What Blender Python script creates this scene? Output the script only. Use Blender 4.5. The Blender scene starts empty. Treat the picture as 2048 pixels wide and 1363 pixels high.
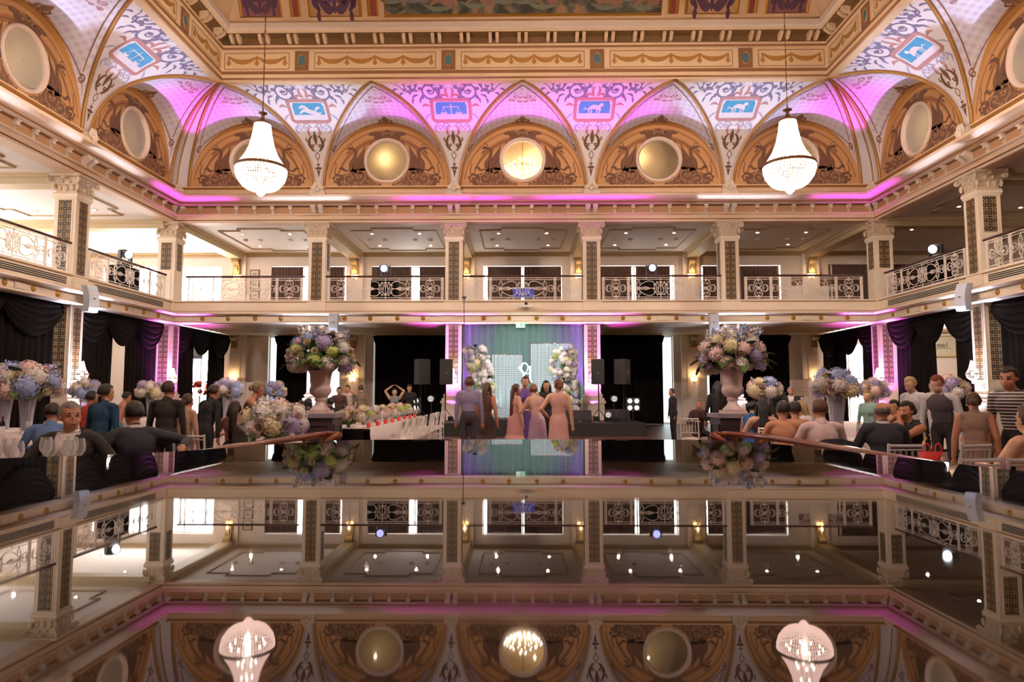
import bpy, bmesh, math, random
import numpy as np
from mathutils import Vector, Matrix, Euler
from math import sin, cos, pi, radians, atan2, sqrt, hypot
SC = bpy.context.scene
COL = SC.collection
random.seed(7)

# ------------------------------------------------------------------ camera, world, exposure
cam_d = bpy.data.cameras.new('camera')
cam_d.lens = 24.0
cam_d.sensor_width = 36.0
cam_d.clip_start = 0.02
cam_d.clip_end = 200
cam = bpy.data.objects.new('camera', cam_d)
COL.objects.link(cam)
cam.location = (-0.05, 0, 1.40)
cam.rotation_euler = (radians(90 + 4.42), 0, radians(0.8))
SC.camera = cam
W = bpy.data.worlds.new('world')
SC.world = W
W.use_nodes = True
W.node_tree.nodes['Background'].inputs[0].default_value = (1.0, 0.93, 0.85, 1)
W.node_tree.nodes['Background'].inputs[1].default_value = 0.35
SC.view_settings.view_transform = 'Standard'
SC.view_settings.look = 'None'
SC.view_settings.gamma = 1
SC.view_settings.use_curve_mapping = False
SC.view_settings.exposure = 0.32
SC.cycles.use_adaptive_sampling = True
SC.cycles.use_light_tree = False
SC.cycles.adaptive_threshold = 0.04
SC.cycles.max_bounces = 6
SC.cycles.diffuse_bounces = 3
SC.cycles.glossy_bounces = 3
SC.cycles.transmission_bounces = 3
SC.cycles.transparent_max_bounces = 9
SC.cycles.caustics_reflective = False
SC.cycles.caustics_refractive = False
SC.cycles.sample_clamp_indirect = 4.0

# ------------------------------------------------------------------ hall dimensions (metres)
HX, HY = 13.55, 26.0          # inner faces of the arcades
BAY = 5.3
ZSP = 9.42                    # springing of the vault
CC, CH = 2.95, 2.90           # cove depth and height
LR, LH = 2.45, 2.43           # lunette half width and height
YN = -12.0                    # rear end of the hall
YB = 32.0                     # back wall of the aisles
XS = 21.0                     # outer walls of the side aisles
BACK_COLS = [-7.95, -2.65, 2.65, 7.95]
SIDE_COLS = [20.4, 15.1]
CORNER = 13.55


def lin(c):
    c = c / 255.0
    return c / 12.92 if c <= 0.04045 else ((c + 0.055) / 1.055) ** 2.4


def rgb(*c):
    if len(c) == 1 and isinstance(c[0], str):
        h = c[0]
        c = (int(h[0:2], 16), int(h[2:4], 16), int(h[4:6], 16))
    return (lin(c[0]), lin(c[1]), lin(c[2]), 1.0)


MATS = {}


def mat(name, col, rough=0.6, metal=0.0, var=0.12, scale=6.0, bump=0.0, emit=None, estr=0.0, spec=0.5, col2=None, detail=2.0,
        stretch=None, sheen=0.0, coat=0.0):
    """principled surface whose colour drifts with a noise texture between two tones"""
    if name in MATS:
        return MATS[name]
    m = bpy.data.materials.new(name)
    m.use_nodes = True
    nt = m.node_tree
    b = nt.nodes['Principled BSDF']
    c = rgb(*col) if not isinstance(col, str) else rgb(col)
    if col2 is None:
        c2 = tuple(min(1, x * (1 - var)) for x in c[:3]) + (1,)
    else:
        c2 = rgb(*col2) if not isinstance(col2, str) else rgb(col2)
    tc = nt.nodes.new('ShaderNodeTexCoord')
    mp = nt.nodes.new('ShaderNodeMapping')
    nt.links.new(tc.outputs['Object'], mp.inputs[0])
    if stretch:
        mp.inputs['Scale'].default_value = stretch
    nz = nt.nodes.new('ShaderNodeTexNoise')
    nz.inputs['Scale'].default_value = scale
    nz.inputs['Detail'].default_value = detail
    nt.links.new(mp.outputs[0], nz.inputs['Vector'])
    mx = nt.nodes.new('ShaderNodeMix')
    mx.data_type = 'RGBA'
    mx.inputs['A'].default_value = c
    mx.inputs['B'].default_value = c2
    nt.links.new(nz.outputs['Fac'], mx.inputs['Factor'])
    nt.links.new(mx.outputs['Result'], b.inputs['Base Color'])
    b.inputs['Roughness'].default_value = rough
    b.inputs['Metallic'].default_value = metal
    b.inputs['Specular IOR Level'].default_value = spec
    if sheen:
        b.inputs['Sheen Weight'].default_value = sheen
    if coat:
        b.inputs['Coat Weight'].default_value = coat
    if bump:
        bp = nt.nodes.new('ShaderNodeBump')
        bp.inputs['Strength'].default_value = bump
        bp.inputs['Distance'].default_value = 0.02
        nt.links.new(nz.outputs['Fac'], bp.inputs['Height'])
        nt.links.new(bp.outputs[0], b.inputs['Normal'])
    if emit is not None:
        b.inputs['Emission Color'].default_value = rgb(*emit)
        b.inputs['Emission Strength'].default_value = estr
    MATS[name] = m
    return m


def emat(name, col, strength, transp=0.0):
    """a glowing surface; transp lets part of the light through (beaded strands)"""
    if name in MATS:
        return MATS[name]
    m = bpy.data.materials.new(name)
    m.use_nodes = True
    nt = m.node_tree
    nt.nodes.clear()
    o = nt.nodes.new('ShaderNodeOutputMaterial')
    e = nt.nodes.new('ShaderNodeEmission')
    e.inputs[0].default_value = (col[0], col[1], col[2], 1)
    e.inputs[1].default_value = strength
    if transp:
        t = nt.nodes.new('ShaderNodeBsdfTransparent')
        x = nt.nodes.new('ShaderNodeMixShader')
        x.inputs[0].default_value = transp
        nt.links.new(e.outputs[0], x.inputs[1])
        nt.links.new(t.outputs[0], x.inputs[2])
        nt.links.new(x.outputs[0], o.inputs[0])
    else:
        nt.links.new(e.outputs[0], o.inputs[0])
    MATS[name] = m
    return m


def glassmat(name, tint=(1, 1, 1), transp=0.75, rough=0.03):
    if name in MATS:
        return MATS[name]
    m = bpy.data.materials.new(name)
    m.use_nodes = True
    nt = m.node_tree
    nt.nodes.clear()
    o = nt.nodes.new('ShaderNodeOutputMaterial')
    t = nt.nodes.new('ShaderNodeBsdfTransparent')
    t.inputs[0].default_value = tuple(tint) + (1,)
    g = nt.nodes.new('ShaderNodeBsdfPrincipled')
    g.inputs['Base Color'].default_value = (0.9, 0.9, 0.95, 1)
    g.inputs['Roughness'].default_value = rough
    g.inputs['Specular IOR Level'].default_value = 0.8
    f = nt.nodes.new('ShaderNodeLayerWeight')
    f.inputs[0].default_value = 0.35
    mt = nt.nodes.new('ShaderNodeMath')
    mt.operation = 'MULTIPLY_ADD'
    mt.inputs[1].default_value = 0.8
    mt.inputs[2].default_value = 1 - transp
    nt.links.new(f.outputs['Facing'], mt.inputs[0])
    x = nt.nodes.new('ShaderNodeMixShader')
    nt.links.new(mt.outputs[0], x.inputs[0])
    nt.links.new(t.outputs[0], x.inputs[1])
    nt.links.new(g.outputs[0], x.inputs[2])
    nt.links.new(x.outputs[0], o.inputs[0])
    MATS[name] = m
    return m


# ------------------------------------------------------------------ mesh builder
class MB:
    def __init__(s):
        s.v = []
        s.f = []
        s.m = []
        s.uv = {}
        s.cm = 0

    def add(s, vs, fs, mi=None):
        o = len(s.v)
        s.v += [tuple(p) for p in vs]
        for f in fs:
            s.f.append(tuple(i + o for i in f))
            s.m.append(s.cm if mi is None else mi)
        return o

    def box(s, c, d, rz=0.0, mi=None, taper=1.0):
        x, y, z = d[0] / 2, d[1] / 2, d[2] / 2
        vs = []
        for k, (a, b, e) in enumerate(((-1, -1, -1), (1, -1, -1), (1, 1, -1), (-1, 1, -1), (-1, -1, 1), (1, -1, 1), (1, 1, 1), (-1, 1, 1))):
            t = taper if e > 0 else 1
            px, py = a * x * t, b * y * t
            if rz:
                px, py = px * cos(rz) - py * sin(rz), px * sin(rz) + py * cos(rz)
            vs.append((c[0] + px, c[1] + py, c[2] + e * z))
        s.add(vs, [(0, 3, 2, 1), (4, 5, 6, 7), (0, 1, 5, 4), (1, 2, 6, 5), (2, 3, 7, 6), (3, 0, 4, 7)], mi)
        return s

    def bx(s, x0, x1, y0, y1, z0, z1, mi=None):
        return s.box(((x0 + x1) / 2, (y0 + y1) / 2, (z0 + z1) / 2), (abs(x1 - x0), abs(y1 - y0), abs(z1 - z0)), 0, mi)

    def grid(s, pts, close_u=False, close_v=False, mi=None, uvs=None):
        """pts[i][j] -> quads"""
        n, k = len(pts), len(pts[0])
        o = len(s.v)
        for i, r in enumerate(pts):
            for j, p in enumerate(r):
                if uvs is not None:
                    s.uv[len(s.v)] = uvs[i][j]
                s.v.append(tuple(p))
        for i in range(n if close_u else n - 1):
            for j in range(k if close_v else k - 1):
                a, b = i, (i + 1) % n
                c, d = j, (j + 1) % k
                s.f.append((o + a * k + c, o + b * k + c, o + b * k + d, o + a * k + d))
                s.m.append(s.cm if mi is None else mi)
        return s

    def lathe(s, prof, n=24, c=(0, 0, 0), mi=None, caps=True, flute=None):
        """prof: (r, z) list; flute: (z0, z1, count, depth)"""
        rows = []
        for r, z in prof:
            row = []
            for j in range(n):
                a = 2 * pi * j / n
                rr = r
                if flute and flute[0] <= z <= flute[1]:
                    rr = r * (1 - flute[3] * (0.5 + 0.5 * cos(a * flute[2])))
                row.append((c[0] + rr * cos(a), c[1] + rr * sin(a), c[2] + z))
            rows.append(row)
        s.grid(rows, close_v=True, mi=mi)
        if caps:
            o = len(s.v) - len(prof) * n
            s.f.append(tuple(o + j for j in range(n))[::-1])
            s.m.append(s.cm if mi is None else mi)
            o2 = o + (len(prof) - 1) * n
            s.f.append(tuple(o2 + j for j in range(n)))
            s.m.append(s.cm if mi is None else mi)
        return s

    def tube(s, path, r, n=6, mi=None, caps=True, closed=False):
        P = [Vector(p) for p in path]
        k = len(P)
        rows = []
        up = Vector((0, 0, 1))
        prev = None
        for i in range(k):
            if closed:
                d = P[(i + 1) % k] - P[i - 1]
            else:
                d = P[min(i + 1, k - 1)] - P[max(i - 1, 0)]
            if d.length < 1e-9:
                d = Vector((0, 0, 1))
            d.normalize()
            if prev is None:
                a = up if abs(d.z) < 0.9 else Vector((1, 0, 0))
                x = d.cross(a).normalized()
            else:
                x = (prev - d * prev.dot(d))
                x = x.normalized() if x.length > 1e-6 else d.orthogonal().normalized()
            prev = x
            y = d.cross(x)
            rr = r[i] if isinstance(r, (list, tuple)) else r
            rows.append([P[i] + (x * cos(2 * pi * j / n) + y * sin(2 * pi * j / n)) * rr for j in range(n)])
        s.grid(rows, close_u=closed, close_v=True, mi=mi)
        if caps and not closed:
            o = len(s.v) - k * n
            for st, rv in ((o, False), (o + (k - 1) * n, True)):
                fc = tuple(st + j for j in range(n))
                s.f.append(fc if rv else fc[::-1])
                s.m.append(s.cm if mi is None else mi)
        return s

    def sphere(s, c, r, nu=10, nv=7, mi=None):
        if not isinstance(r, (tuple, list)):
            r = (r, r, r)
        rows = []
        for i in range(nv + 1):
            t = pi * i / nv
            t = min(max(t, 0.02), pi - 0.02)
            rows.append([(c[0] + r[0] * sin(t) * cos(2 * pi * j / nu), c[1] + r[1] * sin(t) * sin(2 * pi * j / nu), c[2] - r[2] * cos(t)) for j in range(nu)])
        s.grid(rows, close_v=True, mi=mi)
        o = len(s.v) - (nv + 1) * nu
        s.f.append(tuple(o + j for j in range(nu))[::-1])
        s.m.append(s.cm if mi is None else mi)
        o += nv * nu
        s.f.append(tuple(o + j for j in range(nu)))
        s.m.append(s.cm if mi is None else mi)
        return s

    def bar(s, path, w, d, mi=None, closed=False):
        """flat iron bar following a path in the XZ plane (x, z), width w in plane, depth d along y"""
        k = len(path)
        rows = []
        for i in range(k):
            if closed:
                a, b = path[i - 1], path[(i + 1) % k]
            else:
                a, b = path[max(i - 1, 0)], path[min(i + 1, k - 1)]
            dx, dz = b[0] - a[0], b[1] - a[1]
            L = hypot(dx, dz) or 1
            nx, nz = -dz / L * w / 2, dx / L * w / 2
            x, z = path[i]
            rows.append([(x - nx, -d / 2, z - nz), (x + nx, -d / 2, z + nz), (x + nx, d / 2, z + nz), (x - nx, d / 2, z - nz)])
        s.grid(rows, close_u=closed, close_v=True, mi=mi)
        if not closed:
            o = len(s.v) - 4 * k
            s.f += [(o, o + 1, o + 2, o + 3), (o + 4 * k - 1, o + 4 * k - 2, o + 4 * k - 3, o + 4 * k - 4)]
            s.m += [s.cm if mi is None else mi] * 2
        return s

    def prism(s, poly, z0, z1, mi=None):
        n = len(poly)
        vs = [(x, y, z0) for x, y in poly] + [(x, y, z1) for x, y in poly]
        s.add(vs, [tuple(range(n))[::-1], tuple(range(n, 2 * n))] + [(i, (i + 1) % n, n + (i + 1) % n, n + i) for i in range(n)], mi)
        return s

    def mesh(s, name, mats, smooth=False):
        me = bpy.data.meshes.new(name)
        me.from_pydata(s.v, [], s.f)
        for m in (mats if isinstance(mats, (list, tuple)) else [mats]):
            me.materials.append(m)
        me.polygons.foreach_set('material_index', s.m)
        if smooth:
            me.polygons.foreach_set('use_smooth', [True] * len(s.f))
        if s.uv:
            ul = me.uv_layers.new(name='UVMap')
            li = np.zeros(len(me.loops), dtype=np.int32)
            me.loops.foreach_get('vertex_index', li)
            tab = np.zeros((len(s.v), 2))
            for k, q in s.uv.items():
                tab[k] = q
            ul.data.foreach_set('uv', tab[li].ravel())
        me.update()
        return me

    def build(s, name, mats, parent=None, smooth=False, loc=None):
        return put(name, s.mesh(name, mats, smooth), parent, loc)


def put(name, data, parent=None, loc=None, rz=None, scale=None):
    o = bpy.data.objects.new(name, data)
    COL.objects.link(o)
    if parent is not None:
        o.parent = parent
    if loc is not None:
        o.location = loc
    if rz is not None:
        o.rotation_euler = (0, 0, rz)
    if scale is not None:
        o.scale = scale
    return o


def tag(o, label=None, cat=None, group=None, kind=None):
    for k, v in (('label', label), ('category', cat), ('group', group), ('kind', kind)):
        if v:
            o[k] = v
    return o


def thing(name, label, cat, loc=(0, 0, 0), rz=0.0, group=None):
    o = put(name, None, None, loc, rz)
    o.empty_display_size = 0.2
    return tag(o, label, cat, group)


def struct(name, loc=(0, 0, 0), rz=0.0):
    o = put(name, None, None, loc, rz)
    o['kind'] = 'structure'
    return o


KIDS = {}


def kids(o):
    return [c for c in bpy.data.objects if c.parent is o]


def copy_tree(o, parent=None, loc=None, rz=None, label=None, group=None, children=None):
    """a thing, its parts and their sub-parts; meshes are shared"""
    c = o.copy()
    COL.objects.link(c)
    if parent is not None:
        c.parent = parent
    if loc is not None:
        c.location = loc
    if rz is not None:
        c.rotation_euler = (0, 0, rz)
    if label:
        c['label'] = label
    if group:
        c['group'] = group
    for ch in o.children:
        copy_tree(ch, c)
    return c


def smooth_by_angle(o, ang=40):
    me = o.data
    me.polygons.foreach_set('use_smooth', [True] * len(me.polygons))
    try:
        me.set_sharp_from_angle(angle=radians(ang))
    except Exception:
        pass
    return o


def spline(pts, n=8):
    """Catmull-Rom through points"""
    P = [np.array(p, float) for p in pts]
    P = [2 * P[0] - P[1]] + P + [2 * P[-1] - P[-2]]
    out = []
    for i in range(1, len(P) - 2):
        for k in range(n):
            t = k / n
            a, b, c, d = P[i - 1:i + 3]
            out.append(tuple(0.5 * ((2 * b) + (c - a) * t + (2 * a - 5 * b + 4 * c - d) * t * t + (3 * b - a - 3 * c + d) * t ** 3)))
    out.append(tuple(P[-2]))
    return out


def arc(cx, cy, r, a0, a1, n=16):
    return [(cx + r * cos(radians(a0 + (a1 - a0) * i / n)), cy + r * sin(radians(a0 + (a1 - a0) * i / n))) for i in range(n + 1)]


def spiral(cx, cy, r, a0, turns, n=22, end=0.15):
    """starts on the outside at angle a0 (deg) and winds in; sign of turns = direction"""
    out = []
    for i in range(n + 1):
        t = i / n
        rr = r * (1 - t * (1 - end))
        a = radians(a0 + 360 * turns * t)
        out.append((cx + rr * cos(a), cy + rr * sin(a)))
    return out


def light(name, kind, loc, energy, color=(1, 1, 1), parent=None, size=0.1, **kw):
    d = bpy.data.lights.new(name, kind)
    d.energy = energy
    d.color = color
    if kind == 'AREA':
        d.size = size
    else:
        d.shadow_soft_size = size
    for k, v in kw.items():
        setattr(d, k, v)
    o = put(name, d, parent, loc)
    return o


# ------------------------------------------------------------------ camera helper used for layout only
FPX = 1365.33
_a, _t = radians(0.8), radians(4.42)
CF = np.array([-sin(_a) * cos(_t), cos(_a) * cos(_t), sin(_t)])
CR = np.array([cos(_a), sin(_a), 0.0])
CU = np.cross(CR, CF)
CP = np.array([-0.05, 0, 1.40])


def at(px, py, Y):
    """world point seen at a photo pixel, at depth Y into the hall"""
    d = CF + CR * (px - 1024) / FPX - CU * (py - 681.5) / FPX
    return Vector(CP + d * (Y / d[1]))
# ------------------------------------------------------------------ palette
M_FLOOR = mat('floor_timber', (96, 52, 38), 0.35, var=0.4, scale=2.0, stretch=(1, 8, 1))
M_CREAM = mat('cream_paint', (238, 220, 198), 0.55, var=0.06, scale=3)
M_FACADE = mat('facade_paint', (236, 204, 170), 0.6, var=0.12, scale=2.5)
M_WALL = mat('plaster_wall', (238, 224, 214), 0.7, var=0.04, scale=2)
M_CEIL = mat('gallery_ceiling', (240, 232, 224), 0.7, var=0.03, scale=2)
M_GOLDLINE = mat('gilt_moulding', (190, 140, 74), 0.4, 0.3, var=0.25, scale=9)
M_GILT = mat('gilt', (214, 160, 70), 0.35, 0.6, var=0.3, scale=20)
M_DRABGOLD = mat('drab_gold_moulding', (176, 152, 108), 0.5, 0.1, var=0.15)
M_LUN = mat('lunette_ochre', (214, 162, 108), 0.7, var=0.16, scale=1.6)
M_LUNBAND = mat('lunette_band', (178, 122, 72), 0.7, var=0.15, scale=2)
M_ORN_D = mat('ornament_umber', (124, 88, 64), 0.8, var=0.25, scale=12)
M_ORN_M = mat('ornament_sienna', (146, 104, 74), 0.8, var=0.25, scale=12)
M_ORN_L = mat('ornament_tan', (196, 152, 112), 0.8, var=0.2, scale=12)
M_OCH = mat('vault_unlit_ochre', (206, 150, 84), 0.7, var=0.12)
M_SPAN = mat('vault_ground', (232, 222, 222), 0.75, var=0.06, scale=2)
M_SC_B = mat('scroll_slate', (138, 128, 156), 0.8, var=0.3, scale=10)
M_SC_L = mat('scroll_lilac', (184, 176, 198), 0.8, var=0.2, scale=10)
M_SC_R = mat('scroll_rose', (194, 142, 136), 0.8, var=0.2, scale=10)
M_SC_W = mat('painted_white_figure', (232, 220, 224), 0.8, var=0.15, scale=14)
M_SKYB = mat('painted_sky_blue', (58, 138, 184), 0.8, col2=(96, 170, 206), scale=3)
M_IRON = mat('white_iron', (240, 226, 216), 0.45, var=0.05)
M_RAILW = mat('dark_hand_rail', (70, 34, 24), 0.3, var=0.3, scale=5)
M_DARK = mat('near_black', (26, 22, 20), 0.8, var=0.2)  # near-black for vent slots, lamp bodies, cables and small fittings
M_BACKROOM = mat('room_behind_oculus', (214, 190, 148), 0.7, var=0.1)
M_FRIEZE = mat('frieze_paint', (238, 206, 166), 0.65, var=0.18, scale=1.5)
M_COFFER = mat('coffer_rib', (228, 190, 146), 0.65, var=0.2, scale=2)


def vault_dots():
    m = bpy.data.materials.new('vault_star_pattern')
    m.use_nodes = True
    nt = m.node_tree
    b = nt.nodes['Principled BSDF']
    b.inputs['Roughness'].default_value = 0.75
    uv = nt.nodes.new('ShaderNodeUVMap')
    vo = nt.nodes.new('ShaderNodeTexVoronoi')
    vo.inputs['Scale'].default_value = 4.2
    vo.inputs['Randomness'].default_value = 0.0
    nt.links.new(uv.outputs[0], vo.inputs['Vector'])
    cr = nt.nodes.new('ShaderNodeValToRGB')
    e = cr.color_ramp.elements
    e[0].position, e[0].color = 0.14, rgb(200, 184, 198)
    e[1].position, e[1].color = 0.22, rgb(222, 210, 218)
    x = e.new(0.34)
    x.color = rgb(204, 190, 204)
    x = e.new(0.42)
    x.color = rgb(222, 212, 220)
    nt.links.new(vo.outputs['Distance'], cr.inputs[0])
    nt.links.new(cr.outputs[0], b.inputs['Base Color'])
    return m


M_DOTS = vault_dots()


def holes_wall(name, mp, u0, u1, z0, z1, holes, thick, m, parent=None):
    """a wall slab in one connected mesh; mp(u, z, d) -> point; holes (u0,u1,z0,z1)"""
    us = sorted({u0, u1} | {h[0] for h in holes} | {h[1] for h in holes})
    zs = sorted({z0, z1} | {h[2] for h in holes} | {h[3] for h in holes})
    us = [u for u in us if u0 <= u <= u1]
    zs = [z for z in zs if z0 <= z <= z1]

    def solid(i, j):
        if i < 0 or j < 0 or i >= len(us) - 1 or j >= len(zs) - 1:
            return False
        cu, cz = (us[i] + us[i + 1]) / 2, (zs[j] + zs[j + 1]) / 2
        return not any(h[0] < cu < h[1] and h[2] < cz < h[3] for h in holes)
    b = MB()
    K = len(zs)
    for d in (0, thick):
        for u in us:
            for z in zs:
                b.v.append(tuple(mp(u, z, d)))
    N = len(us) * K
    idx = lambda i, j, k: k * N + i * K + j
    for i in range(len(us) - 1):
        for j in range(K - 1):
            if not solid(i, j):
                continue
            b.f.append((idx(i, j, 0), idx(i + 1, j, 0), idx(i + 1, j + 1, 0), idx(i, j + 1, 0)))
            b.f.append((idx(i, j, 1), idx(i, j + 1, 1), idx(i + 1, j + 1, 1), idx(i + 1, j, 1)))
            for (di, dj, a, c) in ((-1, 0, (i, j), (i, j + 1)), (1, 0, (i + 1, j + 1), (i + 1, j)), (0, -1, (i + 1, j), (i, j)), (0, 1, (i, j + 1), (i + 1, j + 1))):
                if not solid(i + di, j + dj):
                    b.f.append((idx(*a, 0), idx(*c, 0), idx(*c, 1), idx(*a, 1)))
    b.m = [0] * len(b.f)
    return b.build(name, m, parent)


# ------------------------------------------------------------------ shell
o = MB().bx(-XS - .3, XS + .3, YN, YB + 3, -0.2, 0).build('floor', M_FLOOR)
tag(o, kind='structure')
UP_C = [-10.1, -5.3, 0, 5.3, 10.3]
low = [(-12.0, -8.6), (-7.0, -3.4), (3.5, 7.05), (8.6, 12.3)]
hs = [(c - 1.86, c + 1.86, 4.95, 7.45) for c in UP_C] + [(a, b, 0.02, 4.1) for a, b in low]
hs += [(-20.0, -14.35, 4.95, 7.45), (14.6, 19.4, 4.95, 7.45), (-17.4, -14.2, 0.02, 3.7), (14.2, 17.4, .02, 3.7)]
wb = holes_wall('wall_back', lambda u, z, d: (u, YB + d, z), -XS, XS, 0, 8.3, hs, 0.35, M_WALL)
tag(wb, kind='structure')
for sgn, nm in ((-1, 'wall_left'), (1, 'wall_right')):
    hw = [(8 + 5.3 * k, 11.2 + 5.3 * k, 5.2, 7.4) for k in range(4)] if sgn < 0 else []
    w = holes_wall(nm, lambda u, z, d, s=sgn: (s * (XS + d), u, z), YN, YB + .3, 0, 8.3, hw, 0.3, M_WALL)
    tag(w, kind='structure')
o = MB().bx(-XS - .3, XS + .3, YN - .3, YN, 0, 16).build('wall_rear', M_WALL)
tag(o, kind='structure')


def ushape(name, z0, z1, m, x_in=HX + 0.02, y_in=HY + 0.05, x_out=XS, y_out=YB):
    b = MB()
    poly = [(-x_out, YN), (-x_in, YN), (-x_in, y_in), (x_in, y_in), (x_in, YN), (x_out, YN), (x_out, y_out), (-x_out, y_out)]
    vs = [(x, y, z0) for x, y in poly] + [(x, y, z1) for x, y in poly]
    q = [(0, 1, 2, 7), (7, 2, 3, 6), (6, 3, 4, 5)]
    fs = [tuple(reversed(f)) for f in q] + [tuple(i + 8 for i in f) for f in q] + [(i, (i + 1) % 8, 8 + (i + 1) % 8, 8 + i) for i in range(8)]
    b.add(vs, fs)
    return tag(b.build(name, m), kind='structure')


ushape('floor_gallery', 4.2, 4.92, mat('gallery_floor', (150, 120, 100), 0.6))
ushape('ceiling_gallery', 8.08, 8.4, M_CEIL)
ceil = tag(MB().bx(-9.4, 9.4, YN, 21.4, 18.0, 18.2).build('ceiling_top', M_COFFER), kind='structure')

# aisle soffit: reeded boards running along the back gallery
sof = struct('ceiling_aisle', (0, 0, 0))
M_SOF = mat('soffit_board', (214, 190, 150), 0.5, var=0.1)
bm_ = MB()
bm_.bx(-HX, HX, -0.26, 0.26, -0.03, 0.03)
bm_.bx(-HX, HX, -0.30, -0.26, -0.05, 0.03)
sofm = bm_.mesh('soffit_board', M_SOF)
for k in range(10):
    put('board', sofm, sof, (0, 26.75 + 0.56 * k, 4.17))


# swept mouldings round three sides of the hall
def sweep3(name, prof, m, parent=None, ystart=YN, mids=None):
    """prof: (u inward, z) polyline; carried round left, back and right walls with mitred corners"""
    b = MB()
    rows = []
    for u, z in prof:
        rows.append([(-HX + u, ystart, z), (-HX + u, HY - u, z), (HX - u, HY - u, z), (HX - u, ystart, z)])
    b.grid(rows)
    if mids:
        b.m = [mids[i // 3] for i in range(len(b.f))]
    return b.build(name, m, parent)


# balcony fascia
tr1 = struct('trim_1')
fas = [(-0.25, 4.98), (0.10, 4.98), (0.10, 4.93), (0.04, 4.89), (0.04, 4.62), (0.10, 4.56), (0.16, 4.56), (0.20, 4.52), (0.36, 4.50), (0.42, 4.46),
       (0.42, 4.42), (0.30, 4.38), (0.18, 4.36), (0.18, 4.16), (0.24, 4.14), (0.26, 4.10), (0.20, 4.07), (-0.1, 4.07), (-0.3, 4.15)]
sweep3('fascia_moulding', fas, [M_CREAM, mat('tan_fillet', (196, 164, 126), .6, var=.1)], tr1, mids=[0, 0, 1, 0, 0, 0, 1, 0, 0, 0, 0, 1, 0, 1, 0, 0, 0, 0])
# main entablature
tr2 = struct('trim_2')
ent = [(-0.45, 8.2), (-0.40, 8.02), (0.06, 8.02), (0.06, 8.10), (0.12, 8.12), (0.12, 8.26), (0.20, 8.28), (0.20, 8.33), (0.06, 8.36), (0.06, 8.62),
       (0.14, 8.66), (0.30, 8.70), (0.34, 8.74), (0.34, 8.78), (0.50, 8.80), (0.60, 8.84), (0.68, 8.86), (0.70, 8.94), (0.62, 8.96), (0.10, 8.99)]
M_TAN = mat('tan_frieze', (206, 160, 118), .65, var=.12, scale=2)
M_BRN = mat('brown_fillet', (150, 104, 66), .6, var=.2)
sweep3('entablature_moulding', ent, [M_FACADE, M_TAN, M_BRN], tr2, mids=[0, 0, 0, 2, 0, 0, 0, 2, 1, 2, 0, 2, 1, 0, 0, 0, 0, 0, 0])  # tan and brown put contrast into the colour where frontal light flattens mouldings
att = [(0.10, 8.98), (0.10, 9.02), (0.03, 9.06), (0.03, 9.14), (0.055, 9.16), (0.03, 9.18), (0.03, 9.34), (0.10, 9.36), (0.14, 9.40), (0.14, 9.44), (0.0, 9.46)]
sweep3('attic_band', att, [M_FACADE, M_GOLDLINE], tr2, mids=[0] * 6 + [1] * 2 + [0] * 3)
# upper frieze and cornice above the cove
tr3 = struct('trim_3')
uf = CC
fr = [(uf - 0.25, 12.30), (uf + 0.02, 12.30), (uf + 0.02, 12.36), (uf + 0.10, 12.40), (uf + 0.10, 12.52), (uf + 0.05, 12.55), (uf + 0.05, 12.66), (uf, 12.68), (uf, 13.42),
      (uf + 0.06, 13.44), (uf + 0.10, 13.50), (uf + 0.10, 13.58), (uf + 0.04, 13.62), (uf + 0.04, 13.86), (uf + 0.32, 13.90), (uf + 0.40, 13.96), (uf + 0.46, 14.00),
      (uf + 0.46, 14.20), (uf + 0.38, 14.24), (uf + 0.2, 14.26)]
sweep3('upper_cornice', fr, [M_FRIEZE, mat('cornice_top', (232, 212, 190), 0.6), M_BRN, mat('olive_gap_shade', (128, 96, 58), .6, var=.2)], tr3, mids=[0, 0, 2, 0, 0, 2, 0, 0, 0, 2, 0, 2, 3, 3, 0, 1, 1, 1, 1])  # shade in the bracket gaps put into the colour as dark olive


def side_frames():
    """(point(s, u, z), s positions, name) for the three sides"""
    return [('back', lambda s, u, z: (s, HY - u, z)), ('left', lambda s, u, z: (-HX + u, s, z)), ('right', lambda s, u, z: (HX - u, s, z))]


SIDES = dict(side_frames())
SROT = {'back': 0.0, 'left': pi / 2, 'right': -pi / 2}    # local x along the wall, local -y into the hall


def on(side, s, u=0.0, z=0.0):
    return SIDES[side](s, u, z)


# rosettes, plaques and grilles on the fascia
ros = MB()
ros.lathe([(0.085, 0), (0.085, 0.02), (0.06, 0.035), (0.03, 0.03), (0.028, 0.05), (0.0, 0.055)], 12, caps=False)
for k in range(6):
    a = k * pi / 3
    ros.sphere((0.055 * cos(a), 0.055 * sin(a), 0.03), (0.02, 0.02, 0.015), 6, 4)
rosm = ros.mesh('rosette', M_GILT, True)
plq = MB().bx(-.2, .2, -.02, .02, -.09, .09).bx(-.17, .17, -.035, -.02, -.06, .06).mesh('plaque', M_CREAM)
grm = MB()
for k in range(4):
    grm.bx(-2.05, 2.05, -0.012, 0.0, -0.10 + 0.06 * k, -0.10 + 0.06 * k + 0.028, 0)
gslat = MB().bx(-2.05, 2.05, -0.012, 0.0, -.014, .014).mesh('vent_slot', M_DARK)
BAYS = [('back', c, 2.25) for c in (-10.75, -5.3, 0, 5.3, 10.75)] + [('left', 23.2, 2.3), ('left', 17.75, 2.25), ('right', 23.2, 2.3), ('right', 17.75, 2.25)]
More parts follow.
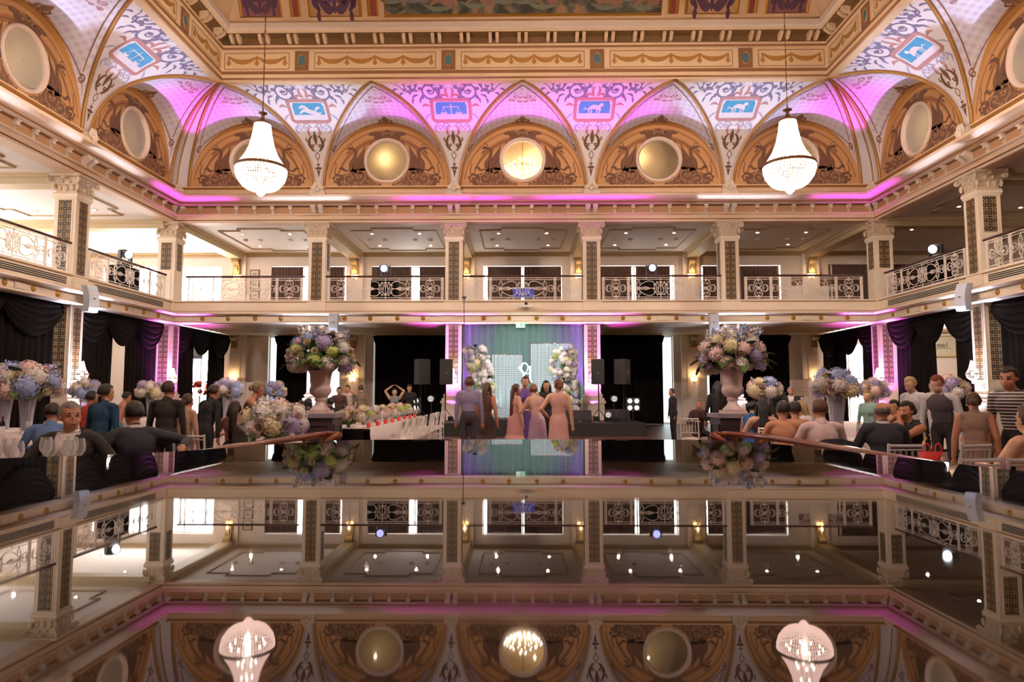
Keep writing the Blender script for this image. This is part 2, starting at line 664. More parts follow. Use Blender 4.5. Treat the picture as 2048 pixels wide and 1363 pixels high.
for side, c, hw in BAYS:
    for k in range(4):
        q = (-1.5, -0.52, 0.52, 1.5)[k]
        o = put('rosette', rosm, tr1, on(side, c + q * (1 if side == 'back' else 1), 0.18, 4.26))
        o.rotation_euler = (pi / 2, 0, SROT[side])
    o = put('plaque', plq, tr1, on(side, c, 0.19, 4.26), SROT[side])
    if side != 'back':
        for k in range(4):
            put('vent_slot', gslat, tr1, on(side, c, 0.045, 4.66 + 0.055 * k), SROT[side])

# modillion brackets and paired consoles of the entablature
mod = MB()
mod.box((0, -0.05, 0.08), (0.12, 0.14, 0.16))
mod.box((0, -0.07, 0.12), (0.14, 0.18, 0.05))
for q in (-0.035, 0.0, 0.035):
    mod.box((q, -0.02, -0.08), (0.022, 0.05, 0.16))
modm = mod.mesh('modillion', M_CREAM)
con = MB()
pr = [(0.0, 0.16), (0.20, 0.16), (0.23, 0.10), (0.20, 0.03), (0.12, -0.03), (0.06, -0.08), (0.07, -0.13), (0.0, -0.13)]
for q in (-0.14, 0.14):
    rows = [[(q - 0.085 * k, -u, z) for u, z in pr] for k in (1, -1)]
    n0 = len(con.v)
    con.grid(rows)
    n = len(pr)
    con.f += [tuple(range(n0, n0 + n)), tuple(range(n0 + n, n0 + 2 * n))[::-1]]
    con.m += [0, 0]
    con.tube([(q - 0.1, -0.2, 0.08), (q + 0.1, -0.2, 0.08)], 0.045, 8)
    con.box((q, -0.05, -0.20), (0.10, 0.08, 0.10))
conm = con.mesh('console', M_CREAM)
# acroterion: palmette on a block above the cornice
acr = MB()
acr.box((0, -0.10, 0.09), (0.62, 0.24, 0.22))
acr.box((0, -0.10, 0.30), (0.52, 0.20, 0.20))
for k in range(7):
    a = radians(-72 + 24 * k)
    L = 0.30 if abs(k - 3) < 2 else 0.24
    acr.sphere((sin(a) * L * 0.72, -0.24, 0.27 + cos(a) * L * 0.72), (0.055 + 0.03 * abs(sin(a)), 0.035, 0.055 + 0.05 * cos(a)), 8, 6)
acr.sphere((0, -0.25, 0.27), (0.10, 0.05, 0.10), 8, 6)
acrm = acr.mesh('palmette', M_CREAM, False)
for side, c, hw in BAYS:
    for k in range(6):
        put('modillion', modm, tr2, on(side, c + (-1.75 + 0.7 * k), 0.06, 8.5), SROT[side])
cl = [('back', x) for x in BACK_COLS] + [(s, y) for s in ('left', 'right') for y in SIDE_COLS]
for side, s in cl:
    put('console', conm, tr2, on(side, s, 0.06, 8.52), SROT[side])
    put('palmette', acrm, tr2, on(side, s, 0.02, 9.0), SROT[side])
for sg in (-1, 1):
    put('console', conm, tr2, (sg * (HX - 0.10), HY - 0.10, 8.52), -sg * pi / 4)
    put('palmette', acrm, tr2, (sg * (HX - 0.05), HY - 0.05, 9.05), -sg * pi / 4, (0.8, .8, .8))

# brackets of the upper cornice (pairs)
brk = MB()
for q in (-0.12, 0.12):
    rows = [[(q - 0.055 * k, -u, z) for u, z in ((0, 0.13), (0.27, 0.13), (0.28, 0.05), (0.2, -0.02), (0.1, -0.09), (0, -0.11))] for k in (1, -1)]
    n0 = len(brk.v)
    brk.grid(rows)
    brk.f += [tuple(range(n0, n0 + 6)), tuple(range(n0 + 6, n0 + 12))[::-1]]
    brk.m += [0, 0]
brkm = brk.mesh('cornice_bracket', M_FRIEZE)
XU = HX - CC
for k in range(21):
    put('bracket', brkm, tr3, (-XU + 0.55 + (2 * XU - 1.1) * k / 20, HY - CC - 0.04, 13.75))
for sg, nm in ((-1, 'left'), (1, 'right')):
    for k in range(8):
        put('bracket', brkm, tr3, on(nm, HY - CC - 0.6 - 1.02 * k, CC + 0.04, 13.75), SROT[nm])


# ------------------------------------------------------------------ vault: lunettes, webs, ribs and spandrels
def cove(side, s, ph, off=0.0):
    u = CC * (1 - cos(ph))
    z = ZSP + CH * sin(ph)
    nu, nz = CH * cos(ph), -CC * sin(ph)
    L = hypot(nu, nz)
    return on(side, s, u + off * nu / L, z + off * nz / L)


# ornament drawing on a mapped surface
class Paint:
    def __init__(s, fn):
        s.fn = fn
        s.b = MB()

    def stroke(s, pts, w, mi=0, lift=0):
        k = len(pts)
        L, R = [], []
        for i in range(k):
            a, b = pts[max(i - 1, 0)], pts[min(i + 1, k - 1)]
            dx, dy = b[0] - a[0], b[1] - a[1]
            l = hypot(dx, dy) or 1
            ww = w[min(i, len(w) - 1)] if isinstance(w, (list, tuple)) else w
            nx, ny = -dy / l * ww / 2, dx / l * ww / 2
            L.append(s.fn(pts[i][0] + nx, pts[i][1] + ny, lift))
            R.append(s.fn(pts[i][0] - nx, pts[i][1] - ny, lift))
        s.b.grid([L, R], mi=mi)

    def taper(s, pts, w0, w1, mi=0, lift=0):
        n = len(pts)
        s.stroke(pts, [w0 + (w1 - w0) * i / (n - 1) for i in range(n)], mi, lift)

    def leafs(s, pts, w, mi=0, lift=0):
        """leaf: wide in the middle, pointed at both ends"""
        n = len(pts)
        s.stroke(pts, [max(0.02, w * sin(pi * (i + 0.15) / (n - 0.7))) for i in range(n)], mi, lift)

    def poly(s, pts, mi=0, lift=0):
        c = (sum(p[0] for p in pts) / len(pts), sum(p[1] for p in pts) / len(pts))
        o = len(s.b.v)
        s.b.v += [tuple(s.fn(*p, lift)) for p in pts] + [tuple(s.fn(*c, lift))]
        n = len(pts)
        for i in range(n):
            s.b.f.append((o + i, o + (i + 1) % n, o + n))
            s.b.m.append(mi)

    def both(s, f):
        """draw with f(mirror) for both signs"""
        f(1)
        f(-1)

    def build(s, name, mats, parent):
        return s.b.build(name, mats, parent)


PH_TAB = []
for k in range(0, 91, 2):
    ph = radians(k)
    Y = HY - CC * (1 - cos(ph))
    z = ZSP + CH * sin(ph)
    e = atan2(z - 1.4, Y) - _t
    PH_TAB.append((681.5 - FPX * math.tan(e), ph))
_ys = np.array([p[0] for p in PH_TAB])[::-1]
_ph = np.array([p[1] for p in PH_TAB])[::-1]


def y2ph(y):
    return float(np.interp(y, _ys, _ph))


def scroll(P, m, x, y, r, a0, turns, w, mi, lift=0, leaves=5):
    """acanthus scroll: winding stem with leaflets thrown off its outside; coordinates in drawing units, m = mirror sign"""
    pts = spiral(0, 0, r, a0, turns, 20)
    pts = [(m * (x + p[0]), y + p[1]) for p in pts]
    P.taper(pts, w, w * 0.4, mi, lift)
    sg = 1 if turns > 0 else -1
    for k in range(leaves):
        t = 0.02 + 0.55 * k / max(1, leaves - 1)
        rr = r * (1 - t * 0.85)
        a = radians(a0 + 360 * turns * t)
        b = a - sg * 0.9
        p0 = (x + rr * cos(a), y + rr * sin(a))
        L = r * 0.55 * (1 - 0.5 * t)
        p2 = (p0[0] + L * cos(b), p0[1] + L * sin(b))
        mid = ((p0[0] + p2[0]) / 2 + 0.2 * L * cos(b + 1.2 * sg), (p0[1] + p2[1]) / 2 + 0.2 * L * sin(b + 1.2 * sg))
        P.leafs([(m * q[0], q[1]) for q in spline([p0, mid, p2], 4)], w * 1.5, mi, lift)
    q = (m * x, y)
    P.leafs([(q[0] - m * r * .3, q[1]), q, (q[0] + m * r * .3, q[1] + .1)], w * 1.6, mi, lift)


def spandrel_paint(side, s0, parent, light_=False):
    # drawing units = photo pixels of the central back bays; x about the column line, y downwards
    sx = 1 / 54.0

    def fn(x, y, lift):
        return cove(side, s0 + x * sx, y2ph(y), 0.006 + 0.003 * lift)
    P = Paint(fn)
    B, L, R, Wt, D, O = 0, 1, 2, 3, 4, 5
    # plaque with frame
    fr = [(-38, 201), (-33, 198), (33, 198), (38, 203), (38, 237), (33, 241), (-33, 241), (-38, 237), (-38, 201)]
    fine = []
    for q0, q1 in zip(fr, fr[1:]):
        fine += [(q0[0] + (q1[0] - q0[0]) * i / 6, q0[1] + (q1[1] - q0[1]) * i / 6) for i in range(6)]
    P.stroke(fine + [fr[-1]], 6.5, R, 2)
    for y0, y1, mi in ((203, 208, O), (208, 213, O), (213, 218, O), (218, 223, O), (223, 227, O), (227, 231, Wt), (231, 236, Wt)):
        w = 31 if 206 < y0 < 230 else 29
        P.poly([(-w, y0), (w, y0), (w, y1), (-w, y1)], mi, 1)
    rnd = random.Random(int(s0 * 100) + len(side))
    k = rnd.choice([0, 1, 2])
    if k == 0:   # reclining four-legged figure
        P.leafs(spline([(-14, 220), (-4, 214), (8, 216), (14, 222)], 5), 9, Wt, 4)
        P.leafs(spline([(8, 216), (13, 210), (18, 211)], 5), 7, Wt, 4)
        for q in (-10, -5, 6, 11):
            P.taper([(q, 219), (q - 1, 225), (q + 1, 229)], 2.6, 1.6, Wt, 4)
        P.taper(spline([(-14, 219), (-19, 216), (-21, 221)], 4), 2, 1, Wt, 4)
    elif k == 1:  # scales
        P.taper([(0, 206), (0, 228)], 1.6, 1.6, Wt, 4)
        P.taper([(-16, 212), (16, 212)], 1.6, 1.6, Wt, 4)
        for q in (-15, 15):
            P.taper([(q, 212), (q - 4, 224)], 0.8, 0.8, Wt, 4)
            P.taper([(q, 212), (q + 4, 224)], 0.8, 0.8, Wt, 4)
            P.leafs([(q - 7, 224), (q, 226), (q + 7, 224)], 5, Wt, 4)
    else:        # long swimming figure
        P.leafs(spline([(-22, 226), (-10, 218), (4, 221), (18, 225), (24, 221)], 5), 9, Wt, 4)
        P.leafs(spline([(-20, 214), (-10, 210), (2, 216)], 5), 6, Wt, 4)
        P.leafs(spline([(10, 222), (18, 213), (25, 212)], 5), 5, Wt, 4)
    for m in (1, -1):
        for yy in (200, 239.5):
            for q in range(0, 33, 5):
                P.poly([(m * q - 1, yy - 1), (m * q + 1, yy - 1), (m * q + 1, yy + 1), (m * q - 1, yy + 1)], D, 2)
        # crest on the plaque
        P.leafs([(m * q[0], q[1]) for q in spline([(2, 196), (10, 188), (22, 192), (30, 197)], 5)], 5, R, 1)
        P.leafs([(m * q[0], q[1]) for q in spline([(1, 194), (7, 182), (3, 172)], 5)], 5, R, 1)
        P.leafs([(m * q[0], q[1]) for q in spline([(40, 212), (50, 208), (58, 212)], 5)], 5, R, 1)
        P.leafs([(m * q[0], q[1]) for q in spline([(40, 224), (50, 232), (54, 240)], 5)], 4, L, 1)
        # large scrolls above
        scroll(P, m, 38, 180, 20, 200, -1.6, 4.5, B, 1, 7)
        scroll(P, m, 76, 171, 13, 200, -1.4, 3.4, B, 1, 6)
        scroll(P, m, 15, 168, 9, 0, 1.3, 2.6, L, 1, 5)
        P.taper([(m * q[0], q[1]) for q in spline([(20, 196), (24, 182), (38, 166), (56, 164), (66, 176), (84, 182), (98, 168), (122, 162)], 6)], 3.6, 1.4, B, 1)
        P.taper([(m * q[0], q[1]) for q in spline([(60, 166), (72, 160), (92, 162), (104, 170)], 6)], 2.6, 1, L, 1)
        for (x, y, a, l) in ((52, 192, 60, 16), (60, 188, 30, 16), (64, 178, 5, 14), (88, 184, 40, 12), (26, 172, 120, 12), (46, 160, -60, 9), (70, 196, 70, 12), (98, 176, 30, 12), (108, 162, -40, 9), (34, 198, 80, 10)):
            e = (x + l * cos(radians(a)), y + l * sin(radians(a)))
            P.leafs([(m * q[0], q[1]) for q in spline([(x, y), ((x + e[0]) / 2 + 2, (y + e[1]) / 2 - 2), e], 4)], 4.2, B if l > 11 else L, 1)
        # foliage under the plaque
        scroll(P, m, 14, 252, 8, 180, 1.2, 2.6, L, 1, 5)
        scroll(P, m, 26, 250, 7, 180, -1.2, 2.2, L, 1, 4)
        P.leafs([(m * q[0], q[1]) for q in spline([(30, 244), (36, 256), (30, 266)], 5)], 4, L, 1)
        P.leafs([(m * q[0], q[1]) for q in spline([(6, 246), (12, 262), (6, 274)], 5)], 5, R, 1)
        # brown mask and drop
        P.leafs([(m * q[0], q[1]) for q in spline([(3, 268), (11, 274), (14, 286), (9, 296), (2, 302)], 6)], 6, D, 2)
        scroll(P, m, 8, 291, 6, 90, -1.1, 2.6, D, 2, 3)
        P.leafs([(m * q[0], q[1]) for q in spline([(14, 284), (19, 278), (18, 272)], 4)], 3, D, 2)
        P.taper([(m * q[0], q[1]) for q in spline([(0, 302), (4.5, 310), (0, 318)], 5)], 1.5, 1.5, D, 2)
    P.leafs([(0, 260), (0, 274), (0, 288)], 9, D, 2)
    P.taper([(0, 316), (0, 326)], 1.2, 1.2, D, 2)
    P.poly([(-4, 326), (4, 326), (2, 330), (-2, 330)], D, 2)
    P.poly([(-8, 334), (0, 331), (8, 334), (4, 338), (-4, 338)], D, 2)
    P.poly([(-4, 339), (4, 339), (0, 354)], D, 2)
    return P.build('painted_scrollwork', [M_SC_B, M_SC_L, M_SC_R, M_SC_W, M_ORN_D, M_SKYB], parent)


NPH = 22


def spandrel(side, s0, paint=True):
    root = struct('ceiling_spandrel')
    pts, uvs = [], []
    for i in range(NPH + 1):
        ph = pi / 2 * i / NPH
        hw = BAY / 2 - LR * cos(ph)
        pts.append([cove(side, s0 + hw * (-1 + 2 * j / 10), ph) for j in range(11)])
    b = MB().grid(pts)
    # the base band and the strip along the foot in ochre
    b.build('spandrel_vault', M_SPAN, root, True)
    if paint:
        spandrel_paint(side, s0, root)
    # ochre edging lines
    P = Paint(lambda x, y, l: cove(side, s0 + x, y, 0.006))
    for sg in (-1, 1):
        pts = []
        for i in range(NPH + 1):
            ph = pi / 2 * i / NPH
            pts.append((sg * (BAY / 2 - LR * cos(ph) - 0.10), ph))
        P.stroke([p for p in pts if sg * p[0] > 0.02], 0.018, 0)
    P.build('edging_line', M_SC_R, root)
    return root


def lunette(side, s0, idx, flip=False):
    root = struct('wall_lunette')
    # wall panel with a round opening
    oc = 1.06
    orad = 0.80
    b = MB()
    n = 48
    ring, out = [], []
    for j in range(n):
        a = 2 * pi * j / n
        dx, dz = cos(a), sin(a)
        ring.append((orad * dx, oc + orad * dz))
        # ray from the oculus centre to the lunette boundary
        lo, hi = 0.0, 4.0
        for _ in range(30):
            t = (lo + hi) / 2
            x, z = t * dx, oc + t * dz
            ok = z > 0 and (x / LR) ** 2 + (z / LH) ** 2 < 1
            lo, hi = (t, hi) if ok else (lo, t)
        out.append((lo * dx, oc + lo * dz))
    rows = []
    for k in range(4):
        t = k / 3
        rows.append([on(side, s0 + (p[0] * (1 - t) + q[0] * t), 0, ZSP + (p[1] * (1 - t) + q[1] * t)) for p, q in zip(ring, out)])
    b.grid(rows, close_v=True)
    b.build('lunette_panel', M_LUN, root)
    # webs: ruled surface from the wall arch to the groin
    webs, uvs = [], []
    for i in range(2 * NPH + 1):
        t = pi * i / (2 * NPH)
        ph = t if t <= pi / 2 else pi - t
        r_, u_ = [], []
        g = (LR * cos(t), CC * (1 - cos(ph)), CH * sin(ph))
        w = (LR * cos(t), 0, LH * sin(ph))
        for j in range(9):
            k = j / 8
            r_.append(on(side, s0 + w[0] + (g[0] - w[0]) * k, w[1] + (g[1] - w[1]) * k, ZSP + w[2] + (g[2] - w[2]) * k))
            u_.append((t * 2.4, g[1] * k))
        webs.append(r_)
        uvs.append(u_)
    b = MB()
    b.grid(webs, uvs=uvs)
    # ochre on the first strip next to the wall paints its unlit part
    b.m = [1 if (i % 8) < 1 else 0 for i in range(len(b.f))]
    b.build('vault_web', [M_DOTS, M_OCH], root, True)

    def webpt(t, k, off=0.004):
        ph = t if t <= pi / 2 else pi - t
        g = (LR * cos(t), CC * (1 - cos(ph)), CH * sin(ph))
        w = (LR * cos(t), 0, LH * sin(ph))
        x = w[0] + (g[0] - w[0]) * k
        u = w[1] + (g[1] - w[1]) * k
        z = w[2] + (g[2] - w[2]) * k
        return on(side, s0 + x * (1 - off / LR * 2), u, ZSP + z - off * sin(ph) * 2)
    # painted borders and corner curls of the web
    P = Paint(lambda a, d, l: webpt(a, min(max(d / max(CC * (1 - cos(a if a <= pi / 2 else pi - a)), 0.02), 0), 1), 0.008))
    cw = lambda t: CC * (1 - cos(t if t <= pi / 2 else pi - t))
    lo_, hi_ = radians(38), pi - radians(38)
    P.stroke([(lo_ + (hi_ - lo_) * i / 40, 0.22) for i in range(41)], 0.03, 0)
    for sg in (0, 1):
        tt = [radians(38 + (52 * i / 24)) for i in range(25)]
        ed = [((t if not sg else pi - t), max(0.2, cw(t) - 0.30)) for t in tt if cw(t) > 0.42]
        if len(ed) > 2:
            P.stroke(ed, 0.02, 0)
        t0 = radians(34) if not sg else pi - radians(34)
        d = 1 if not sg else -1
        P.taper([(t0 + d * q[0] / 2.4, 0.2 + q[1]) for q in spiral(0.0, 0.0, 0.13, 0, 1.4, 16)], 0.035, 0.02, 0)
        P.taper([(t0 + d * q[0] / 2.4, 0.13 + q[1]) for q in spline([(0.02, 0.1), (-0.12, 0.05), (-0.3, 0.02), (-0.45, -0.03)], 5)], 0.03, 0.012, 0)
    for q, w_, dy in ((0, 0.12, 0.52), (0, 0.08, 0.40)):
        P.leafs([(pi / 2, dy - 0.2), (pi / 2, dy), (pi / 2, dy + 0.2)], w_, 0)
    for sg in (-1, 1):
        P.taper([(pi / 2 + sg * p[0] / 2.4, 0.42 + p[1]) for p in spiral(0.14, 0, 0.13, 180, 1.3, 16)], 0.05, 0.02, 0)
        P.leafs([(pi / 2 + sg * p[0] / 2.4, 0.36 + p[1]) for p in spline([(0.05, 0), (0.22, -0.1), (0.4, -0.06)], 4)], 0.06, 0)
        # curls near the crown of the groin
        for (dx, dd, r) in ((0.20, 1.95, 0.15), (0.40, 1.75, 0.10), (0.12, 1.66, 0.07)):
            P.taper([(pi / 2 + sg * (dx + p[0]) / 2.45, dd + p[1]) for p in spiral(0, 0, r, 180, 1.3, 14)], 0.035, 0.015, 1)
    P.build('painted_border', [M_ORN_M, M_SC_R], root)
    # ribs on the groins
    rb = MB()
    for sg in (-1, 1):
        path = []
        for i in range(NPH + 1):
            ph = pi / 2 * i / NPH
            path.append(on(side, s0 + sg * LR * cos(ph), CC * (1 - cos(ph)) + 0.02 * cos(ph), ZSP + CH * sin(ph) - 0.02))
        r1 = MB().tube(path, 0.055, 6)
        r1.build('rib', M_GOLDLINE, root, True)
    # oculus: moulded ring, pane, lit room behind
    rg = MB()
    prof = [(orad + 0.10, 0.0), (orad + 0.10, 0.05), (orad + 0.06, 0.08), (orad + 0.02, 0.06), (orad - 0.03, 0.02), (orad - 0.03, -0.10)]
    rows = []
    for rr, u in prof:
        rows.append([on(side, s0 + rr * cos(2 * pi * j / 40), u, ZSP + oc + rr * sin(2 * pi * j / 40)) for j in range(40)])
    rg.grid(rows, close_v=True)
    rg.build('oculus_ring', mat('oculus_ring', (240, 214, 194), 0.5), root, True)
    gp = MB()
    rows = []
    for rr in (0.02, orad - 0.02):
        rows.append([on(side, s0 + rr * cos(2 * pi * j / 40), -0.06, ZSP + oc + rr * sin(2 * pi * j / 40)) for j in range(40)])
    gp.grid(rows, close_v=True)
    gp.build('oculus_pane', glassmat('oculus_glass', (0.95, 0.93, 0.88), 0.97), root)
    rm = MB()
    w2, d2 = 1.35, 1.7
    q = lambda s_, u_, z_: on(side, s0 + s_, -u_, ZSP + oc + z_)
    A = [q(-w2, .05, -w2), q(w2, .05, -w2), q(w2, .05, w2), q(-w2, .05, w2), q(-w2, d2, -w2), q(w2, d2, -w2), q(w2, d2, w2), q(-w2, d2, w2)]
    rm.add(A, [(4, 5, 6, 7), (0, 1, 5, 4), (3, 7, 6, 2), (0, 4, 7, 3), (1, 2, 6, 5)])
    rm.build('room_behind', M_BACKROOM, root)
    sgn = -1 if idx % 2 else 1
    lamp = light('oculus_lamp', 'POINT', q(0.45 * sgn, 1.35, 0.70), 16, (1, 0.80, 0.52), root, 0.04)
    # painted dragons
    un = 1 / 52.0

    def fn(x, y, lift):
        return on(side, s0 + x * un, 0.006 + 0.003 * lift, ZSP + (373 - y) / 50.0)
    P = Paint(fn)
    D, Mi, Li, Bd = 0, 1, 2, 3
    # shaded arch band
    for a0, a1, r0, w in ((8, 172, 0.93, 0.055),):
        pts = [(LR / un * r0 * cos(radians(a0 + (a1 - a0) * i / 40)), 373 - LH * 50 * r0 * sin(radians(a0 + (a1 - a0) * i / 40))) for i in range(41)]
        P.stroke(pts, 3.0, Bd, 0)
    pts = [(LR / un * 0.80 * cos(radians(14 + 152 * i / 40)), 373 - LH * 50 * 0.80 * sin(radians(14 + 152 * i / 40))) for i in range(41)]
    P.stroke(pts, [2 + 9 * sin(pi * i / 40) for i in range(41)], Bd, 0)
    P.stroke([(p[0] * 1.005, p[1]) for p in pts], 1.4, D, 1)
    for m in (1, -1):
        T = lambda L_: [(m * (p[0]), p[1]) for p in L_]
        # dark mass of foliage along the foot
        P.poly(T([(8, 372), (98, 372), (104, 362), (96, 354), (84, 350), (70, 338), (56, 334), (44, 336), (40, 348), (30, 360), (12, 366)]), D, 1)
        # wing
        P.poly(T([(44, 288), (50, 299), (59, 311), (70, 325), (74, 340), (60, 346), (46, 344), (43, 330), (47, 312)]), D, 1)
        for q in range(4):
            P.taper(T(spline([(46 + q, 300 + 6 * q), (52 + 2 * q, 318 + 4 * q), (56 + 3 * q, 338)], 4)), 1.2, 0.6, Mi, 2)
        # neck, head, beak, crest
        P.taper(T(spline([(72, 342), (73, 326), (66, 314), (64, 303), (68, 297), (76, 297)], 7)), 9, 4.5, D, 1)
        P.leafs(T(spline([(70, 300), (76, 295), (83, 298)], 4)), 6, D, 2)
        P.leafs(T(spline([(74, 299), (79, 303), (84, 308)], 4)), 3.5, D, 2)
        P.taper(T(spline([(70, 297), (72, 289), (79, 287)], 4)), 2.2, 1, D, 2)
        P.taper(T(spline([(66, 306), (60, 301), (58, 294)], 4)), 2.2, 1, D, 2)
        P.taper(T(spline([(72, 338), (70, 322), (68, 308)], 5)), 2.4, 1.4, Mi, 2)
        # fore leg / tail leaf
        P.leafs(T(spline([(74, 336), (84, 340), (92, 334), (98, 337)], 5)), 5, D, 1)
        P.leafs(T(spline([(80, 344), (90, 350), (98, 346)], 5)), 4, D, 1)
        # volutes
        for (x, y, r, a0, tn, mi, w) in ((54, 350, 13, 60, 1.6, Mi, 3.0), (76, 356, 12, 120, -1.5, Mi, 2.8), (101, 357, 8.5, 200, 1.4, D, 3.4), (34, 363, 8, 30, 1.4, Mi, 2.4), (54, 350, 13, 95, 1.3, Li, 1.3),
                                         (76, 356, 12, 90, -1.2, Li, 1.2), (90, 364, 6, 90, 1.2, Li, 1.2), (20, 367, 5, 0, 1.3, Li, 1.2), (64, 366, 5, 180, -1.3, Li, 1.3)):
            scroll(P, m, x, y, r, a0, tn, w, mi, 2 if mi != Li else 3, 5 if mi != Li else 3)
        rr = random.Random(int(abs(s0) * 10) + idx + (m > 0))
        for k in range(26):
            x = rr.uniform(12, 96)
            y = rr.uniform(340 if 42 < x < 80 else 358, 371)
            a = rr.uniform(0, 6.28)
            l = rr.uniform(3, 7)
            P.leafs(T([(x, y), (x + l * .5 * cos(a) + .6, y + l * .3 * sin(a)), (x + l * cos(a), min(372, y + l * .6 * sin(a)))]), 1.8, Li if k % 3 else Mi, 3)
        # stem rising at the sides
        P.taper(T(spline([(104, 352), (106, 340), (103, 330), (106, 322)], 5)), 2.4, 1.2, D, 1)
        # garland strip under the oculus
        P.leafs(T(spline([(0, 360), (18, 357), (34, 346)], 6)), 6, D, 2)
        # cartouche above the oculus
        P.poly(T([(0, 258), (8, 260), (12, 266), (18, 262), (30, 262), (39, 266), (36, 270), (28, 270), (24, 280), (14, 276), (0, 273)]), D, 2)
        P.leafs(T(spline([(12, 268), (22, 265), (36, 267)], 5)), 2, Mi, 3)
        scroll(P, m, 8, 266, 5, 180, 1.2, 1.6, Li, 3, 2)
        P.leafs(T(spline([(24, 276), (32, 284), (36, 294)], 5)), 4, Mi, 2)
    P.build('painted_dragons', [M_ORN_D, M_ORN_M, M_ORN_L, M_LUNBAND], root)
    return root


LUN = [('back', x) for x in (-10.6, -5.3, 0, 5.3, 10.6)] + [(s, y) for s in ('left', 'right') for y in (23.05, 17.75, 12.45)]
for i, (sd, s) in enumerate(LUN):
    lunette(sd, s, i)
for sd, s in [('back', x) for x in BACK_COLS] + [(s, y) for s in ('left', 'right') for y in (20.4, 15.1)]:
    spandrel(sd, s)
# corner gores where two coves meet, with mitre ribs
for sg, nm in ((-1, 'left'), (1, 'right')):
    root = struct('ceiling_corner')
    b = MB()
    rows, rows2, mid = [], [], []
    for i in range(NPH + 1):
        ph = pi / 2 * i / NPH
        u = CC * (1 - cos(ph))
        z = ZSP + CH * sin(ph)
        e = 10.6 + LR * cos(ph)
        c = HX - u
        rows.append([(sg * (e + (c - e) * j / 4), HY - u, z) for j in range(5)])
        e2 = 23.05 + LR * cos(ph)
        rows2.append([(sg * (HX - u), HY - u + (e2 - HY + u) * j / 4, z) for j in range(5)])
        mid.append((sg * (HX - u - 0.02), HY - u - 0.02, z))
    b.grid([r + r2[1:] for r, r2 in zip(rows, rows2)])
    b.build('corner_vault', M_SPAN, root, True)
    MB().tube(mid, 0.03, 5).build('rib', M_GOLDLINE, root, True)
# plain continuation of the side coves behind the camera
for sg, nm in ((-1, 'left'), (1, 'right')):
    b = MB()
    b.grid([[cove(nm, y, pi / 2 * i / 12) for y in (9.8 - BAY / 2 * 0 , YN)] for i in range(13)])
    tag(b.build('ceiling_cove', M_SPAN, None, True), kind='structure')
    b = MB()
    rows = []
    for i in range(NPH + 1):
        ph = pi / 2 * i / NPH
        rows.append([cove(nm, 9.8, ph), cove(nm, 9.8 + (BAY / 2 - LR * cos(ph)), ph)])
    b.grid(rows)
    tag(b.build('ceiling_cove', M_SPAN, None, True), kind='structure')
tag(MB().bx(-HX, HX, YN - .2, YN, 9.4, 18.2).build('wall_rear_gable', M_FACADE), kind='structure')

# ------------------------------------------------------------------ upper frieze decoration
def frieze_paint(side, segs):
    P = Paint(lambda x, y, l: on(side, x, CC + 0.006 + 0.003 * l, y))
    for s0, s1, n in segs:
        P.stroke([(s0, 12.76), (s1, 12.76)], 0.025, 0)
        P.stroke([(s0, 13.34), (s1, 13.34)], 0.025, 0)
        P.stroke([(s0, 12.76), (s0, 13.34)], 0.025, 0)
        P.stroke([(s1, 12.76), (s1, 13.34)], 0.025, 0)
        st = (s1 - s0 - 0.3) / n
        for k in range(n + 1):
            x = s0 + 0.15 + st * k
            P.poly([(x - .05, 13.2), (x, 13.25), (x + .05, 13.2), (x + .03, 13.1), (x + .09, 12.95), (x, 12.86), (x - .09, 12.95), (x - .03, 13.1)], 1, 2)
            if k < n:
                up = spline([(x, 13.2), (x + st * .25, 13.06), (x + st * .5, 13.02), (x + st * .75, 13.06), (x + st, 13.2)], 5)
                P.stroke(up, [0.05 + 0.13 * sin(pi * i / (len(up) - 1)) for i in range(len(up))], 1, 1)
                P.stroke([(p[0], p[1] - 0.04) for p in up], [0.02 + 0.05 * sin(pi * i / (len(up) - 1)) for i in range(len(up))], 2, 2)
    return P.build('painted_garlands', [M_ORN_M, mat('garland_gold', (196, 138, 70), 0.7, var=.3, scale=14), M_GOLDLINE], tr3)


seg = []
edges = [-XU + 0.15, -7.05, -2.75, 2.55, 7.05, XU - 0.15]
med = [-7.9 + .45, -2.65, 2.65, 7.5]
medx = [-7.75, -2.6, 2.6, 7.75]
ed = [-XU + 0.12] + [v for m_ in medx for v in (m_ - 0.45, m_ + 0.45)] + [XU - 0.12]
frieze_paint('back', [(ed[2 * k], ed[2 * k + 1], (2, 4, 5, 4, 2)[k]) for k in range(5)])
for sd in ('left', 'right'):
    frieze_paint(sd, [(15.9, 19.9, 4), (20.9, 22.9, 2)])
mdl = MB()
mdl.bx(-.24, .24, -0.03, 0.0, -.34, .34, 0)
rows = [[(r * .62 * cos(2 * pi * j / 16), -0.032 - d, r * sin(2 * pi * j / 16)) for j in range(16)] for r, d in ((.24, 0), (.22, .02), (.19, .005))]
mdl.grid(rows, close_v=True, mi=1)
mdl.add(rows[-1], [tuple(range(16))], 2)
mdlm = mdl.mesh('medallion', [M_ORN_M, M_GILT, mat('medallion_blue', (70, 112, 128), .6)])
for x in medx:
    put('medallion', mdlm, tr3, (x, HY - CC - 0.005, 13.05))
for sd in ('left', 'right'):
    put('medallion', mdlm, tr3, on(sd, 20.4, CC + 0.005, 13.05), SROT[sd])

# ------------------------------------------------------------------ coffered slope above the cornice
cof = struct('ceiling_coffer')
yc0, zc0 = HY - CC - 0.3, 14.2
SL = 1.9


def slope(side, s, t, d=0.0):
    """t metres inward from the foot, d = lift off the slope"""
    n = hypot(SL, 1)
    return on(side, s, CC + 0.3 + t + d * SL / n, zc0 + SL * t - d * 1 / n)


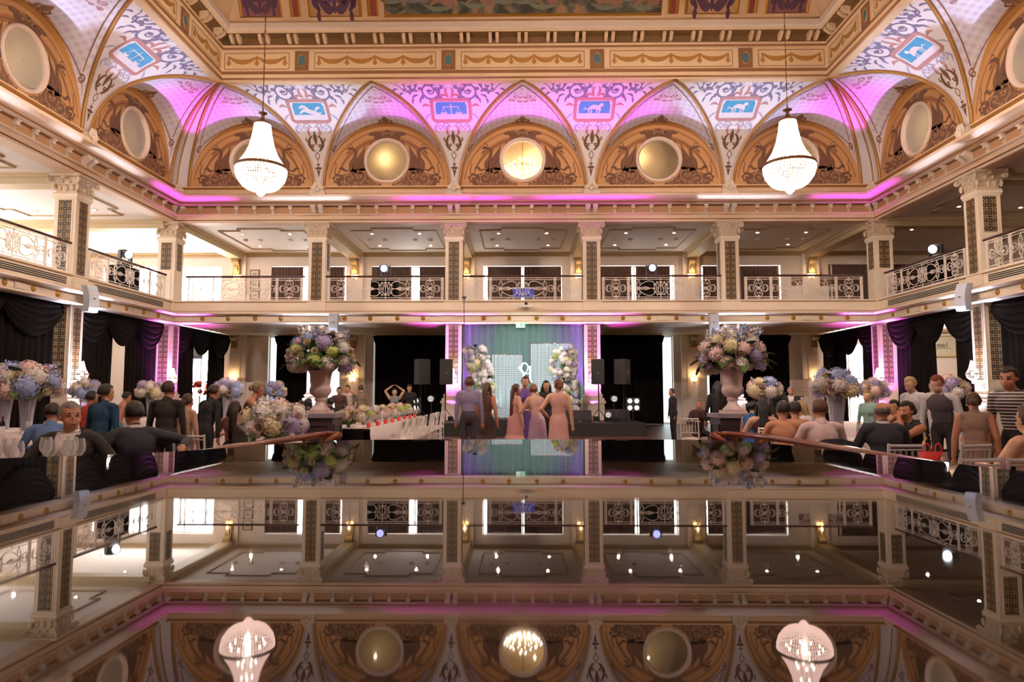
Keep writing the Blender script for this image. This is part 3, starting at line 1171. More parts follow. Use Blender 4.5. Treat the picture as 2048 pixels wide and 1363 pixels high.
b = MB()
rows = []
for t in (0.0, 1.0, 2.0):
    e = 0.3 + t
    rows.append([(-XU + e, YN, zc0 + SL * t), (-XU + e, HY - CC - e, zc0 + SL * t), (XU - e, HY - CC - e, zc0 + SL * t), (XU - e, YN, zc0 + SL * t)])
b.grid(rows)
b.build('coffer_slope', M_COFFER, cof)


def paint_mat(name, a, b_, c_, sc):
    m = bpy.data.materials.new(name)
    m.use_nodes = True
    nt = m.node_tree
    bs = nt.nodes['Principled BSDF']
    bs.inputs['Roughness'].default_value = 0.6
    tc = nt.nodes.new('ShaderNodeTexCoord')
    nz = nt.nodes.new('ShaderNodeTexNoise')
    nz.inputs['Scale'].default_value = sc
    nz.inputs['Detail'].default_value = 5
    nz.inputs['Distortion'].default_value = 1.6
    nt.links.new(tc.outputs['Object'], nz.inputs[0])
    cr = nt.nodes.new('ShaderNodeValToRGB')
    e = cr.color_ramp.elements
    e[0].position, e[0].color = 0.38, rgb(*a)
    e[1].position, e[1].color = 0.62, rgb(*c_)
    x = e.new(0.5)
    x.color = rgb(*b_)
    nt.links.new(nz.outputs['Fac'], cr.inputs[0])
    nt.links.new(cr.outputs[0], bs.inputs['Base Color'])
    return m


M_SEA = paint_mat('painted_sea', (48, 44, 34), (78, 84, 66), (150, 112, 78), 1.3)
M_OLIVE = mat('coffer_field', (196, 150, 104), .7, var=.2)
M_PURP = mat('coffer_scroll', (92, 58, 84), .7, var=.3, scale=8)
M_REDP = mat('coffer_red', (158, 72, 62), .7, var=.3, scale=12)


def coffer(side, s0, s1, kind, mats3):
    t0, t1 = 0.12, 1.9
    sh = 0.0
    c = lambda s, t, d=0.03: slope(side, s, t, d)
    b = MB()
    b.add([c(s0, t0), c(s1, t0), c(s1, t1), c(s0, t1)], [(0, 1, 2, 3)])
    p = b.build('coffer_panel', mats3, cof)
    fr_ = MB()
    fr_.tube([c(s0, t1), c(s0, t0), c(s1, t0), c(s1, t1)], 0.05, 4)
    fr_.build('coffer_frame', M_GILT, cof)
    if kind:
        P = Paint(lambda x, y, l: c((s0 + s1) / 2 + x, t0 + y, 0.036 + .002 * l))
        w = (s1 - s0) / 2
        for m in (1, -1):
            scroll(P, m, w * .42, 0.32, w * .34, -60, 1.3, w * .12, 0, 1, 6)
            scroll(P, m, w * .5, 0.95, w * .34, 60, -1.3, w * .12, 0, 1, 6)
            P.leafs([(m * q[0], q[1]) for q in spline([(0, .1), (w * .3, .12), (w * .75, .3)], 5)], w * .2, 0, 1)
            P.leafs([(m * q[0], q[1]) for q in spline([(w * .6, .12), (w * .8, .2), (w * .85, .4)], 5)], w * .14, 0, 1)
        P.leafs([(0, 0.04), (0, 0.4), (0, .9)], w * .3, 0, 1)
        P.build('coffer_scroll', kind, cof)


coffer('back', -4.75, 4.75, None, M_SEA)
for m in (-1, 1):
    for a, b_, k, pm in ((5.6, 7.35, M_PURP, M_OLIVE), (8.35, 9.75, M_PURP, mat('coffer_plum', (150, 96, 96), .7, var=.3))):
        coffer('back', min(m * a, m * b_), max(m * a, m * b_), k, pm)
    for a, b_ in ((5.03, 5.3), (7.72, 7.98)):
        coffer('back', min(m * a, m * b_), max(m * a, m * b_), M_REDP, M_REDP)
# painted figures on the long panel
P = Paint(lambda x, y, l: slope('back', x, 0.12 + y, 0.036 + .002 * l))
rr = random.Random(3)
for k in range(13):
    x = -4.3 + 8.6 * k / 12 + rr.uniform(-.2, .2)
    y = rr.uniform(.12, .35)
    P.leafs(spline([(x - .4, y), (x, y + .14), (x + .35, y + .05), (x + .55, y + .3)], 5), .2, 0, 1)
    P.leafs(spline([(x - .1, y + .1), (x - .25, y + .35), (x - .1, y + .6)], 5), .15, 0 if k % 2 else 1, 1)
    P.leafs(spline([(x - .6, y + .02), (x - .2, y - .04), (x + .5, y - .02)], 5), .07, 1, 1)
P.build('painted_figures', [mat('flesh_paint', (150, 112, 84), .7, var=.35, scale=9), mat('wave_paint', (120, 124, 104), .7, var=.3)], cof)
for sd in ('left', 'right'):
    coffer(sd, 19.2, 21.2, M_PURP, M_OLIVE)
    coffer(sd, 15.2, 18.2, M_PURP, M_OLIVE)
# ------------------------------------------------------------------ lattice inlay of the columns
def lattice(name, gold, dark, sc):
    m = bpy.data.materials.new(name)
    m.use_nodes = True
    nt = m.node_tree
    b = nt.nodes['Principled BSDF']
    L = nt.links.new

    def math_(op, a, c=None, d=None):
        n = nt.nodes.new('ShaderNodeMath')
        n.operation = op
        for i, v in enumerate((a, c, d)):
            if v is None:
                continue
            if isinstance(v, (int, float)):
                n.inputs[i].default_value = v
            else:
                L(v, n.inputs[i])
        return n.outputs[0]
    uv = nt.nodes.new('ShaderNodeUVMap')
    sp = nt.nodes.new('ShaderNodeSeparateXYZ')
    L(uv.outputs[0], sp.inputs[0])

    def cell(ox, oy, s):
        fx = math_('SUBTRACT', math_('FRACT', math_('ADD', math_('MULTIPLY', sp.outputs[0], s), ox)), 0.5)
        fy = math_('SUBTRACT', math_('FRACT', math_('ADD', math_('MULTIPLY', sp.outputs[1], s), oy)), 0.5)
        d = math_('SQRT', math_('ADD', math_('MULTIPLY', fx, fx), math_('MULTIPLY', fy, fy)))
        return fx, fy, d

    def ring(d, r, w):
        return math_('LESS_THAN', math_('ABSOLUTE', math_('SUBTRACT', d, r)), w)
    fx, fy, d1 = cell(0.5, 0.5, sc)
    _, _, d2 = cell(0.0, 0.0, sc)
    g = math_('MAXIMUM', ring(d1, 0.37, 0.045), math_('LESS_THAN', d1, 0.11))
    g = math_('MAXIMUM', g, ring(d2, 0.19, 0.045))
    x = math_('LESS_THAN', math_('ABSOLUTE', math_('SUBTRACT', math_('ABSOLUTE', fx), math_('ABSOLUTE', fy)))  , 0.03)
    g = math_('MAXIMUM', g, math_('MULTIPLY', x, math_('GREATER_THAN', d1, 0.37)))
    mx = nt.nodes.new('ShaderNodeMix')
    mx.data_type = 'RGBA'
    mx.inputs['A'].default_value = rgb(*dark)
    mx.inputs['B'].default_value = rgb(*gold)
    L(g, mx.inputs['Factor'])
    L(mx.outputs['Result'], b.inputs['Base Color'])
    b.inputs['Roughness'].default_value = 0.5
    bp = nt.nodes.new('ShaderNodeBump')
    bp.inputs['Distance'].default_value = 0.01
    bp.inputs['Strength'].default_value = 0.5
    L(g, bp.inputs['Height'])
    L(bp.outputs[0], b.inputs['Normal'])
    return m


M_LAT = lattice('lattice_inlay', (164, 132, 88), (12, 7, 5), 4.3)
M_LATL = lattice('lattice_inlay_fine_lit', (184, 158, 126), (14, 9, 8), 5.0)  # finer lattice, gold lightened to carry the LED light on lower columns


def panel(w, z0, z1, m, name='lattice_panel'):
    """recessed-looking inlay: framed slab, local -y is the face"""
    b = MB()
    vs = [(-w / 2, -0.006, z0), (w / 2, -0.006, z0), (w / 2, -0.006, z1), (-w / 2, -0.006, z1)]
    o_ = len(b.v)
    for i, v in enumerate(vs):
        b.uv[i] = (v[0], v[2])
    b.add(vs, [(0, 1, 2, 3)])
    return b.mesh(name, m)


def frame_mesh(w, z0, z1, t=0.035, d=0.03, name='panel_frame', m=None):
    b = MB()
    b.bar([(-w / 2 - t / 2, z0 - t / 2), (w / 2 + t / 2, z0 - t / 2), (w / 2 + t / 2, z1 + t / 2), (-w / 2 - t / 2, z1 + t / 2)], t, d, closed=True)
    return b.mesh(name, m or M_CREAM)


# capital: leafy bell with corner volutes and abacus
cp = MB()
prof = [(0.30, 0.0), (0.37, 0.0), (0.37, 0.05), (0.31, 0.07), (0.31, 0.12), (0.33, 0.30), (0.38, 0.45), (0.44, 0.52)]
rows = []
for r, z in prof:
    row = []
    for j in range(8):
        a = pi / 4 * j
        k = 1.0 if j % 2 == 0 else sqrt(2)
        row.append((r * k * cos(a), r * k * sin(a), z))
    rows.append(row)
cp.grid(rows, close_v=True)
for sx, sy in ((1, 0), (-1, 0), (0, 1), (0, -1)):
    for q in (-0.2, 0, 0.2):
        c = (sx * 0.335 + (q if sx == 0 else 0), sy * 0.335 + (q if sy == 0 else 0), 0.2)
        cp.sphere(c, (0.05 if sx == 0 else 0.035, 0.05 if sy == 0 else 0.035, 0.10), 6, 5)
        cp.sphere((c[0] * 1.08, c[1] * 1.08, 0.28), (0.05, 0.05, 0.03), 6, 4)
    for q in (-0.11, 0.11):
        c = (sx * 0.37 + (q if sx == 0 else 0), sy * 0.37 + (q if sy == 0 else 0), 0.40)
        cp.sphere(c, (0.05, 0.05, 0.06), 6, 5)
    cp.sphere((sx * 0.43, sy * 0.43, 0.50), (0.09, 0.09, 0.06), 8, 5)
for sx in (1, -1):
    for sy in (1, -1):
        sp_ = spiral(0, 0, 0.115, 60, 1.3, 14)
        k = 1 / sqrt(2)
        cp.tube([((0.44 + p[0] * k) * sx, (0.44 + p[0] * k) * sy, 0.44 + p[1]) for p in sp_], 0.036, 6)
        cp.sphere((0.44 * sx, 0.44 * sy, 0.44), (0.05, 0.05, 0.05), 6, 5)
        cp.sphere((0.36 * sx, 0.36 * sy, 0.22), (0.06, 0.06, 0.12), 6, 5)
cp.box((0, 0, 0.57), (0.98, 0.98, 0.09))
M_CAP = mat('capital_plaster', (226, 202, 172), 0.55, var=0.35, scale=26)
capm = cp.mesh('capital', M_CAP)

UW = 0.33
ush = MB().bx(-UW, UW, -UW, UW, 4.95, 7.42).mesh('shaft', M_CREAM)
ub = MB()
ub.bx(-UW - .06, UW + .06, -UW - .06, UW + .06, 4.58, 4.74)
ub.bx(-UW - .03, UW + .03, -UW - .03, UW + .03, 4.74, 4.95)
ubm = ub.mesh('column_base', M_CREAM)
unk = MB().bx(-UW - .05, UW + .05, -UW - .05, UW + .05, 7.34, 7.42).bx(-UW - .025, UW + .025, -UW - .025, UW + .025, 7.28, 7.34).mesh('necking', M_CREAM)
upan = panel(0.40, 4.98, 7.24, M_LAT)
ufrm = frame_mesh(0.40, 4.98, 7.24)
upan_s = panel(0.40, 6.18, 7.24, M_LAT)
ufrm_s = frame_mesh(0.40, 6.18, 7.24)
ufrm_d = frame_mesh(0.34, 5.05, 6.05, 0.03)

LW = 0.30
lsh = MB().bx(-LW, LW, -LW, LW, 1.45, 4.08).mesh('shaft', M_CREAM)
lpan = panel(0.36, 1.82, 3.98, M_LATL)
lfrm = frame_mesh(0.36, 1.82, 3.98)
lblk = MB().bx(-.16, .16, -.02, .01, -.10, .10).bx(-.11, .11, -.04, -.02, -.06, .06).mesh('die_block', M_CREAM)
lb = MB()
for hw, z0, z1 in ((LW + .02, 1.38, 1.46), (LW + .07, 1.30, 1.38), (LW + .05, 1.24, 1.30), (LW + .12, 1.14, 1.24)):
    lb.bx(-hw, hw, -hw, hw, z0, z1)
lbm = lb.mesh('column_base', M_CREAM)
lp = MB()
lp.bx(-.42, .42, -.42, .42, 0.12, 1.04)
lp.bx(-.47, .47, -.47, .47, 1.04, 1.14)
lp.bx(-.48, .48, -.48, .48, 0.0, 0.12)
lpm = lp.mesh('pedestal', M_CREAM)
lpf = frame_mesh(0.5, 0.30, 0.88, 0.05, 0.05)
fbl = MB().bx(-.42, .42, -0.30, 0.0, 4.08, 4.40).bx(-.30, .30, -.33, -.30, 4.2, 4.3).mesh('entablature_block', M_CREAM)

where = {('back', -7.95): 'behind the green hydrangea urn', ('back', -2.65): 'at the stage, shorter crystal screen side',
         ('back', 2.65): 'at the stage, taller crystal screen side', ('back', 7.95): 'behind the pink peony urn',
         ('left', 20.4): 'of the bright side', ('left', 15.1): 'of the bright side beyond the frame',
         ('right', 20.4): 'of the dim side', ('right', 15.1): 'of the dim side beyond the frame',
         ('corner', -1): 'in the bright corner', ('corner', 1): 'in the dim corner'}
uproto = lproto = None


def place_cols():
    spots = []
    for x in BACK_COLS:
        spots.append((('back', x), (x, HY + 0.28, 0), 0.0))
    for sd, rz in (('left', pi / 2), ('right', -pi / 2)):
        for y in SIDE_COLS:
            spots.append(((sd, y), on(sd, y, -0.28, 0), rz))
    for sg in (-1, 1):
        spots.append((('corner', sg), (sg * (HX + 0.25), HY + 0.25, 0), 0.0))
    for key, loc, rz in spots:
        u = thing('gallery_column', 'upper square column with gilt lattice panels, ' + where[key], 'column', loc, rz, 'gallery columns')
        put('shaft', ush, u)
        put('column_base', ubm, u)
        put('necking', unk, u)
        put('capital', capm, u, (0, 0, 7.42))
        for k, (pm, fm) in enumerate(((upan, ufrm), (upan_s, ufrm_s), (upan_s, ufrm_s), (upan, ufrm))):
            a = k * pi / 2
            if key[0] == 'corner':
                pm, fm = upan_s, ufrm_s
            d = (sin(a) * (UW + 0.001), -cos(a) * (UW + 0.001), 0)
            pn = put('lattice_panel', pm, u, d, a)
            put('panel_frame', fm, pn)
            if pm is upan_s:
                put('panel_frame', ufrm_d, u, d, a)
        l = thing('hall_column', 'lower square column with pierced lattice, ' + where[key], 'column', loc, rz, 'ground floor columns')
        put('shaft', lsh, l)
        put('column_base', lbm, l)
        put('pedestal', lpm, l)
        if key[0] != 'corner':
            put('entablature_block', fbl, l, (0, -0.1, 0))
        for k in range(4):
            a = k * pi / 2
            d = (sin(a) * (LW + 0.001), -cos(a) * (LW + 0.001), 0)
            pn = put('lattice_panel', lpan, l, d, a)
            put('panel_frame', lfrm, pn)
            put('die_block', lblk, l, (d[0], d[1], 1.64), a)
            put('panel_frame', lpf, l, (sin(a) * .42, -cos(a) * .42, 0), a)


place_cols()

# ------------------------------------------------------------------ balcony railings
bw, bd = 0.020, 0.022


def quatrefoil():
    b = MB()
    for sz in (1, -1):
        for sx in (1, -1):
            b.bar([(sx * p[0], sz * p[1]) for p in spline([(0, 0.03), (0.10, 0.10), (0.155, 0.20), (0.12, 0.29), (0.05, 0.32), (0.0, 0.26)], 5)], bw, bd)
            b.bar([(sx * p[0], sz * p[1]) for p in spiral(0.055, 0.20, 0.05, 200, 1.1, 10)], 0.014, bd)
            b.bar([(sx * p[0], sz * p[1]) for p in spline([(0.03, 0.0), (0.14, 0.06), (0.24, 0.125), (0.33, 0.11), (0.38, 0.03), (0.33, 0.0)], 5)], bw, bd)
            b.bar([(sx * p[0], sz * p[1]) for p in spiral(0.33, 0.055, 0.045, -60, 1.0, 10)], 0.014, bd)
        b.bar([(0, sz * 0.3), (0, sz * 0.42)], 0.03, bd)
    for sx in (1, -1):
        b.bar([(sx * 0.15, 0), (sx * 0.19, 0.04), (sx * 0.235, 0), (sx * 0.19, -0.04)], 0.016, bd, closed=True)
    b.sphere((0, 0, 0), (0.04, 0.03, 0.04), 8, 5)
    return b.mesh('quatrefoil', M_IRON)


def medallion():
    b = MB()
    b.bar(arc(0, 0, 0.25, 0, 360, 28)[:-1], bw, bd, closed=True)
    b.bar([(0, -.42), (0, .42)], 0.02, bd)
    for sx in (1, -1):
        b.bar([(sx * p[0], p[1]) for p in spline([(0.0, -0.24), (0.10, -0.10), (0.07, 0.06), (0.12, 0.2)], 5)], 0.016, bd)
        b.bar([(sx * p[0], p[1]) for p in spline([(0.04, -0.2), (0.18, -0.06), (0.16, 0.1), (0.2, 0.14)], 5)], 0.016, bd)
        b.bar([(sx * p[0], p[1]) for p in spline([(0.0, 0.05), (0.05, 0.14), (0.0, 0.24)], 5)], 0.014, bd)
        b.bar([(sx * p[0], p[1]) for p in spiral(0.12, 0.0, 0.05, 90, 1.2, 10)], 0.012, bd)
        for k in range(5):
            a = radians(-60 + 30 * k)
            b.bar([(sx * (0.25 + p[0] * cos(a) - p[1] * sin(a) + 0.0) * (1 if 1 else 1) - sx * 0.25 + sx * 0.25 * cos(a), p[0] * sin(a) + p[1] * cos(a) + 0.25 * sin(a)) for p in spiral(0.035, 0, 0.034, 180, 1.0, 8)], 0.012, bd)
    return b.mesh('medallion', M_IRON)


def wing_scroll():
    """from the post pair towards the medallion; local x grows to the centre"""
    b = MB()
    for sz in (1, -1):
        b.bar([(p[0], sz * p[1]) for p in spline([(0.30, 0.0), (0.18, 0.09), (0.08, 0.125), (0.01, 0.09), (0.0, 0.02)], 5)], bw, bd)
        b.bar([(p[0], sz * p[1]) for p in spline([(0.30, 0.0), (0.45, 0.17), (0.66, 0.27), (0.86, 0.26), (0.98, 0.14)], 5)], bw, bd)
        b.bar([(p[0], sz * p[1]) for p in spline([(0.30, 0.02), (0.27, 0.12), (0.28, 0.22), (0.34, 0.27), (0.40, 0.22), (0.37, 0.17), (0.33, 0.2)], 5)], 0.016, bd)
        b.bar([(0.34, sz * 0.27), (0.34, sz * 0.36)], 0.016, bd)
        b.bar([(0.34, sz * 0.025), (0.62, sz * 0.06), (0.76, sz * 0.01)], 0.016, bd)
        b.bar([(p[0], sz * p[1]) for p in spiral(0.06, 0.0, 0.05, 60, 0.8, 8)], 0.014, bd)
        b.bar([(0.62, sz * 0.36), (0.62, sz * 0.42)], 0.02, bd)
    b.bar([(0.3, 0), (0.95, 0)], 0.016, bd)
    b.bar([(0.55, 0.05), (0.72, 0), (0.55, -0.05)], 0.02, bd, closed=True)
    b.bar([(0.13, 0), (0.17, 0.03), (0.21, 0), (0.17, -0.03)], 0.016, bd, closed=True)
    return b.mesh('scroll_panel', M_IRON)


qm, mm, wm = quatrefoil(), medallion(), wing_scroll()
pm_ = MB()
pm_.bar([(0, 0.0), (0, 0.90)], 0.035, 0.035)
pm_.box((0, 0, 0.47), (0.05, 0.045, 0.05))
pm_.bar([(-.045, 0.08), (-.045, 0.84)], 0.018, 0.02)
pm_.bar([(.045, 0.08), (.045, 0.84)], 0.018, 0.02)
pm_.box((0, 0, 0.05), (0.12, 0.05, 0.03))
pm_.box((0, 0, 0.86), (0.12, 0.05, 0.03))
pstm = pm_.mesh('post', M_IRON)
RT = MB()
RT.tube([(-2.32, 0, 0), (2.32, 0, 0)], 0.04, 8)
rtm = RT.mesh('top_rail', M_RAILW, True)
rbm = MB().bx(-2.25, 2.25, -.011, .011, -.010, .010).mesh('rail_bar', M_IRON)
rail_where = {('back', -10.75): 'by the glaring back window', ('back', -5.3): 'under the blue light near the bright side', ('back', 0): 'over the stage',
              ('back', 5.3): 'under the blue light near the dim side', ('back', 10.75): 'in the dim back corner',
              ('left', 23.2): 'in the far bright side bay', ('left', 17.75): 'in the nearer bright side bay',
              ('right', 23.2): 'in the far dim side bay', ('right', 17.75): 'in the nearer dim side bay'}
for side, c, hw in BAYS:
    r = thing('balcony_railing', 'white iron balustrade with dark handrail ' + rail_where[(side, c)], 'railing', on(side, c, -0.05, 4.98), SROT[side], 'gallery balustrades')
    k = hw / 2.25
    put('top_rail', rtm, r, (0, 0, 0.94), None, (k, 1, 1))
    for z in (0.05, 0.12, 0.80, 0.875):
        put('rail_bar', rbm, r, (0, 0, z), None, (k, 1, 1))
    for x in (-2.2, -1.24, 1.24, 2.2):
        put('post', pstm, r, (x * k, 0, 0))
    for x in (-1.72, 1.72):
        put('quatrefoil', qm, r, (x * k, 0, 0.46))
    put('medallion', mm, r, (0, 0, 0.46))
    put('scroll_panel', wm, r, (-1.18, 0, 0.46))
    o = put('scroll_panel', wm, r, (1.18, 0, 0.46), pi)

# ------------------------------------------------------------------ gallery ceiling: beams, corbels, panel mouldings
M_BEAM = mat('beam_paint', (206, 184, 146), 0.55, var=0.08)
bmB = MB()
bmB.bx(-0.28, 0.28, 0, 5.7, -0.30, 0.02)
bmB.bx(-0.36, 0.36, 0, 5.7, -0.10, -0.02)
bmB.bx(-0.42, 0.42, 0, 5.7, -0.02, 0.02)
beamm = bmB.mesh('beam', M_BEAM)
cg = struct('trim_4')
corb = MB()
rows = [[(s_ * 0.14, -u, z) for u, z in ((0, 0.0), (0.34, 0.0), (0.36, -0.10), (0.28, -0.17), (0.16, -0.24), (0.10, -0.36), (0.10, -0.55), (0.13, -0.60), (0.10, -0.66), (0, -0.66))] for s_ in (-1, 1)]
corb.grid(rows)
corb.f += [tuple(range(10)), tuple(range(10, 20))[::-1]]
corb.m += [0, 0]
corb.box((0, -0.18, 0.03), (0.40, 0.40, 0.06))
corb.tube([(-0.16, -0.30, -0.09), (0.16, -0.30, -0.09)], 0.06, 8)
corb.box((0, -0.13, -0.42), (0.12, 0.06, 0.24))
corbm = corb.mesh('corbel', M_DRABGOLD)
pilm = MB().bx(-0.40, 0.40, -0.10, 0.0, 4.95, 8.1).mesh('pilaster', M_WALL)
pilm2 = MB().bx(-0.55, 0.55, -0.14, 0.0, 0, 4.2).bx(-0.3, 0.3, -0.16, -.14, 1.2, 3.3).mesh('pilaster', M_WALL)
for x in BACK_COLS + [-CORNER, CORNER]:
    put('beam', beamm, cg, (x, HY + 0.3, 8.06))
    put('corbel', corbm, cg, (x, YB - 0.09, 7.72))
    put('pilaster', pilm, cg, (x, YB, 0))
    put('pilaster', pilm2, cg, (x, YB, 0))
    put('corbel', corbm, cg, (x, YB - 0.12, 4.1), None, (1, 1, 0.9))
for sg in (-1, 1):
    for y in (HY, 20.4, 15.1):
        put('beam', beamm, cg, (sg * (HX + 0.3), y, 8.06), -sg * pi / 2, (1, 1.2, 1))
        put('corbel', corbm, cg, (sg * (XS - .02), y, 7.72), -sg * pi / 2)
ccm = MB()
ccm.bx(-XS, XS, YB - .16, YB, 7.98, 8.08)
ccm.bx(-XS, XS, YB - .08, YB, 7.90, 7.98)
ccm.build('cornice_strip', M_DRABGOLD, cg)


def pm_path(hw, y0, y1, n=0.9, k=0.35):
    return [(-hw + n, y0), (hw - n, y0), (hw - n, y0 + k), (hw, y0 + k), (hw, y1 - k), (hw - n, y1 - k), (hw - n, y1), (-hw + n, y1), (-hw + n, y1 - k), (-hw, y1 - k), (-hw, y0 + k), (-hw + n, y0 + k)]


pmm = MB()
pmm.tube([(x, y, 0) for x, y in pm_path(1.75, -2.1, 2.1)], 0.04, 4, closed=True)
pmm2 = pmm.mesh('panel_moulding', M_DRABGOLD)
dl_ring = MB().lathe([(0.05, 0.0), (0.11, -0.006), (0.115, -0.015), (0.075, -0.02)], 14, caps=False).mesh('trim_ring', M_CREAM, True)
M_DL = emat('downlight_glow', (1.0, 0.80, 0.60), 480)
dl_lamp = MB().lathe([(0.0, -0.008), (0.05, -0.008)], 14, caps=False).mesh('lamp', M_DL)
det = MB().lathe([(0.10, 0), (0.10, -0.04), (0.07, -0.07), (0.0, -0.08)], 12, caps=False).mesh('smoke_detector', M_CEIL, True)
bay_name = {-10.75: 'bright corner bay', -5.3: 'bay left of centre', 0: 'central bay', 5.3: 'bay right of centre', 10.75: 'dim corner bay'}
gb = [('back', c, bay_name[c]) for c in (-10.75, -5.3, 0, 5.3, 10.75)] + [('left', 23.2, 'far bright side bay'), ('left', 17.75, 'near bright side bay'),
                                                                      ('right', 23.2, 'far dim side bay'), ('right', 17.75, 'near dim side bay')]
corner_n = {(-1, -1): 'front left', (1, -1): 'front right', (-1, 1): 'rear left', (1, 1): 'rear right'}
for side, c, nm in gb:
    y0 = -3.2
    o = put('panel_moulding', pmm2, cg, on(side, c, y0, 8.07), SROT[side] + (0 if side == 'back' else 0))
    for sx in (-1, 1):
        for sy in (-1, 1):
            sxx = sx if side != 'left' else sx
            p = on(side, c + sx * (1.0 if sy < 0 else 1.15), y0 - 1.15 * sy, 8.075)
            t = thing('downlight', 'recessed ceiling downlight, %s of four, in the %s' % (corner_n[(sx, sy)], nm), 'downlight', p, 0, 'gallery downlights')
            put('trim_ring', dl_ring, t)
            put('lamp', dl_lamp, t)
    if side == 'back':
        for k, q in enumerate((-1.3, -0.65, 0.65, 1.3)):
            t = put('smoke_detector', det, None, on(side, c + q, y0 + 0.1, 8.07))
            tag(t, 'small round ceiling fitting, %s of four across the %s' % (('leftmost', 'second', 'third', 'rightmost')[k], nm), 'ceiling fitting', 'gallery ceiling fittings')
# extra bright ends of the side galleries
for sg, nm in ((-1, 'bright'), (1, 'dim')):
    for k, (dx, y) in enumerate(((2.3, 27.6), (4.9, 27.6), (2.3, 30.4), (4.9, 30.4))):
        t = thing('downlight', 'recessed ceiling downlight, %s of four, at the end of the %s side gallery' % (('front inner', 'front outer', 'rear inner', 'rear outer')[k], nm), 'downlight', (sg * (HX + dx), y, 8.075), 0, 'gallery downlights')
        put('trim_ring', dl_ring, t)
        put('lamp', dl_lamp, t)

# ------------------------------------------------------------------ windows
M_FRAME = mat('window_frame', (226, 220, 206), 0.5, var=.05)
M_DAY = emat('daylight_pane', (1.0, 0.97, 0.95), 14.0)
M_DAYC = emat('daylight_pane_cool', (0.80, 0.95, 0.98), 2.2)
M_DAYL = emat('daylight_pane_strong', (1.0, 0.97, 0.94), 16.0)
wn = 0


def window(p0, p1, z0, z1, m, nx=2, inset=0.25, flip=1):
    """glazed opening between p0 and p1 (x, y)"""
    global wn
    wn += 1
    r = struct('window_%d' % wn)
    d = Vector((p1[0] - p0[0], p1[1] - p0[1], 0))
    L = d.length
    a = atan2(d.y, d.x)
    r.location = (p0[0], p0[1], 0)
    r.rotation_euler = (0, 0, a)
    fb = MB()
    fb.bar([(0.03, z0 + 0.03), (L - 0.03, z0 + 0.03), (L - 0.03, z1 - 0.03), (0.03, z1 - 0.03)], 0.06, 0.08, closed=True)
    fb.build('window_frame', M_FRAME, r)
    st = (L - 0.06) / nx
    for k in range(nx):
        MB().bx(0.03 + st * k + 0.03, 0.03 + st * (k + 1) - 0.03, -.01, .01, z0 + .06, z1 - .06).build('pane', m, r)
        if k:
            MB().bx(0.03 + st * k - 0.03, 0.03 + st * k + 0.03, -.03, .03, z0 + .06, z1 - .06).build('mullion', M_FRAME, r)
    return r


for c in UP_C:
    window((c - 1.86, YB + .2), (c + 1.86, YB + .2), 4.95, 7.45, M_DAY, 2)
for k, (a, b_) in enumerate(low):
    window((a, YB + .2), (b_, YB + .2), 0.02, 4.1, M_DAYC, 4)
window((-20, YB + .2), (-14.35, YB + .2), 4.95, 7.45, M_DAYL, 4)
window((14.6, YB + .2), (19.4, YB + .2), 4.95, 7.45, M_DAY, 3)
window((-17.4, YB + .25), (-14.2, YB + .25), 0.02, 3.7, M_DAY, 3)
window((14.2, YB + .25), (17.4, YB + .25), 0.02, 3.7, M_DAY, 3)
for k in range(4):
    window((-XS - .2, 8 + 5.3 * k), (-XS - .2, 11.2 + 5.3 * k), 5.2, 7.4, M_DAY, 2)

# ------------------------------------------------------------------ curtains
M_CURB = mat('brown_curtain', (92, 66, 54), 0.85, var=0.35, scale=5, stretch=(12, 1, .3), sheen=0.3)
M_CURK = mat('black_curtain', (24, 19, 18), 0.85, var=0.4, scale=4, stretch=(10, 10, .3), spec=.12)
M_CURT = mat('teal_curtain', (84, 116, 116), 0.8, var=0.3, scale=4, stretch=(6, 1, .2), sheen=0.2)


def drape_mesh(L, z0, z1, amp=0.05, pleat=0.16, seed=0, name='drape', m=None, ny=6, gather=0.0):
    rr = random.Random(seed)
    n = max(6, int(L / pleat * 6))
    ph = [rr.uniform(-0.5, 0.5) for _ in range(int(L / pleat) + 3)]
    rows = []
    for j in range(ny + 1):
        t = j / ny
        z = z1 + (z0 - z1) * t
        row = []
        for i in range(n + 1):
            u = i / n
            x = L * u
            c = x / pleat
            k = int(c)
            w = ph[k] * (1 - (c - k)) + ph[k + 1] * (c - k)
            y = -amp * (0.6 + 0.4 * t) * sin(2 * pi * c + w * (1 + t)) - amp * 0.3 * sin(5.1 * c + 3 * w)
            row.append((x, y, z))
        rows.append(row)
    return MB().grid(rows).mesh(name, m, True)


def swag_mesh(Lw, drop, seed=0, m=None):
    n, k = 24, 30
    rows = []
    for j in range(k + 1):
        t = j / k
        row = []
        for i in range(n + 1):
            s = i / n
            sag = (max(0.0, 4 * s * (1 - s))) ** 0.75
            z = -drop * (0.10 * t + 0.90 * t * sag) - 0.02
            fold = 0.035 * sin(t * 2 * pi * 5.5 + 1.2) * (0.35 + 0.65 * sag)
            y = -0.10 - 0.10 * sin(pi * min(1, t * 1.05)) * sag - fold
            row.append(((s - 0.5) * Lw, y, z))
        rows.append(row)
    return MB().grid(rows).mesh('swag', m, True)


def curtain(label, p0, p1, z0, z1, m, amp=0.05, pleat=0.16, seed=0, group=None, name='curtain'):
    d = Vector((p1[0] - p0[0], p1[1] - p0[1], 0))
    t = thing(name, label, 'curtain', (p0[0], p0[1], 0), atan2(d.y, d.x), group)
    put('drape', drape_mesh(d.length, z0, z1, amp, pleat, seed, m=m), t)
    MB().tube([(0, 0, z1 + .01), (d.length, 0, z1 + .01)], 0.015, 5).build('curtain_rod', M_RAILW, t)
    return t


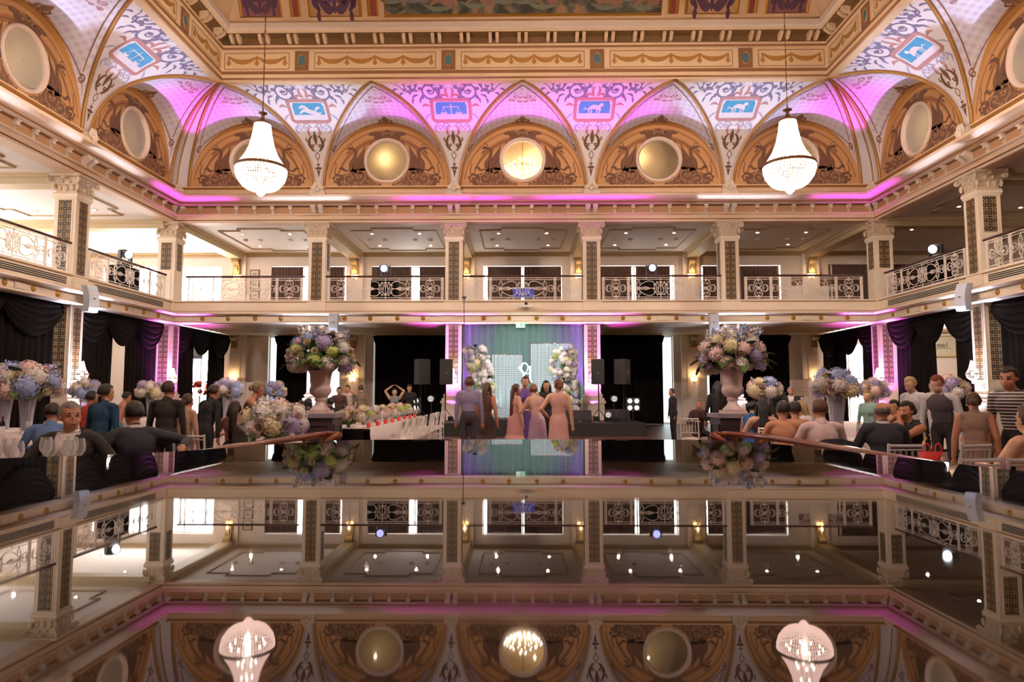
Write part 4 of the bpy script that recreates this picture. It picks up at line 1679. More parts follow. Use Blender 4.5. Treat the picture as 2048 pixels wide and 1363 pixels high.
PX = lambda px, Y: at(px, 540, Y).x
gcur = 'brown gallery curtains'
for k, (a, b_, lab) in enumerate(((540, 607, 'pleated brown curtain left of the glaring gap in the first back gallery window'), (621, 690, 'pleated brown curtain behind the second gallery column'),
                                  (741, 822, 'pleated brown curtain behind the blue stage light near the bright windows'), (839, 896, 'pleated brown curtain right of the brightest gallery window slit'),
                                  (975, 1043, 'pleated brown curtain, left half of the central gallery window'), (1048, 1122, 'pleated brown curtain, right half of the central gallery window'),
                                  (1189, 1263, 'pleated brown curtain left of the slit beside the second blue stage light'), (1271, 1340, 'pleated brown curtain behind the blue stage light near the dim gallery'),
                                  (1405, 1480, 'pleated brown curtain behind the last back gallery column'), (1480, 1557, 'pleated brown curtain left of the last glowing slit of the back gallery'))):
    curtain(lab, (PX(a, 32.08), 32.08), (PX(b_, 32.08), 32.08), 4.97, 7.40, M_CURB, 0.035, 0.14, k, gcur)
curtain('dark brown curtain closing the end window of the dim side gallery', (14.4, 32.0), (19.5, 32.0), 4.97, 7.45, M_CURB, 0.04, 0.16, 77, gcur)
gk = 'black ground floor drapes'
for k, (a, b_, lab) in enumerate(((558, 642, 'black drape on the back wall behind the first floral urn'), (753, 897, 'black swagged drape on the back wall behind the tall loudspeakers'),
                                  (1198, 1322, 'black swagged drape on the back wall beside the blue-white window strip'), (1413, 1572, 'black drape on the back wall behind the second floral urn'))):
    x0, x1 = PX(a, 31.85), PX(b_, 31.85)
    t = curtain(lab, (x0, 31.85), (x1, 31.85), 0.02, 4.12, M_CURK, 0.07, 0.26, 20 + k, gk)
    n = 3 if x1 - x0 > 2.6 else 2
    for j in range(n):
        put('swag', swag_mesh((x1 - x0) / n * 1.12, 0.85, j, M_CURK), t, ((x1 - x0) * (j + .5) / n, -0.06, 4.12))
ymap = lambda px, X: 1365.33 * abs(X) / abs(px - 1043.0)
XC = HX + 0.38
for sg in (-1, 1):
    nm = 'bright' if sg < 0 else 'picture'
    if sg < 0:
        segs = [(15.5, 20.0, 'nearest the viewer past the first side column'), (20.75, ymap(213, XC), 'between the first column and the tall white gap'), (ymap(238, XC), 25.75, 'lit violet beside the corner column'),
                (26.4, ymap(378, XC), 'beyond the corner column, before the shop sign'), (ymap(411, XC), 31.7, 'beyond the shop sign at the back wall')]
        wd = 'left'
    else:
        segs = [(15.5, 20.0, 'nearest the viewer past the framed picture'), (20.75, ymap(1905, XC), 'between the side column and the framed picture'), (ymap(1862, XC), 25.55, 'lit violet beside the corner column'),
                (26.4, ymap(1721, XC), 'beyond the corner column beside the glaring window'), (ymap(1688, XC), 31.7, 'at the back wall beside the glaring window')]
        wd = 'right'
    for k, (a, b_, lab) in enumerate(segs):
        p0, p1 = ((sg * XC, a), (sg * XC, b_)) if sg < 0 else ((sg * XC, b_), (sg * XC, a))
        t = curtain('black pleated drape on the %s side, %s' % ('bright' if sg < 0 else 'far', lab), p0, p1, 0.02, 4.06, M_CURK, 0.07, 0.27, 40 + 7 * k + sg, gk)
    for k, (a, b_, n, lab) in enumerate(((15.4, 20.1, 2, 'over the nearest bay'), (20.7, 25.8, 3, 'over the bay of the bright gap'), (26.3, 31.8, 3, 'over the bay behind the corner column'))):
        t = thing('swag_valance', 'black scalloped swag valance on the %s side, %s' % ('bright' if sg < 0 else 'far', lab), 'valance', (sg * (XC - 0.06), (a + b_) / 2, 4.1), -sg * pi / 2, 'swag valances')
        L = b_ - a
        for j in range(n):
            put('swag', swag_mesh(L / n * 1.1, 1.05, j, M_CURK), t, ((j - (n - 1) / 2) * L / n, 0, 0))
        MB().bx(-L / 2, L / 2, -0.12, -0.02, -0.05, 0.02).build('pelmet', M_CURK, t)

# ------------------------------------------------------------------ wall sconces and crystal sconces
M_SHADE = emat('sconce_glow', (1.0, 0.55, 0.20), 9)
sc_b = MB()
rows = []
for r, z in ((0.05, -0.12), (0.13, -0.08), (0.17, 0.0), (0.18, 0.06)):
    rows.append([(r * cos(pi + pi * j / 10), r * sin(pi + pi * j / 10) * 0.8, z) for j in range(11)])
sc_b.grid(rows)
scm = sc_b.mesh('shade', M_SHADE, True)
scp = MB().bx(-.20, .20, -.02, 0, -.02, .03).bx(-.03, .03, -.05, 0, -.18, -.1).bx(-.20, .20, -.17, 0, .055, .075).mesh('bracket', M_GILT)


def sconce(label, loc, rz=0.0, e=8):
    t = thing('wall_sconce', label, 'sconce', loc, rz, 'warm wall sconces')
    put('shade', scm, t)
    put('bracket', scp, t)
    l = light('sconce_light', 'POINT', (0, -0.22, 0.16), e, (1, 0.62, 0.28), t, 0.05)
    return t


names6 = ['outermost, by the bright windows', 'second from the bright windows', 'third from the bright windows', 'fourth from the bright windows', 'fifth from the bright windows', 'outermost, by the dim gallery']
for x, nm in zip([-CORNER] + BACK_COLS + [CORNER], names6):
    sconce('small glowing gallery wall sconce, ' + nm, (x, YB - .11, at(1046, 552, 32).z))
    if abs(x) > 3:
        sconce('small glowing ground floor wall sconce, ' + nm, (x, YB - .15, at(1046, 757, 32).z))
for sg in (-1, 1):
    sconce('small glowing sconce on the outer wall of the %s side gallery' % ('bright' if sg < 0 else 'dim'), (sg * (XS - .05), 26.6, 6.4), -sg * pi / 2)

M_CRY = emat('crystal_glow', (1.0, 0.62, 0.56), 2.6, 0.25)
M_BULB = emat('bulb_glow', (1.0, 0.85, 0.66), 40)
M_BRONZE = mat('bronze_band', (128, 92, 60), 0.4, 0.6, var=.3)
cs = MB()
for j in range(22):
    a = 2 * pi * j / 22
    top = (0.03 * cos(a), 0.03 * sin(a), 0.42)
    mid = (0.09 * cos(a), 0.09 * sin(a), 0.18)
    bot = (0.17 * cos(a), 0.17 * sin(a), 0.02)
    cs.tube([top, mid, bot], 0.008, 4)
    cs.tube([bot, (0.14 * cos(a), 0.14 * sin(a), -0.10), (0.04 * cos(a), 0.04 * sin(a), -0.18)], 0.009, 4)
csm = cs.mesh('crystal_strands', M_CRY)
crg = MB().lathe([(0.165, 0.0), (0.19, 0.0), (0.19, 0.03), (0.165, 0.03), (0.165, 0.0)], 20, caps=False).lathe([(0.0, .43), (0.045, .43), (0.05, .40), (0.0, .40)], 12, caps=False).mesh('metal_ring', M_BRONZE)
cbl = MB().sphere((0, 0, 0.02), 0.05, 8, 6).sphere((0, 0, 0.16), 0.035, 8, 6).mesh('bulb', M_BULB)
cdr = MB().sphere((0, 0, -0.22), (0.035, 0.035, 0.06), 8, 6).mesh('drop', glassmat('clear_crystal', (1, .95, .95), .4))
for key, loc, rz in [(('back', x), (x, HY + .28 - LW - .22, 1.97), 0) for x in (-2.65, 2.65)] + [(('corner', sg), (sg * (HX + .02 - LW), HY - .28, 1.97), 0) for sg in (-1, 1)] + [((sd, 20.4), on(sd, 20.4, .26 - .0, 1.97), SROT[sd]) for sd in ('left', 'right')] :
    t = thing('crystal_sconce', 'glowing crystal basket sconce on the lower column ' + where[key], 'sconce', loc, rz, 'crystal column sconces')
    s_ = put('crystal_strands', csm, t)
    s_['kind'] = 'stuff'
    put('metal_ring', crg, t)
    put('bulb', cbl, t)
    put('drop', cdr, t)
    MB().tube([(0, 0, .1), (0, .12, .05), (0, .22, .0)], 0.015, 6).build('wall_arm', M_BRONZE, t)
    light('sconce_light', 'POINT', (0, -0.05, 0.5), 10, (1, .6, .45), t, 0.06)

# ------------------------------------------------------------------ chandeliers
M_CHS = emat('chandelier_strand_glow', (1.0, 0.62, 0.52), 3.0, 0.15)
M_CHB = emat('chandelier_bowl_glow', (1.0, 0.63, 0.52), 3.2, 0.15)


def chandelier(label, loc, energy, group='crystal chandeliers', cable=True):
    t = thing('chandelier', label, 'chandelier', loc, 0.0, group)
    # origin at the lower tip
    up = MB()
    N = 64
    for j in range(N):
        a = 2 * pi * j / N
        pts = [(0.20, 1.86), (0.235, 1.6), (0.30, 1.3), (0.40, 1.05), (0.56, 0.80), (0.62, 0.74)]
        up.tube([(r * cos(a), r * sin(a), z) for r, z in pts], 0.0105, 4)
    for z, r in ((1.75, .215), (1.45, .265), (1.15, .36), (.92, .475)):
        up.tube([(r * cos(2 * pi * j / 32), r * sin(2 * pi * j / 32), z) for j in range(32)], 0.008, 4, closed=True)
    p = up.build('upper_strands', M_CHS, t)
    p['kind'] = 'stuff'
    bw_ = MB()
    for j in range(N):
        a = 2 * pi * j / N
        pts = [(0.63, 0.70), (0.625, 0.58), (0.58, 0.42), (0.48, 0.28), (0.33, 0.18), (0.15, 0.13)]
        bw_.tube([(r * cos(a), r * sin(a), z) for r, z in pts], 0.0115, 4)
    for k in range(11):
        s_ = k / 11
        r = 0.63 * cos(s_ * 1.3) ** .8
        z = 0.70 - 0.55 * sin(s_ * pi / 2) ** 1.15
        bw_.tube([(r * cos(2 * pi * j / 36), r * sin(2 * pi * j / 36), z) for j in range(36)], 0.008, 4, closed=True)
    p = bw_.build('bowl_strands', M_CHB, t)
    p['kind'] = 'stuff'
    tp = MB()
    for ring, n, z in ((0.13, 16, .13), (0.09, 12, .075), (0.045, 8, .03)):
        for j in range(n):
            a = 2 * pi * j / n
            tp.sphere((ring * cos(a), ring * sin(a), z), (.022, .022, .05), 5, 4)
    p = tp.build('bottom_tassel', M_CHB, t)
    p['kind'] = 'stuff'
    MB().lathe([(0.615, 0.69), (0.65, 0.69), (0.655, 0.72), (0.65, 0.755), (0.615, 0.755), (0.615, 0.69)], 40, caps=False).build('metal_band', M_BRONZE, t, True)
    MB().lathe([(0.0, 1.86), (0.21, 1.86), (0.21, 1.90), (0.12, 1.95), (0.05, 2.0), (0.04, 2.12), (0.11, 2.15), (0.11, 2.17), (0.02, 2.2), (0.015, 2.3)], 20, caps=False).build('crown', M_BRONZE, t, True)
    for n, r, z in ((10, 0.40, 0.62), (6, 0.20, 1.05), (4, 0.12, 1.4)):
        for j in range(n):
            a = 2 * pi * (j + .3) / n
            bb = MB().sphere((r * cos(a), r * sin(a), z), (0.03, 0.03, 0.05), 6, 5)
            bb.build('bulb', M_BULB, t)
    top = 18.0 - loc[2]
    ca = MB()
    n = int((top - 2.25) / 0.16)
    for k in range(n):
        z = 2.28 + 0.16 * k
        ca.tube([(0.012 * cos(q) * (1 if k % 2 else 0.3), 0.012 * cos(q) * (0.3 if k % 2 else 1), z + 0.09 * sin(q)) for q in (0, 1.05, 2.1, 3.14, 4.19, 5.24)], 0.006, 4, closed=True)
    ca.tube([(0, 0, 2.2), (0, 0, top)], 0.009, 5)
    ca.build('chain', M_BRONZE, t)
    light('chandelier_light', 'POINT', (0, 0, 0.62), energy, (1.0, 0.80, 0.65), t, 0.05)
    return t


pL = at(521, 391, 17.0)
pR = at(1580, 386, 17.0)
chandelier('glowing crystal basket chandelier hanging over the long dining table', pL, 1500)
chandelier('glowing crystal basket chandelier hanging before the lunette nearest the dim gallery', pR, 1500)
# pair added out of view, hung high to light the upper hall
for sg in (-1, 1):
    chandelier('added out-of-view crystal basket chandelier over the near half of the hall, %s side' % ('bright window' if sg < 0 else 'dim gallery'), (sg * 6.8, 3.0, 11.3), 5600)
# ring of lamps seen through the central oculus
t = thing('oculus_chandelier', 'chandelier of many small bulbs glowing behind the central round window', 'chandelier', (0, HY + 1.0, ZSP + 0.84))
for ring, n, z in ((0.74, 18, .26), (0.62, 16, 0.14), (0.46, 13, 0.04), (0.26, 9, -0.04), (.14, 4, .62), (.5, 9, .42)):
    for j in range(n):
        a = 2 * pi * j / n + z
        MB().sphere((ring * cos(a), ring * sin(a) * .6, z), (0.026, 0.026, 0.04), 6, 5).build('bulb', M_BULB, t)
MB().lathe([(.6, .18), (.63, .18), (.63, .21), (.6, .21)], 28, caps=False).lathe([(.02, 0), (.02, 1.3)], 6, caps=False).build('frame', M_GILT, t)

# ------------------------------------------------------------------ stage uplights at the foot of every column
C_MAG = (0.85, 0.08, 1.0)
C_PUR = (0.62, 0.10, 1.0)
C_WHT = (0.62, 0.68, 1.0)
upm = MB()
upm.lathe([(0.0, 0.0), (0.13, 0.0), (0.13, 0.16), (0.11, 0.20), (0.0, 0.17)], 14, caps=False)
upm_ = upm.mesh('lamp_body', M_DARK, True)


def uplight(label, loc, color, energy, spot=31, spill=.10, to=(0, 1), zq=0.0):
    t = thing('uplight', label, 'uplight', loc, 0.0, 'floor uplights')
    put('lamp_body', upm_, t)
    MB().lathe([(0.0, 0.185), (0.10, 0.19)], 14, caps=False).build('lens', emat('uplens_%d%d%d' % tuple(int(9 * c) for c in color), color, 6), t)
    l = light('uplight_beam', 'SPOT', (0, 0, 0.21), energy, color, t, 0.08, spot_size=radians(spot + 3), spot_blend=0.75)
    l.rotation_euler = (pi, 0, 0)
    q = (-to[0] * .5, -to[1] * .5, zq)
    put('added_lamp_body', upm_, t, q, None, (.8, .8, .8))  # second head added to wash the column face with colour
    w = light('added_column_wash', 'SPOT', (q[0], q[1], zq + 0.20), energy * spill, color, t, 0.08, spot_size=radians(62), spot_blend=0.7)
    w.rotation_euler = Vector((to[0] * .95, to[1] * .95, 2.7)).to_track_quat('-Z', 'Y').to_euler()
    return t


UQ = 0.42
for x, c, n in ((-7.95, C_WHT, 'white'), (-2.65, C_MAG, 'magenta'), (2.65, C_MAG, 'magenta'), (7.95, C_WHT, 'white')):
    uplight('%s floor uplight at the foot of the column %s' % (n, where[('back', x)]), (x, HY - UQ, 0), c, 5200 if c is C_MAG else 4400, spill=.22 if c is C_MAG else .12, zq=.42 if c is C_MAG else 0)
for sg in (-1, 1):
    uplight('small magenta floor uplight at the foot of the column %s' % where[('corner', sg)], (sg * (HX - UQ), HY - UQ, 0), C_MAG, 6500, spill=.24, to=(sg * .7, .7))
for sd in ('left', 'right'):
    for y in SIDE_COLS:
        uplight('white floor uplight at the column foot %s' % where[(sd, y)], on(sd, y, UQ, 0), C_WHT, 4400, to=(-1 if sd == 'left' else 1, 0))

# lamps added to brighten the ground floor aisles
for sg in (-1, 1):
    for y, e in ((18, 160), (24, 200), (29, 200)):
        t = thing('added_aisle_lamp', 'added ceiling lamp brightening the %s aisle, %s' % ('bright' if sg < 0 else 'far', {18: 'nearest the viewer', 24: 'middle', 29: 'at the back wall'}[y]), 'ceiling lamp', (sg * 17.5, y, 4.18), 0, 'added aisle lamps')
        MB().lathe([(0.0, -.02), (0.16, -.02), (0.18, .0)], 16, caps=False).build('diffuser', emat('added_aisle_glow', (1, .9, .75), 8), t)
        light('added_aisle_light', 'POINT', (0, 0, -0.25), e, (1, .88, .72), t, 0.2)
# ------------------------------------------------------------------ foreground counter and hand rails
def counter_mat():
    m = bpy.data.materials.new('polished_black_top')
    m.use_nodes = True
    nt = m.node_tree
    b = nt.nodes['Principled BSDF']
    b.inputs['Base Color'].default_value = (0.012, 0.010, 0.010, 1)
    b.inputs['IOR'].default_value = 1.52
    tc = nt.nodes.new('ShaderNodeTexCoord')
    nz = nt.nodes.new('ShaderNodeTexNoise')
    nz.inputs['Scale'].default_value = 5
    nz.inputs['Detail'].default_value = 4
    nt.links.new(tc.outputs['Object'], nz.inputs['Vector'])
    mr = nt.nodes.new('ShaderNodeMapRange')
    mr.inputs['From Min'].default_value = 0.45
    mr.inputs['From Max'].default_value = 0.8
    mr.inputs['To Min'].default_value = 0.012
    mr.inputs['To Max'].default_value = 0.05
    nt.links.new(nz.outputs['Fac'], mr.inputs['Value'])
    nt.links.new(mr.outputs[0], b.inputs['Roughness'])
    return m


M_TOP = counter_mat()
ct = thing('bar_counter', 'polished black mirror-like counter top filling the foreground', 'counter', (0, 0, 0))
ZT = 1.20
outl = spline([(-2.6, 0.9), (-1.95, 1.75), (-1.70, 2.10), (-1.34, 2.30), (-1.12, 2.58), (-0.97, 2.82), (-0.84, 2.96), (-0.5, 3.02), (0, 3.04), (0.5, 3.03), (0.76, 2.99), (0.86, 2.90), (1.0, 2.70), (1.08, 2.42), (1.19, 2.06), (1.27, 1.76), (1.7, 0.9)], 4)
poly = outl + [(1.7, -0.7), (-2.6, -0.7)]
poly = poly[::-1]
MB().prism(poly, ZT - 0.035, ZT).build('counter_top', M_TOP, ct)
inner = [(p[0] * 0.9 - .03, p[1] * 0.93 - .02) for p in poly]
MB().prism(inner, 0.0, ZT - 0.035).build('counter_body', mat('counter_body', (30, 24, 22), .5), ct)

M_MAHOG = mat('mahogany', (126, 50, 26), 0.14, var=0.45, scale=7, stretch=(1, 6, 1), coat=0.5)
M_BRASS = mat('brass', (190, 140, 70), 0.25, 0.9, var=.1)


def handrail(label, sg):
    t = thing('stair_handrail', label, 'handrail', (0, 0, 0), 0, 'mahogany hand rails')
    z = 0.925
    if sg < 0:
        pts = [(-2.28, 8.05, z), (-2.36, 8.05, z), (-2.42, 7.8, z), (-2.50, 6.9, z), (-2.56, 5.9, z), (-2.60, 5.0, z), (-2.62, 3.9, z)]
        end = [(-2.20, 8.06, z), (-2.14, 8.05, z - .0)]
    else:
        pts = [(2.26, 8.05, z), (2.40, 8.10, z), (2.55, 7.9, z), (2.66, 7.2, z), (2.70, 6.2, z), (2.70, 5.0, z), (2.70, 3.9, z)]
        end = None
    path = spline(pts, 6)
    b = MB()
    prof = [(-.034, -.02), (-.04, .0), (-.034, .022), (-.018, .034), (.018, .034), (.034, .022), (.04, 0), (.034, -.02), (.02, -.03), (-.02, -.03)]
    rows = []
    for i, p in enumerate(path):
        a, c = path[max(i - 1, 0)], path[min(i + 1, len(path) - 1)]
        d = Vector((c[0] - a[0], c[1] - a[1], 0)).normalized()
        n = Vector((-d.y, d.x, 0))
        rows.append([(p[0] + n.x * u, p[1] + n.y * u, p[2] + v) for u, v in prof])
    b.grid(rows, close_v=True)
    b.f.append(tuple(range(10)))
    b.m.append(0)
    b.build('rail', M_MAHOG, t, True)
    # turned-down end
    x0 = pts[0][0]
    s = -1 if sg < 0 else 1
    dn = [(x0 - s * 0.0, 8.04, z), (x0 - s * 0.06, 8.03, z + .002), (x0 - s * 0.10, 8.0, z - .01), (x0 - s * 0.03, 7.92, z - .05), (x0 + s * 0.03, 7.86, z - .12), (x0 + s * .05, 7.84, z - .20)]
    MB().tube(spline(dn, 5), 0.036, 10).build('rail_end', M_MAHOG, t, True)
    pm = MB().tube([(0, 0, 0), (0, 0, z - 0.02)], 0.02, 8).lathe([(0.05, 0), (0.05, .02), (.02, .04)], 10, caps=False).mesh('baluster', M_BRASS)
    for k in (0, 8, 14, 20, 26, 32):
        if k < len(path):
            put('baluster', pm, t, (path[k][0], path[k][1], 0))
    return t


handrail('curved mahogany hand rail in front of the urn with green hydrangea', -1)
handrail('curved mahogany hand rail in front of the urn with pink peonies', 1)

# ------------------------------------------------------------------ stage
M_BLK = mat('stage_black', (34, 30, 29), 0.6, var=.3)
M_BLK2 = mat('speaker_black', (40, 40, 42), 0.55, var=.2, scale=40, bump=.1)
M_BLKS = mat('speaker_grille_grey', (112, 116, 122), 0.5, var=.2, scale=60, bump=.2)
M_STEEL = mat('dark_steel', (60, 60, 62), .35, .7)
st = thing('stage_platform', 'low black stage platform with panelled skirt under the floral arch', 'stage', (0, 0, 0))
MB().bx(-4.0, 4.1, 22.9, 25.5, 0.36, 0.42).build('deck', M_BLK, st)
for k in range(6):
    x0 = -4.0 + 1.35 * k
    MB().bx(x0 + .01, x0 + 1.34, 22.9, 22.95, 0.0, 0.36).build('skirt_panel', M_BLK, st)
MB().bx(-4.0, -3.95, 22.95, 25.5, 0, .36).build('skirt_panel', M_BLK, st)
MB().bx(4.05, 4.1, 22.95, 25.5, 0, .36).build('skirt_panel', M_BLK, st)
t = curtain('pleated teal backdrop curtain hung between the two stage columns', (-2.30, 26.15), (2.30, 26.15), 0.43, 4.05, M_CURT, 0.06, 0.24, 5)

M_CHROME = mat('chrome_tube', (210, 214, 220), .15, .9, var=.05)
M_STRAND = mat('crystal_strand', (226, 234, 240), .2, .2, var=.3, scale=30, emit=(235, 242, 250), estr=0.55)  # emission stands in for the stage light on the strands


def strand(L):
    b = MB()
    n = int(L / 0.075)
    rows = []
    for k in range(n * 2 + 1):
        r = 0.012 if k % 2 else 0.005
        rows.append([(r * cos(2 * pi * j / 4), r * sin(2 * pi * j / 4), -L * k / (2 * n)) for j in range(4)])
    b.grid(rows, close_v=True)
    return b.mesh('crystal_strand', M_STRAND)


def crystal_screen(label, x0, x1, z1, Y):
    t = thing('crystal_screen', label, 'screen', ((x0 + x1) / 2, Y, 0.42), 0, 'crystal strand screens')
    w = (x1 - x0) / 2
    h = z1 - 0.42
    b = MB()
    for x in (-w, w):
        for y in (-.15, .15):
            MB().tube([(x, y, 0), (x, y, h)], 0.018, 8).build('upright', M_CHROME, t, True)
    for y in (-.15, .15):
        MB().tube([(-w, y, h), (w, y, h)], 0.02, 8).build('cross_bar', M_CHROME, t, True)
        MB().tube([(-w, y, 0.02), (w, y, 0.02)], 0.02, 8).build('cross_bar', M_CHROME, t, True)
    for x in (-w, w):
        MB().tube([(x, -.15, h), (x, .15, h)], 0.02, 8).build('cross_bar', M_CHROME, t, True)
    sm = strand(h - 0.08)
    n = int(2 * w / 0.05)
    for k in range(n):
        put('crystal_strand', sm, t, (-w + 0.03 + (2 * w - .06) * k / (n - 1), -.15 if k % 2 else -.12, h - 0.02))
    return t


a, b_ = at(984, 709, 25.2), at(1045, 709, 25.2)
crystal_screen('shorter screen of hanging crystal strands on the stage', a.x, b_.x, a.z, 25.2)
a, b_ = at(1061, 687, 25.2), at(1138, 687, 25.2)
crystal_screen('taller screen of hanging crystal strands on the stage', a.x, b_.x, a.z, 25.2)

# monogram
M_MONO = mat('white_acrylic', (250, 250, 250), .3, emit=(255, 255, 255), estr=.6)
t = thing('monogram_sign', 'white interlaced letter monogram standing before the crystal screens', 'sign', (0, 0, 0))
u = lambda px, py: (at(px, py, 24.6).x, at(px, py, 24.6).z)


def ribbon(pts, ws, Y, name):
    k = len(pts)
    b = MB()
    rows = []
    for i in range(k):
        a, c = pts[max(i - 1, 0)], pts[min(i + 1, k - 1)]
        dx, dz = c[0] - a[0], c[1] - a[1]
        L = hypot(dx, dz) or 1
        w = ws[0] + (ws[1] - ws[0]) * i / (k - 1) if len(ws) == 2 else ws[min(i, len(ws) - 1)]
        nx, nz = -dz / L * w / 2, dx / L * w / 2
        x, z = pts[i]
        rows.append([(x - nx, Y, z - nz), (x + nx, Y, z + nz), (x + nx, Y + .03, z + nz), (x - nx, Y + .03, z - nz)])
    b.grid(rows, close_v=True)
    o_ = len(b.v) - 4 * k
    b.f += [(o_, o_ + 1, o_ + 2, o_ + 3), (o_ + 4 * k - 1, o_ + 4 * k - 2, o_ + 4 * k - 3, o_ + 4 * k - 4)]
    b.m += [0, 0]
    return b.build(name, M_MONO, t)


ribbon(spline([u(1038, 733), u(1043, 740), u(1048, 747)], 4), (0.09, 0.07), 24.6, 'letter_stroke')
ribbon(spline([u(1048, 748), u(1054, 741), u(1056, 732), u(1051, 726), u(1045, 727), u(1043, 734)], 6), (0.03, 0.06), 24.59, 'letter_stroke')
ribbon([u(1047.5, 746), u(1047.5, 757)], (0.085, .085), 24.61, 'letter_stroke')
ribbon([u(1044, 757), u(1051, 757)], (0.03, .03), 24.61, 'letter_stroke')
ribbon(spline([u(1060, 732), u(1060, 747), u(1060.5, 758), u(1064, 763)], 5), (0.075, .05), 24.61, 'letter_stroke')
ribbon([u(1056, 732.5), u(1063, 731.5)], (0.03, .02), 24.6, 'letter_stroke')
ribbon([u(1049, 746.5), u(1060, 746.5)], (0.035, .035), 24.62, 'letter_stroke')
for px in (1047.5, 1060.5):
    x, z = u(px, 757)
    MB().tube([(x, 24.64, .42), (x, 24.64, z + .1)], 0.01, 6).build('support_rod', M_CHROME, t)
x, z = u(1054, 757)
MB().bx(x - .3, x + .3, 24.5, 24.8, .42, .44).build('base_plate', M_CHROME, t)


# loudspeakers on stands
def loudspeaker(label, px, Y, yaw, ytop=718, ybot=768, base=0.42):
    p1, p0 = at(px, ytop, Y), at(px, ybot, Y)
    h = p1.z - p0.z
    t = thing('loudspeaker', label, 'loudspeaker', (p0.x, Y, p0.z), yaw, 'loudspeakers beside the stage')
    b = MB()
    w, d = 0.23, 0.24
    b.prism([(-w, -d), (w, -d), (w * .6, d), (-w * .6, d)], 0, h)
    b.build('cabinet', M_BLK2, t)
    gr = MB().bx(-w + .015, w - .015, -d - .012, -d, .03, h - .03).build('grille', M_BLK2, t)
    MB().bx(-.03, .03, -d - .02, -d - .012, h * .42, h * .45).build('badge', M_CHROME, gr)
    
    MB().bx(w * .78, w * .82, -.06, .06, h * .4, h * .6).build('side_handle', M_BLKS, t)
    s = thing('speaker_stand', 'thin black stand carrying the ' + label, 'stand', (p0.x, Y, base), 0, 'loudspeaker stands')
    MB().tube([(0, 0, 0.02), (0, 0, p0.z - base)], 0.022, 8).build('pole', M_STEEL, s, True)
    for k in range(3):
        a = 2 * pi * k / 3 + .5
        MB().tube([(0, 0, .45), (.38 * cos(a), .38 * sin(a), 0.012)], 0.012, 6).build('leg', M_STEEL, s)
    return t


loudspeaker('outer black loudspeaker on the long table side', 842, 24.0, radians(40), base=.42)
loudspeaker('inner black loudspeaker on the long table side', 891, 24.1, radians(12))
loudspeaker('inner black loudspeaker on the grey-haired guest side', 1197, 24.1, radians(-12))
loudspeaker('outer black loudspeaker on the grey-haired guest side', 1247, 24.0, radians(-40))

M_LENS = emat('stage_lens', (1.0, 0.95, 0.80), 1.6)


def blinder(label, px, py, Y):
    p = at(px, py, Y)
    t = thing('stage_blinder', label, 'stage light', (p.x, p.y, p.z), 0, 'four lamp blinders')
    MB().box((0, 0, 0), (.46, .14, .46)).build('housing', M_BLK2, t)
    for a in (-1, 1):
        for c in (-1, 1):
            b = MB()
            rows = [[(a * .115 + r * cos(2 * pi * j / 14), -.072 - d, c * .115 + r * sin(2 * pi * j / 14)) for j in range(14)] for r, d in ((.08, 0), (.075, .02), (.001, .03))]
            b.grid(rows, close_v=True)
            b.build('lens', M_LENS, t, True)
    MB().tube([(0, 0, -.23), (0, 0, -(p.z - .42))], .018, 6).build('pole', M_STEEL, t)
    MB().box((0, 0, -(p.z - .43)), (.34, .34, .02)).build('foot', M_STEEL, t)


blinder('square four lamp stage light on the long table side', 826, 808, 23.3)
blinder('square four lamp stage light on the grey-haired guest side', 1266, 808, 23.3)


def par(label, px, py, Y):
    p = at(px, py, Y)
    t = thing('par_light', label, 'stage light', (p.x, p.y, p.z), 0, 'round stage lights')
    b = MB()
    rows = [[(r * cos(2 * pi * j / 18), y, r * sin(2 * pi * j / 18)) for j in range(18)] for r, y in ((.02, .2), (.11, .18), (.12, -.1), (.10, -.1))]
    b.grid(rows, close_v=True)
    b.build('housing', M_BLK2, t, True)
    for q, n, r in ((0, 1, 0), (1, 6, .05), (2, 8, .085)):
        for j in range(n):
            a = 2 * pi * j / n
            c = (r * cos(a), -.09, r * sin(a))
            MB().sphere(c, .016, 6, 5).build('led', M_LENS, t)
    MB().tube([(0, .05, -.11), (0, .05, -(p.z - .43))], .02, 6).build('pole', M_STEEL, t)
    MB().box((0, .05, -(p.z - .43)), (.28, .28, .02)).build('foot', M_STEEL, t)


par('upper round lamp beside the long table side stage column', 862, 797, 23.1)
par('lower round lamp beside the long table side stage column', 874, 829, 24.0)
par('upper round lamp beside the other stage column', 1228, 797, 23.1)
par('lower round lamp beside the other stage column', 1216, 829, 24.0)

# monitors and effect boxes on stage
t = thing('stage_monitor', 'black wedge floor monitor on the stage by the taller crystal screen', 'loudspeaker', (at(1158, 840, 23.4).x, 23.4, .42))
wd = MB()
rows = [[(s_ * .42, y, z) for y, z in ((-.25, 0), (-.25, .12), (.05, .42), (.25, .42), (.25, 0))] for s_ in (-1, 1)]
wd.grid(rows)
wd.f += [(0, 1, 2, 3, 4), (9, 8, 7, 6, 5), (0, 4, 9, 5)]
wd.m += [0, 0, 0]
wd.build('cabinet', M_BLK2, t)
MB().bx(-.08, .08, -.262, -.25, .04, .07).build('badge', M_CHROME, t)
t = thing('stage_monitor', 'black wedge floor monitor on the stage beside the magenta column', 'loudspeaker', (at(1187, 840, 23.5).x + .95, 24.6, .42), -.3)
put('cabinet', wd.mesh('cabinet', M_BLK2), t)
t = thing('dry_ice_machine', 'low silver and black effects machine at the foot of the shorter crystal screen', 'machine', (at(1005, 845, 23.3).x, 23.3, .42))
MB().bx(-.42, .42, -.2, .2, 0, .10).build('case', M_BLK2, t)
MB().bx(-.40, .40, -.19, .19, .10, .17).build('top_tray', M_CHROME, t)
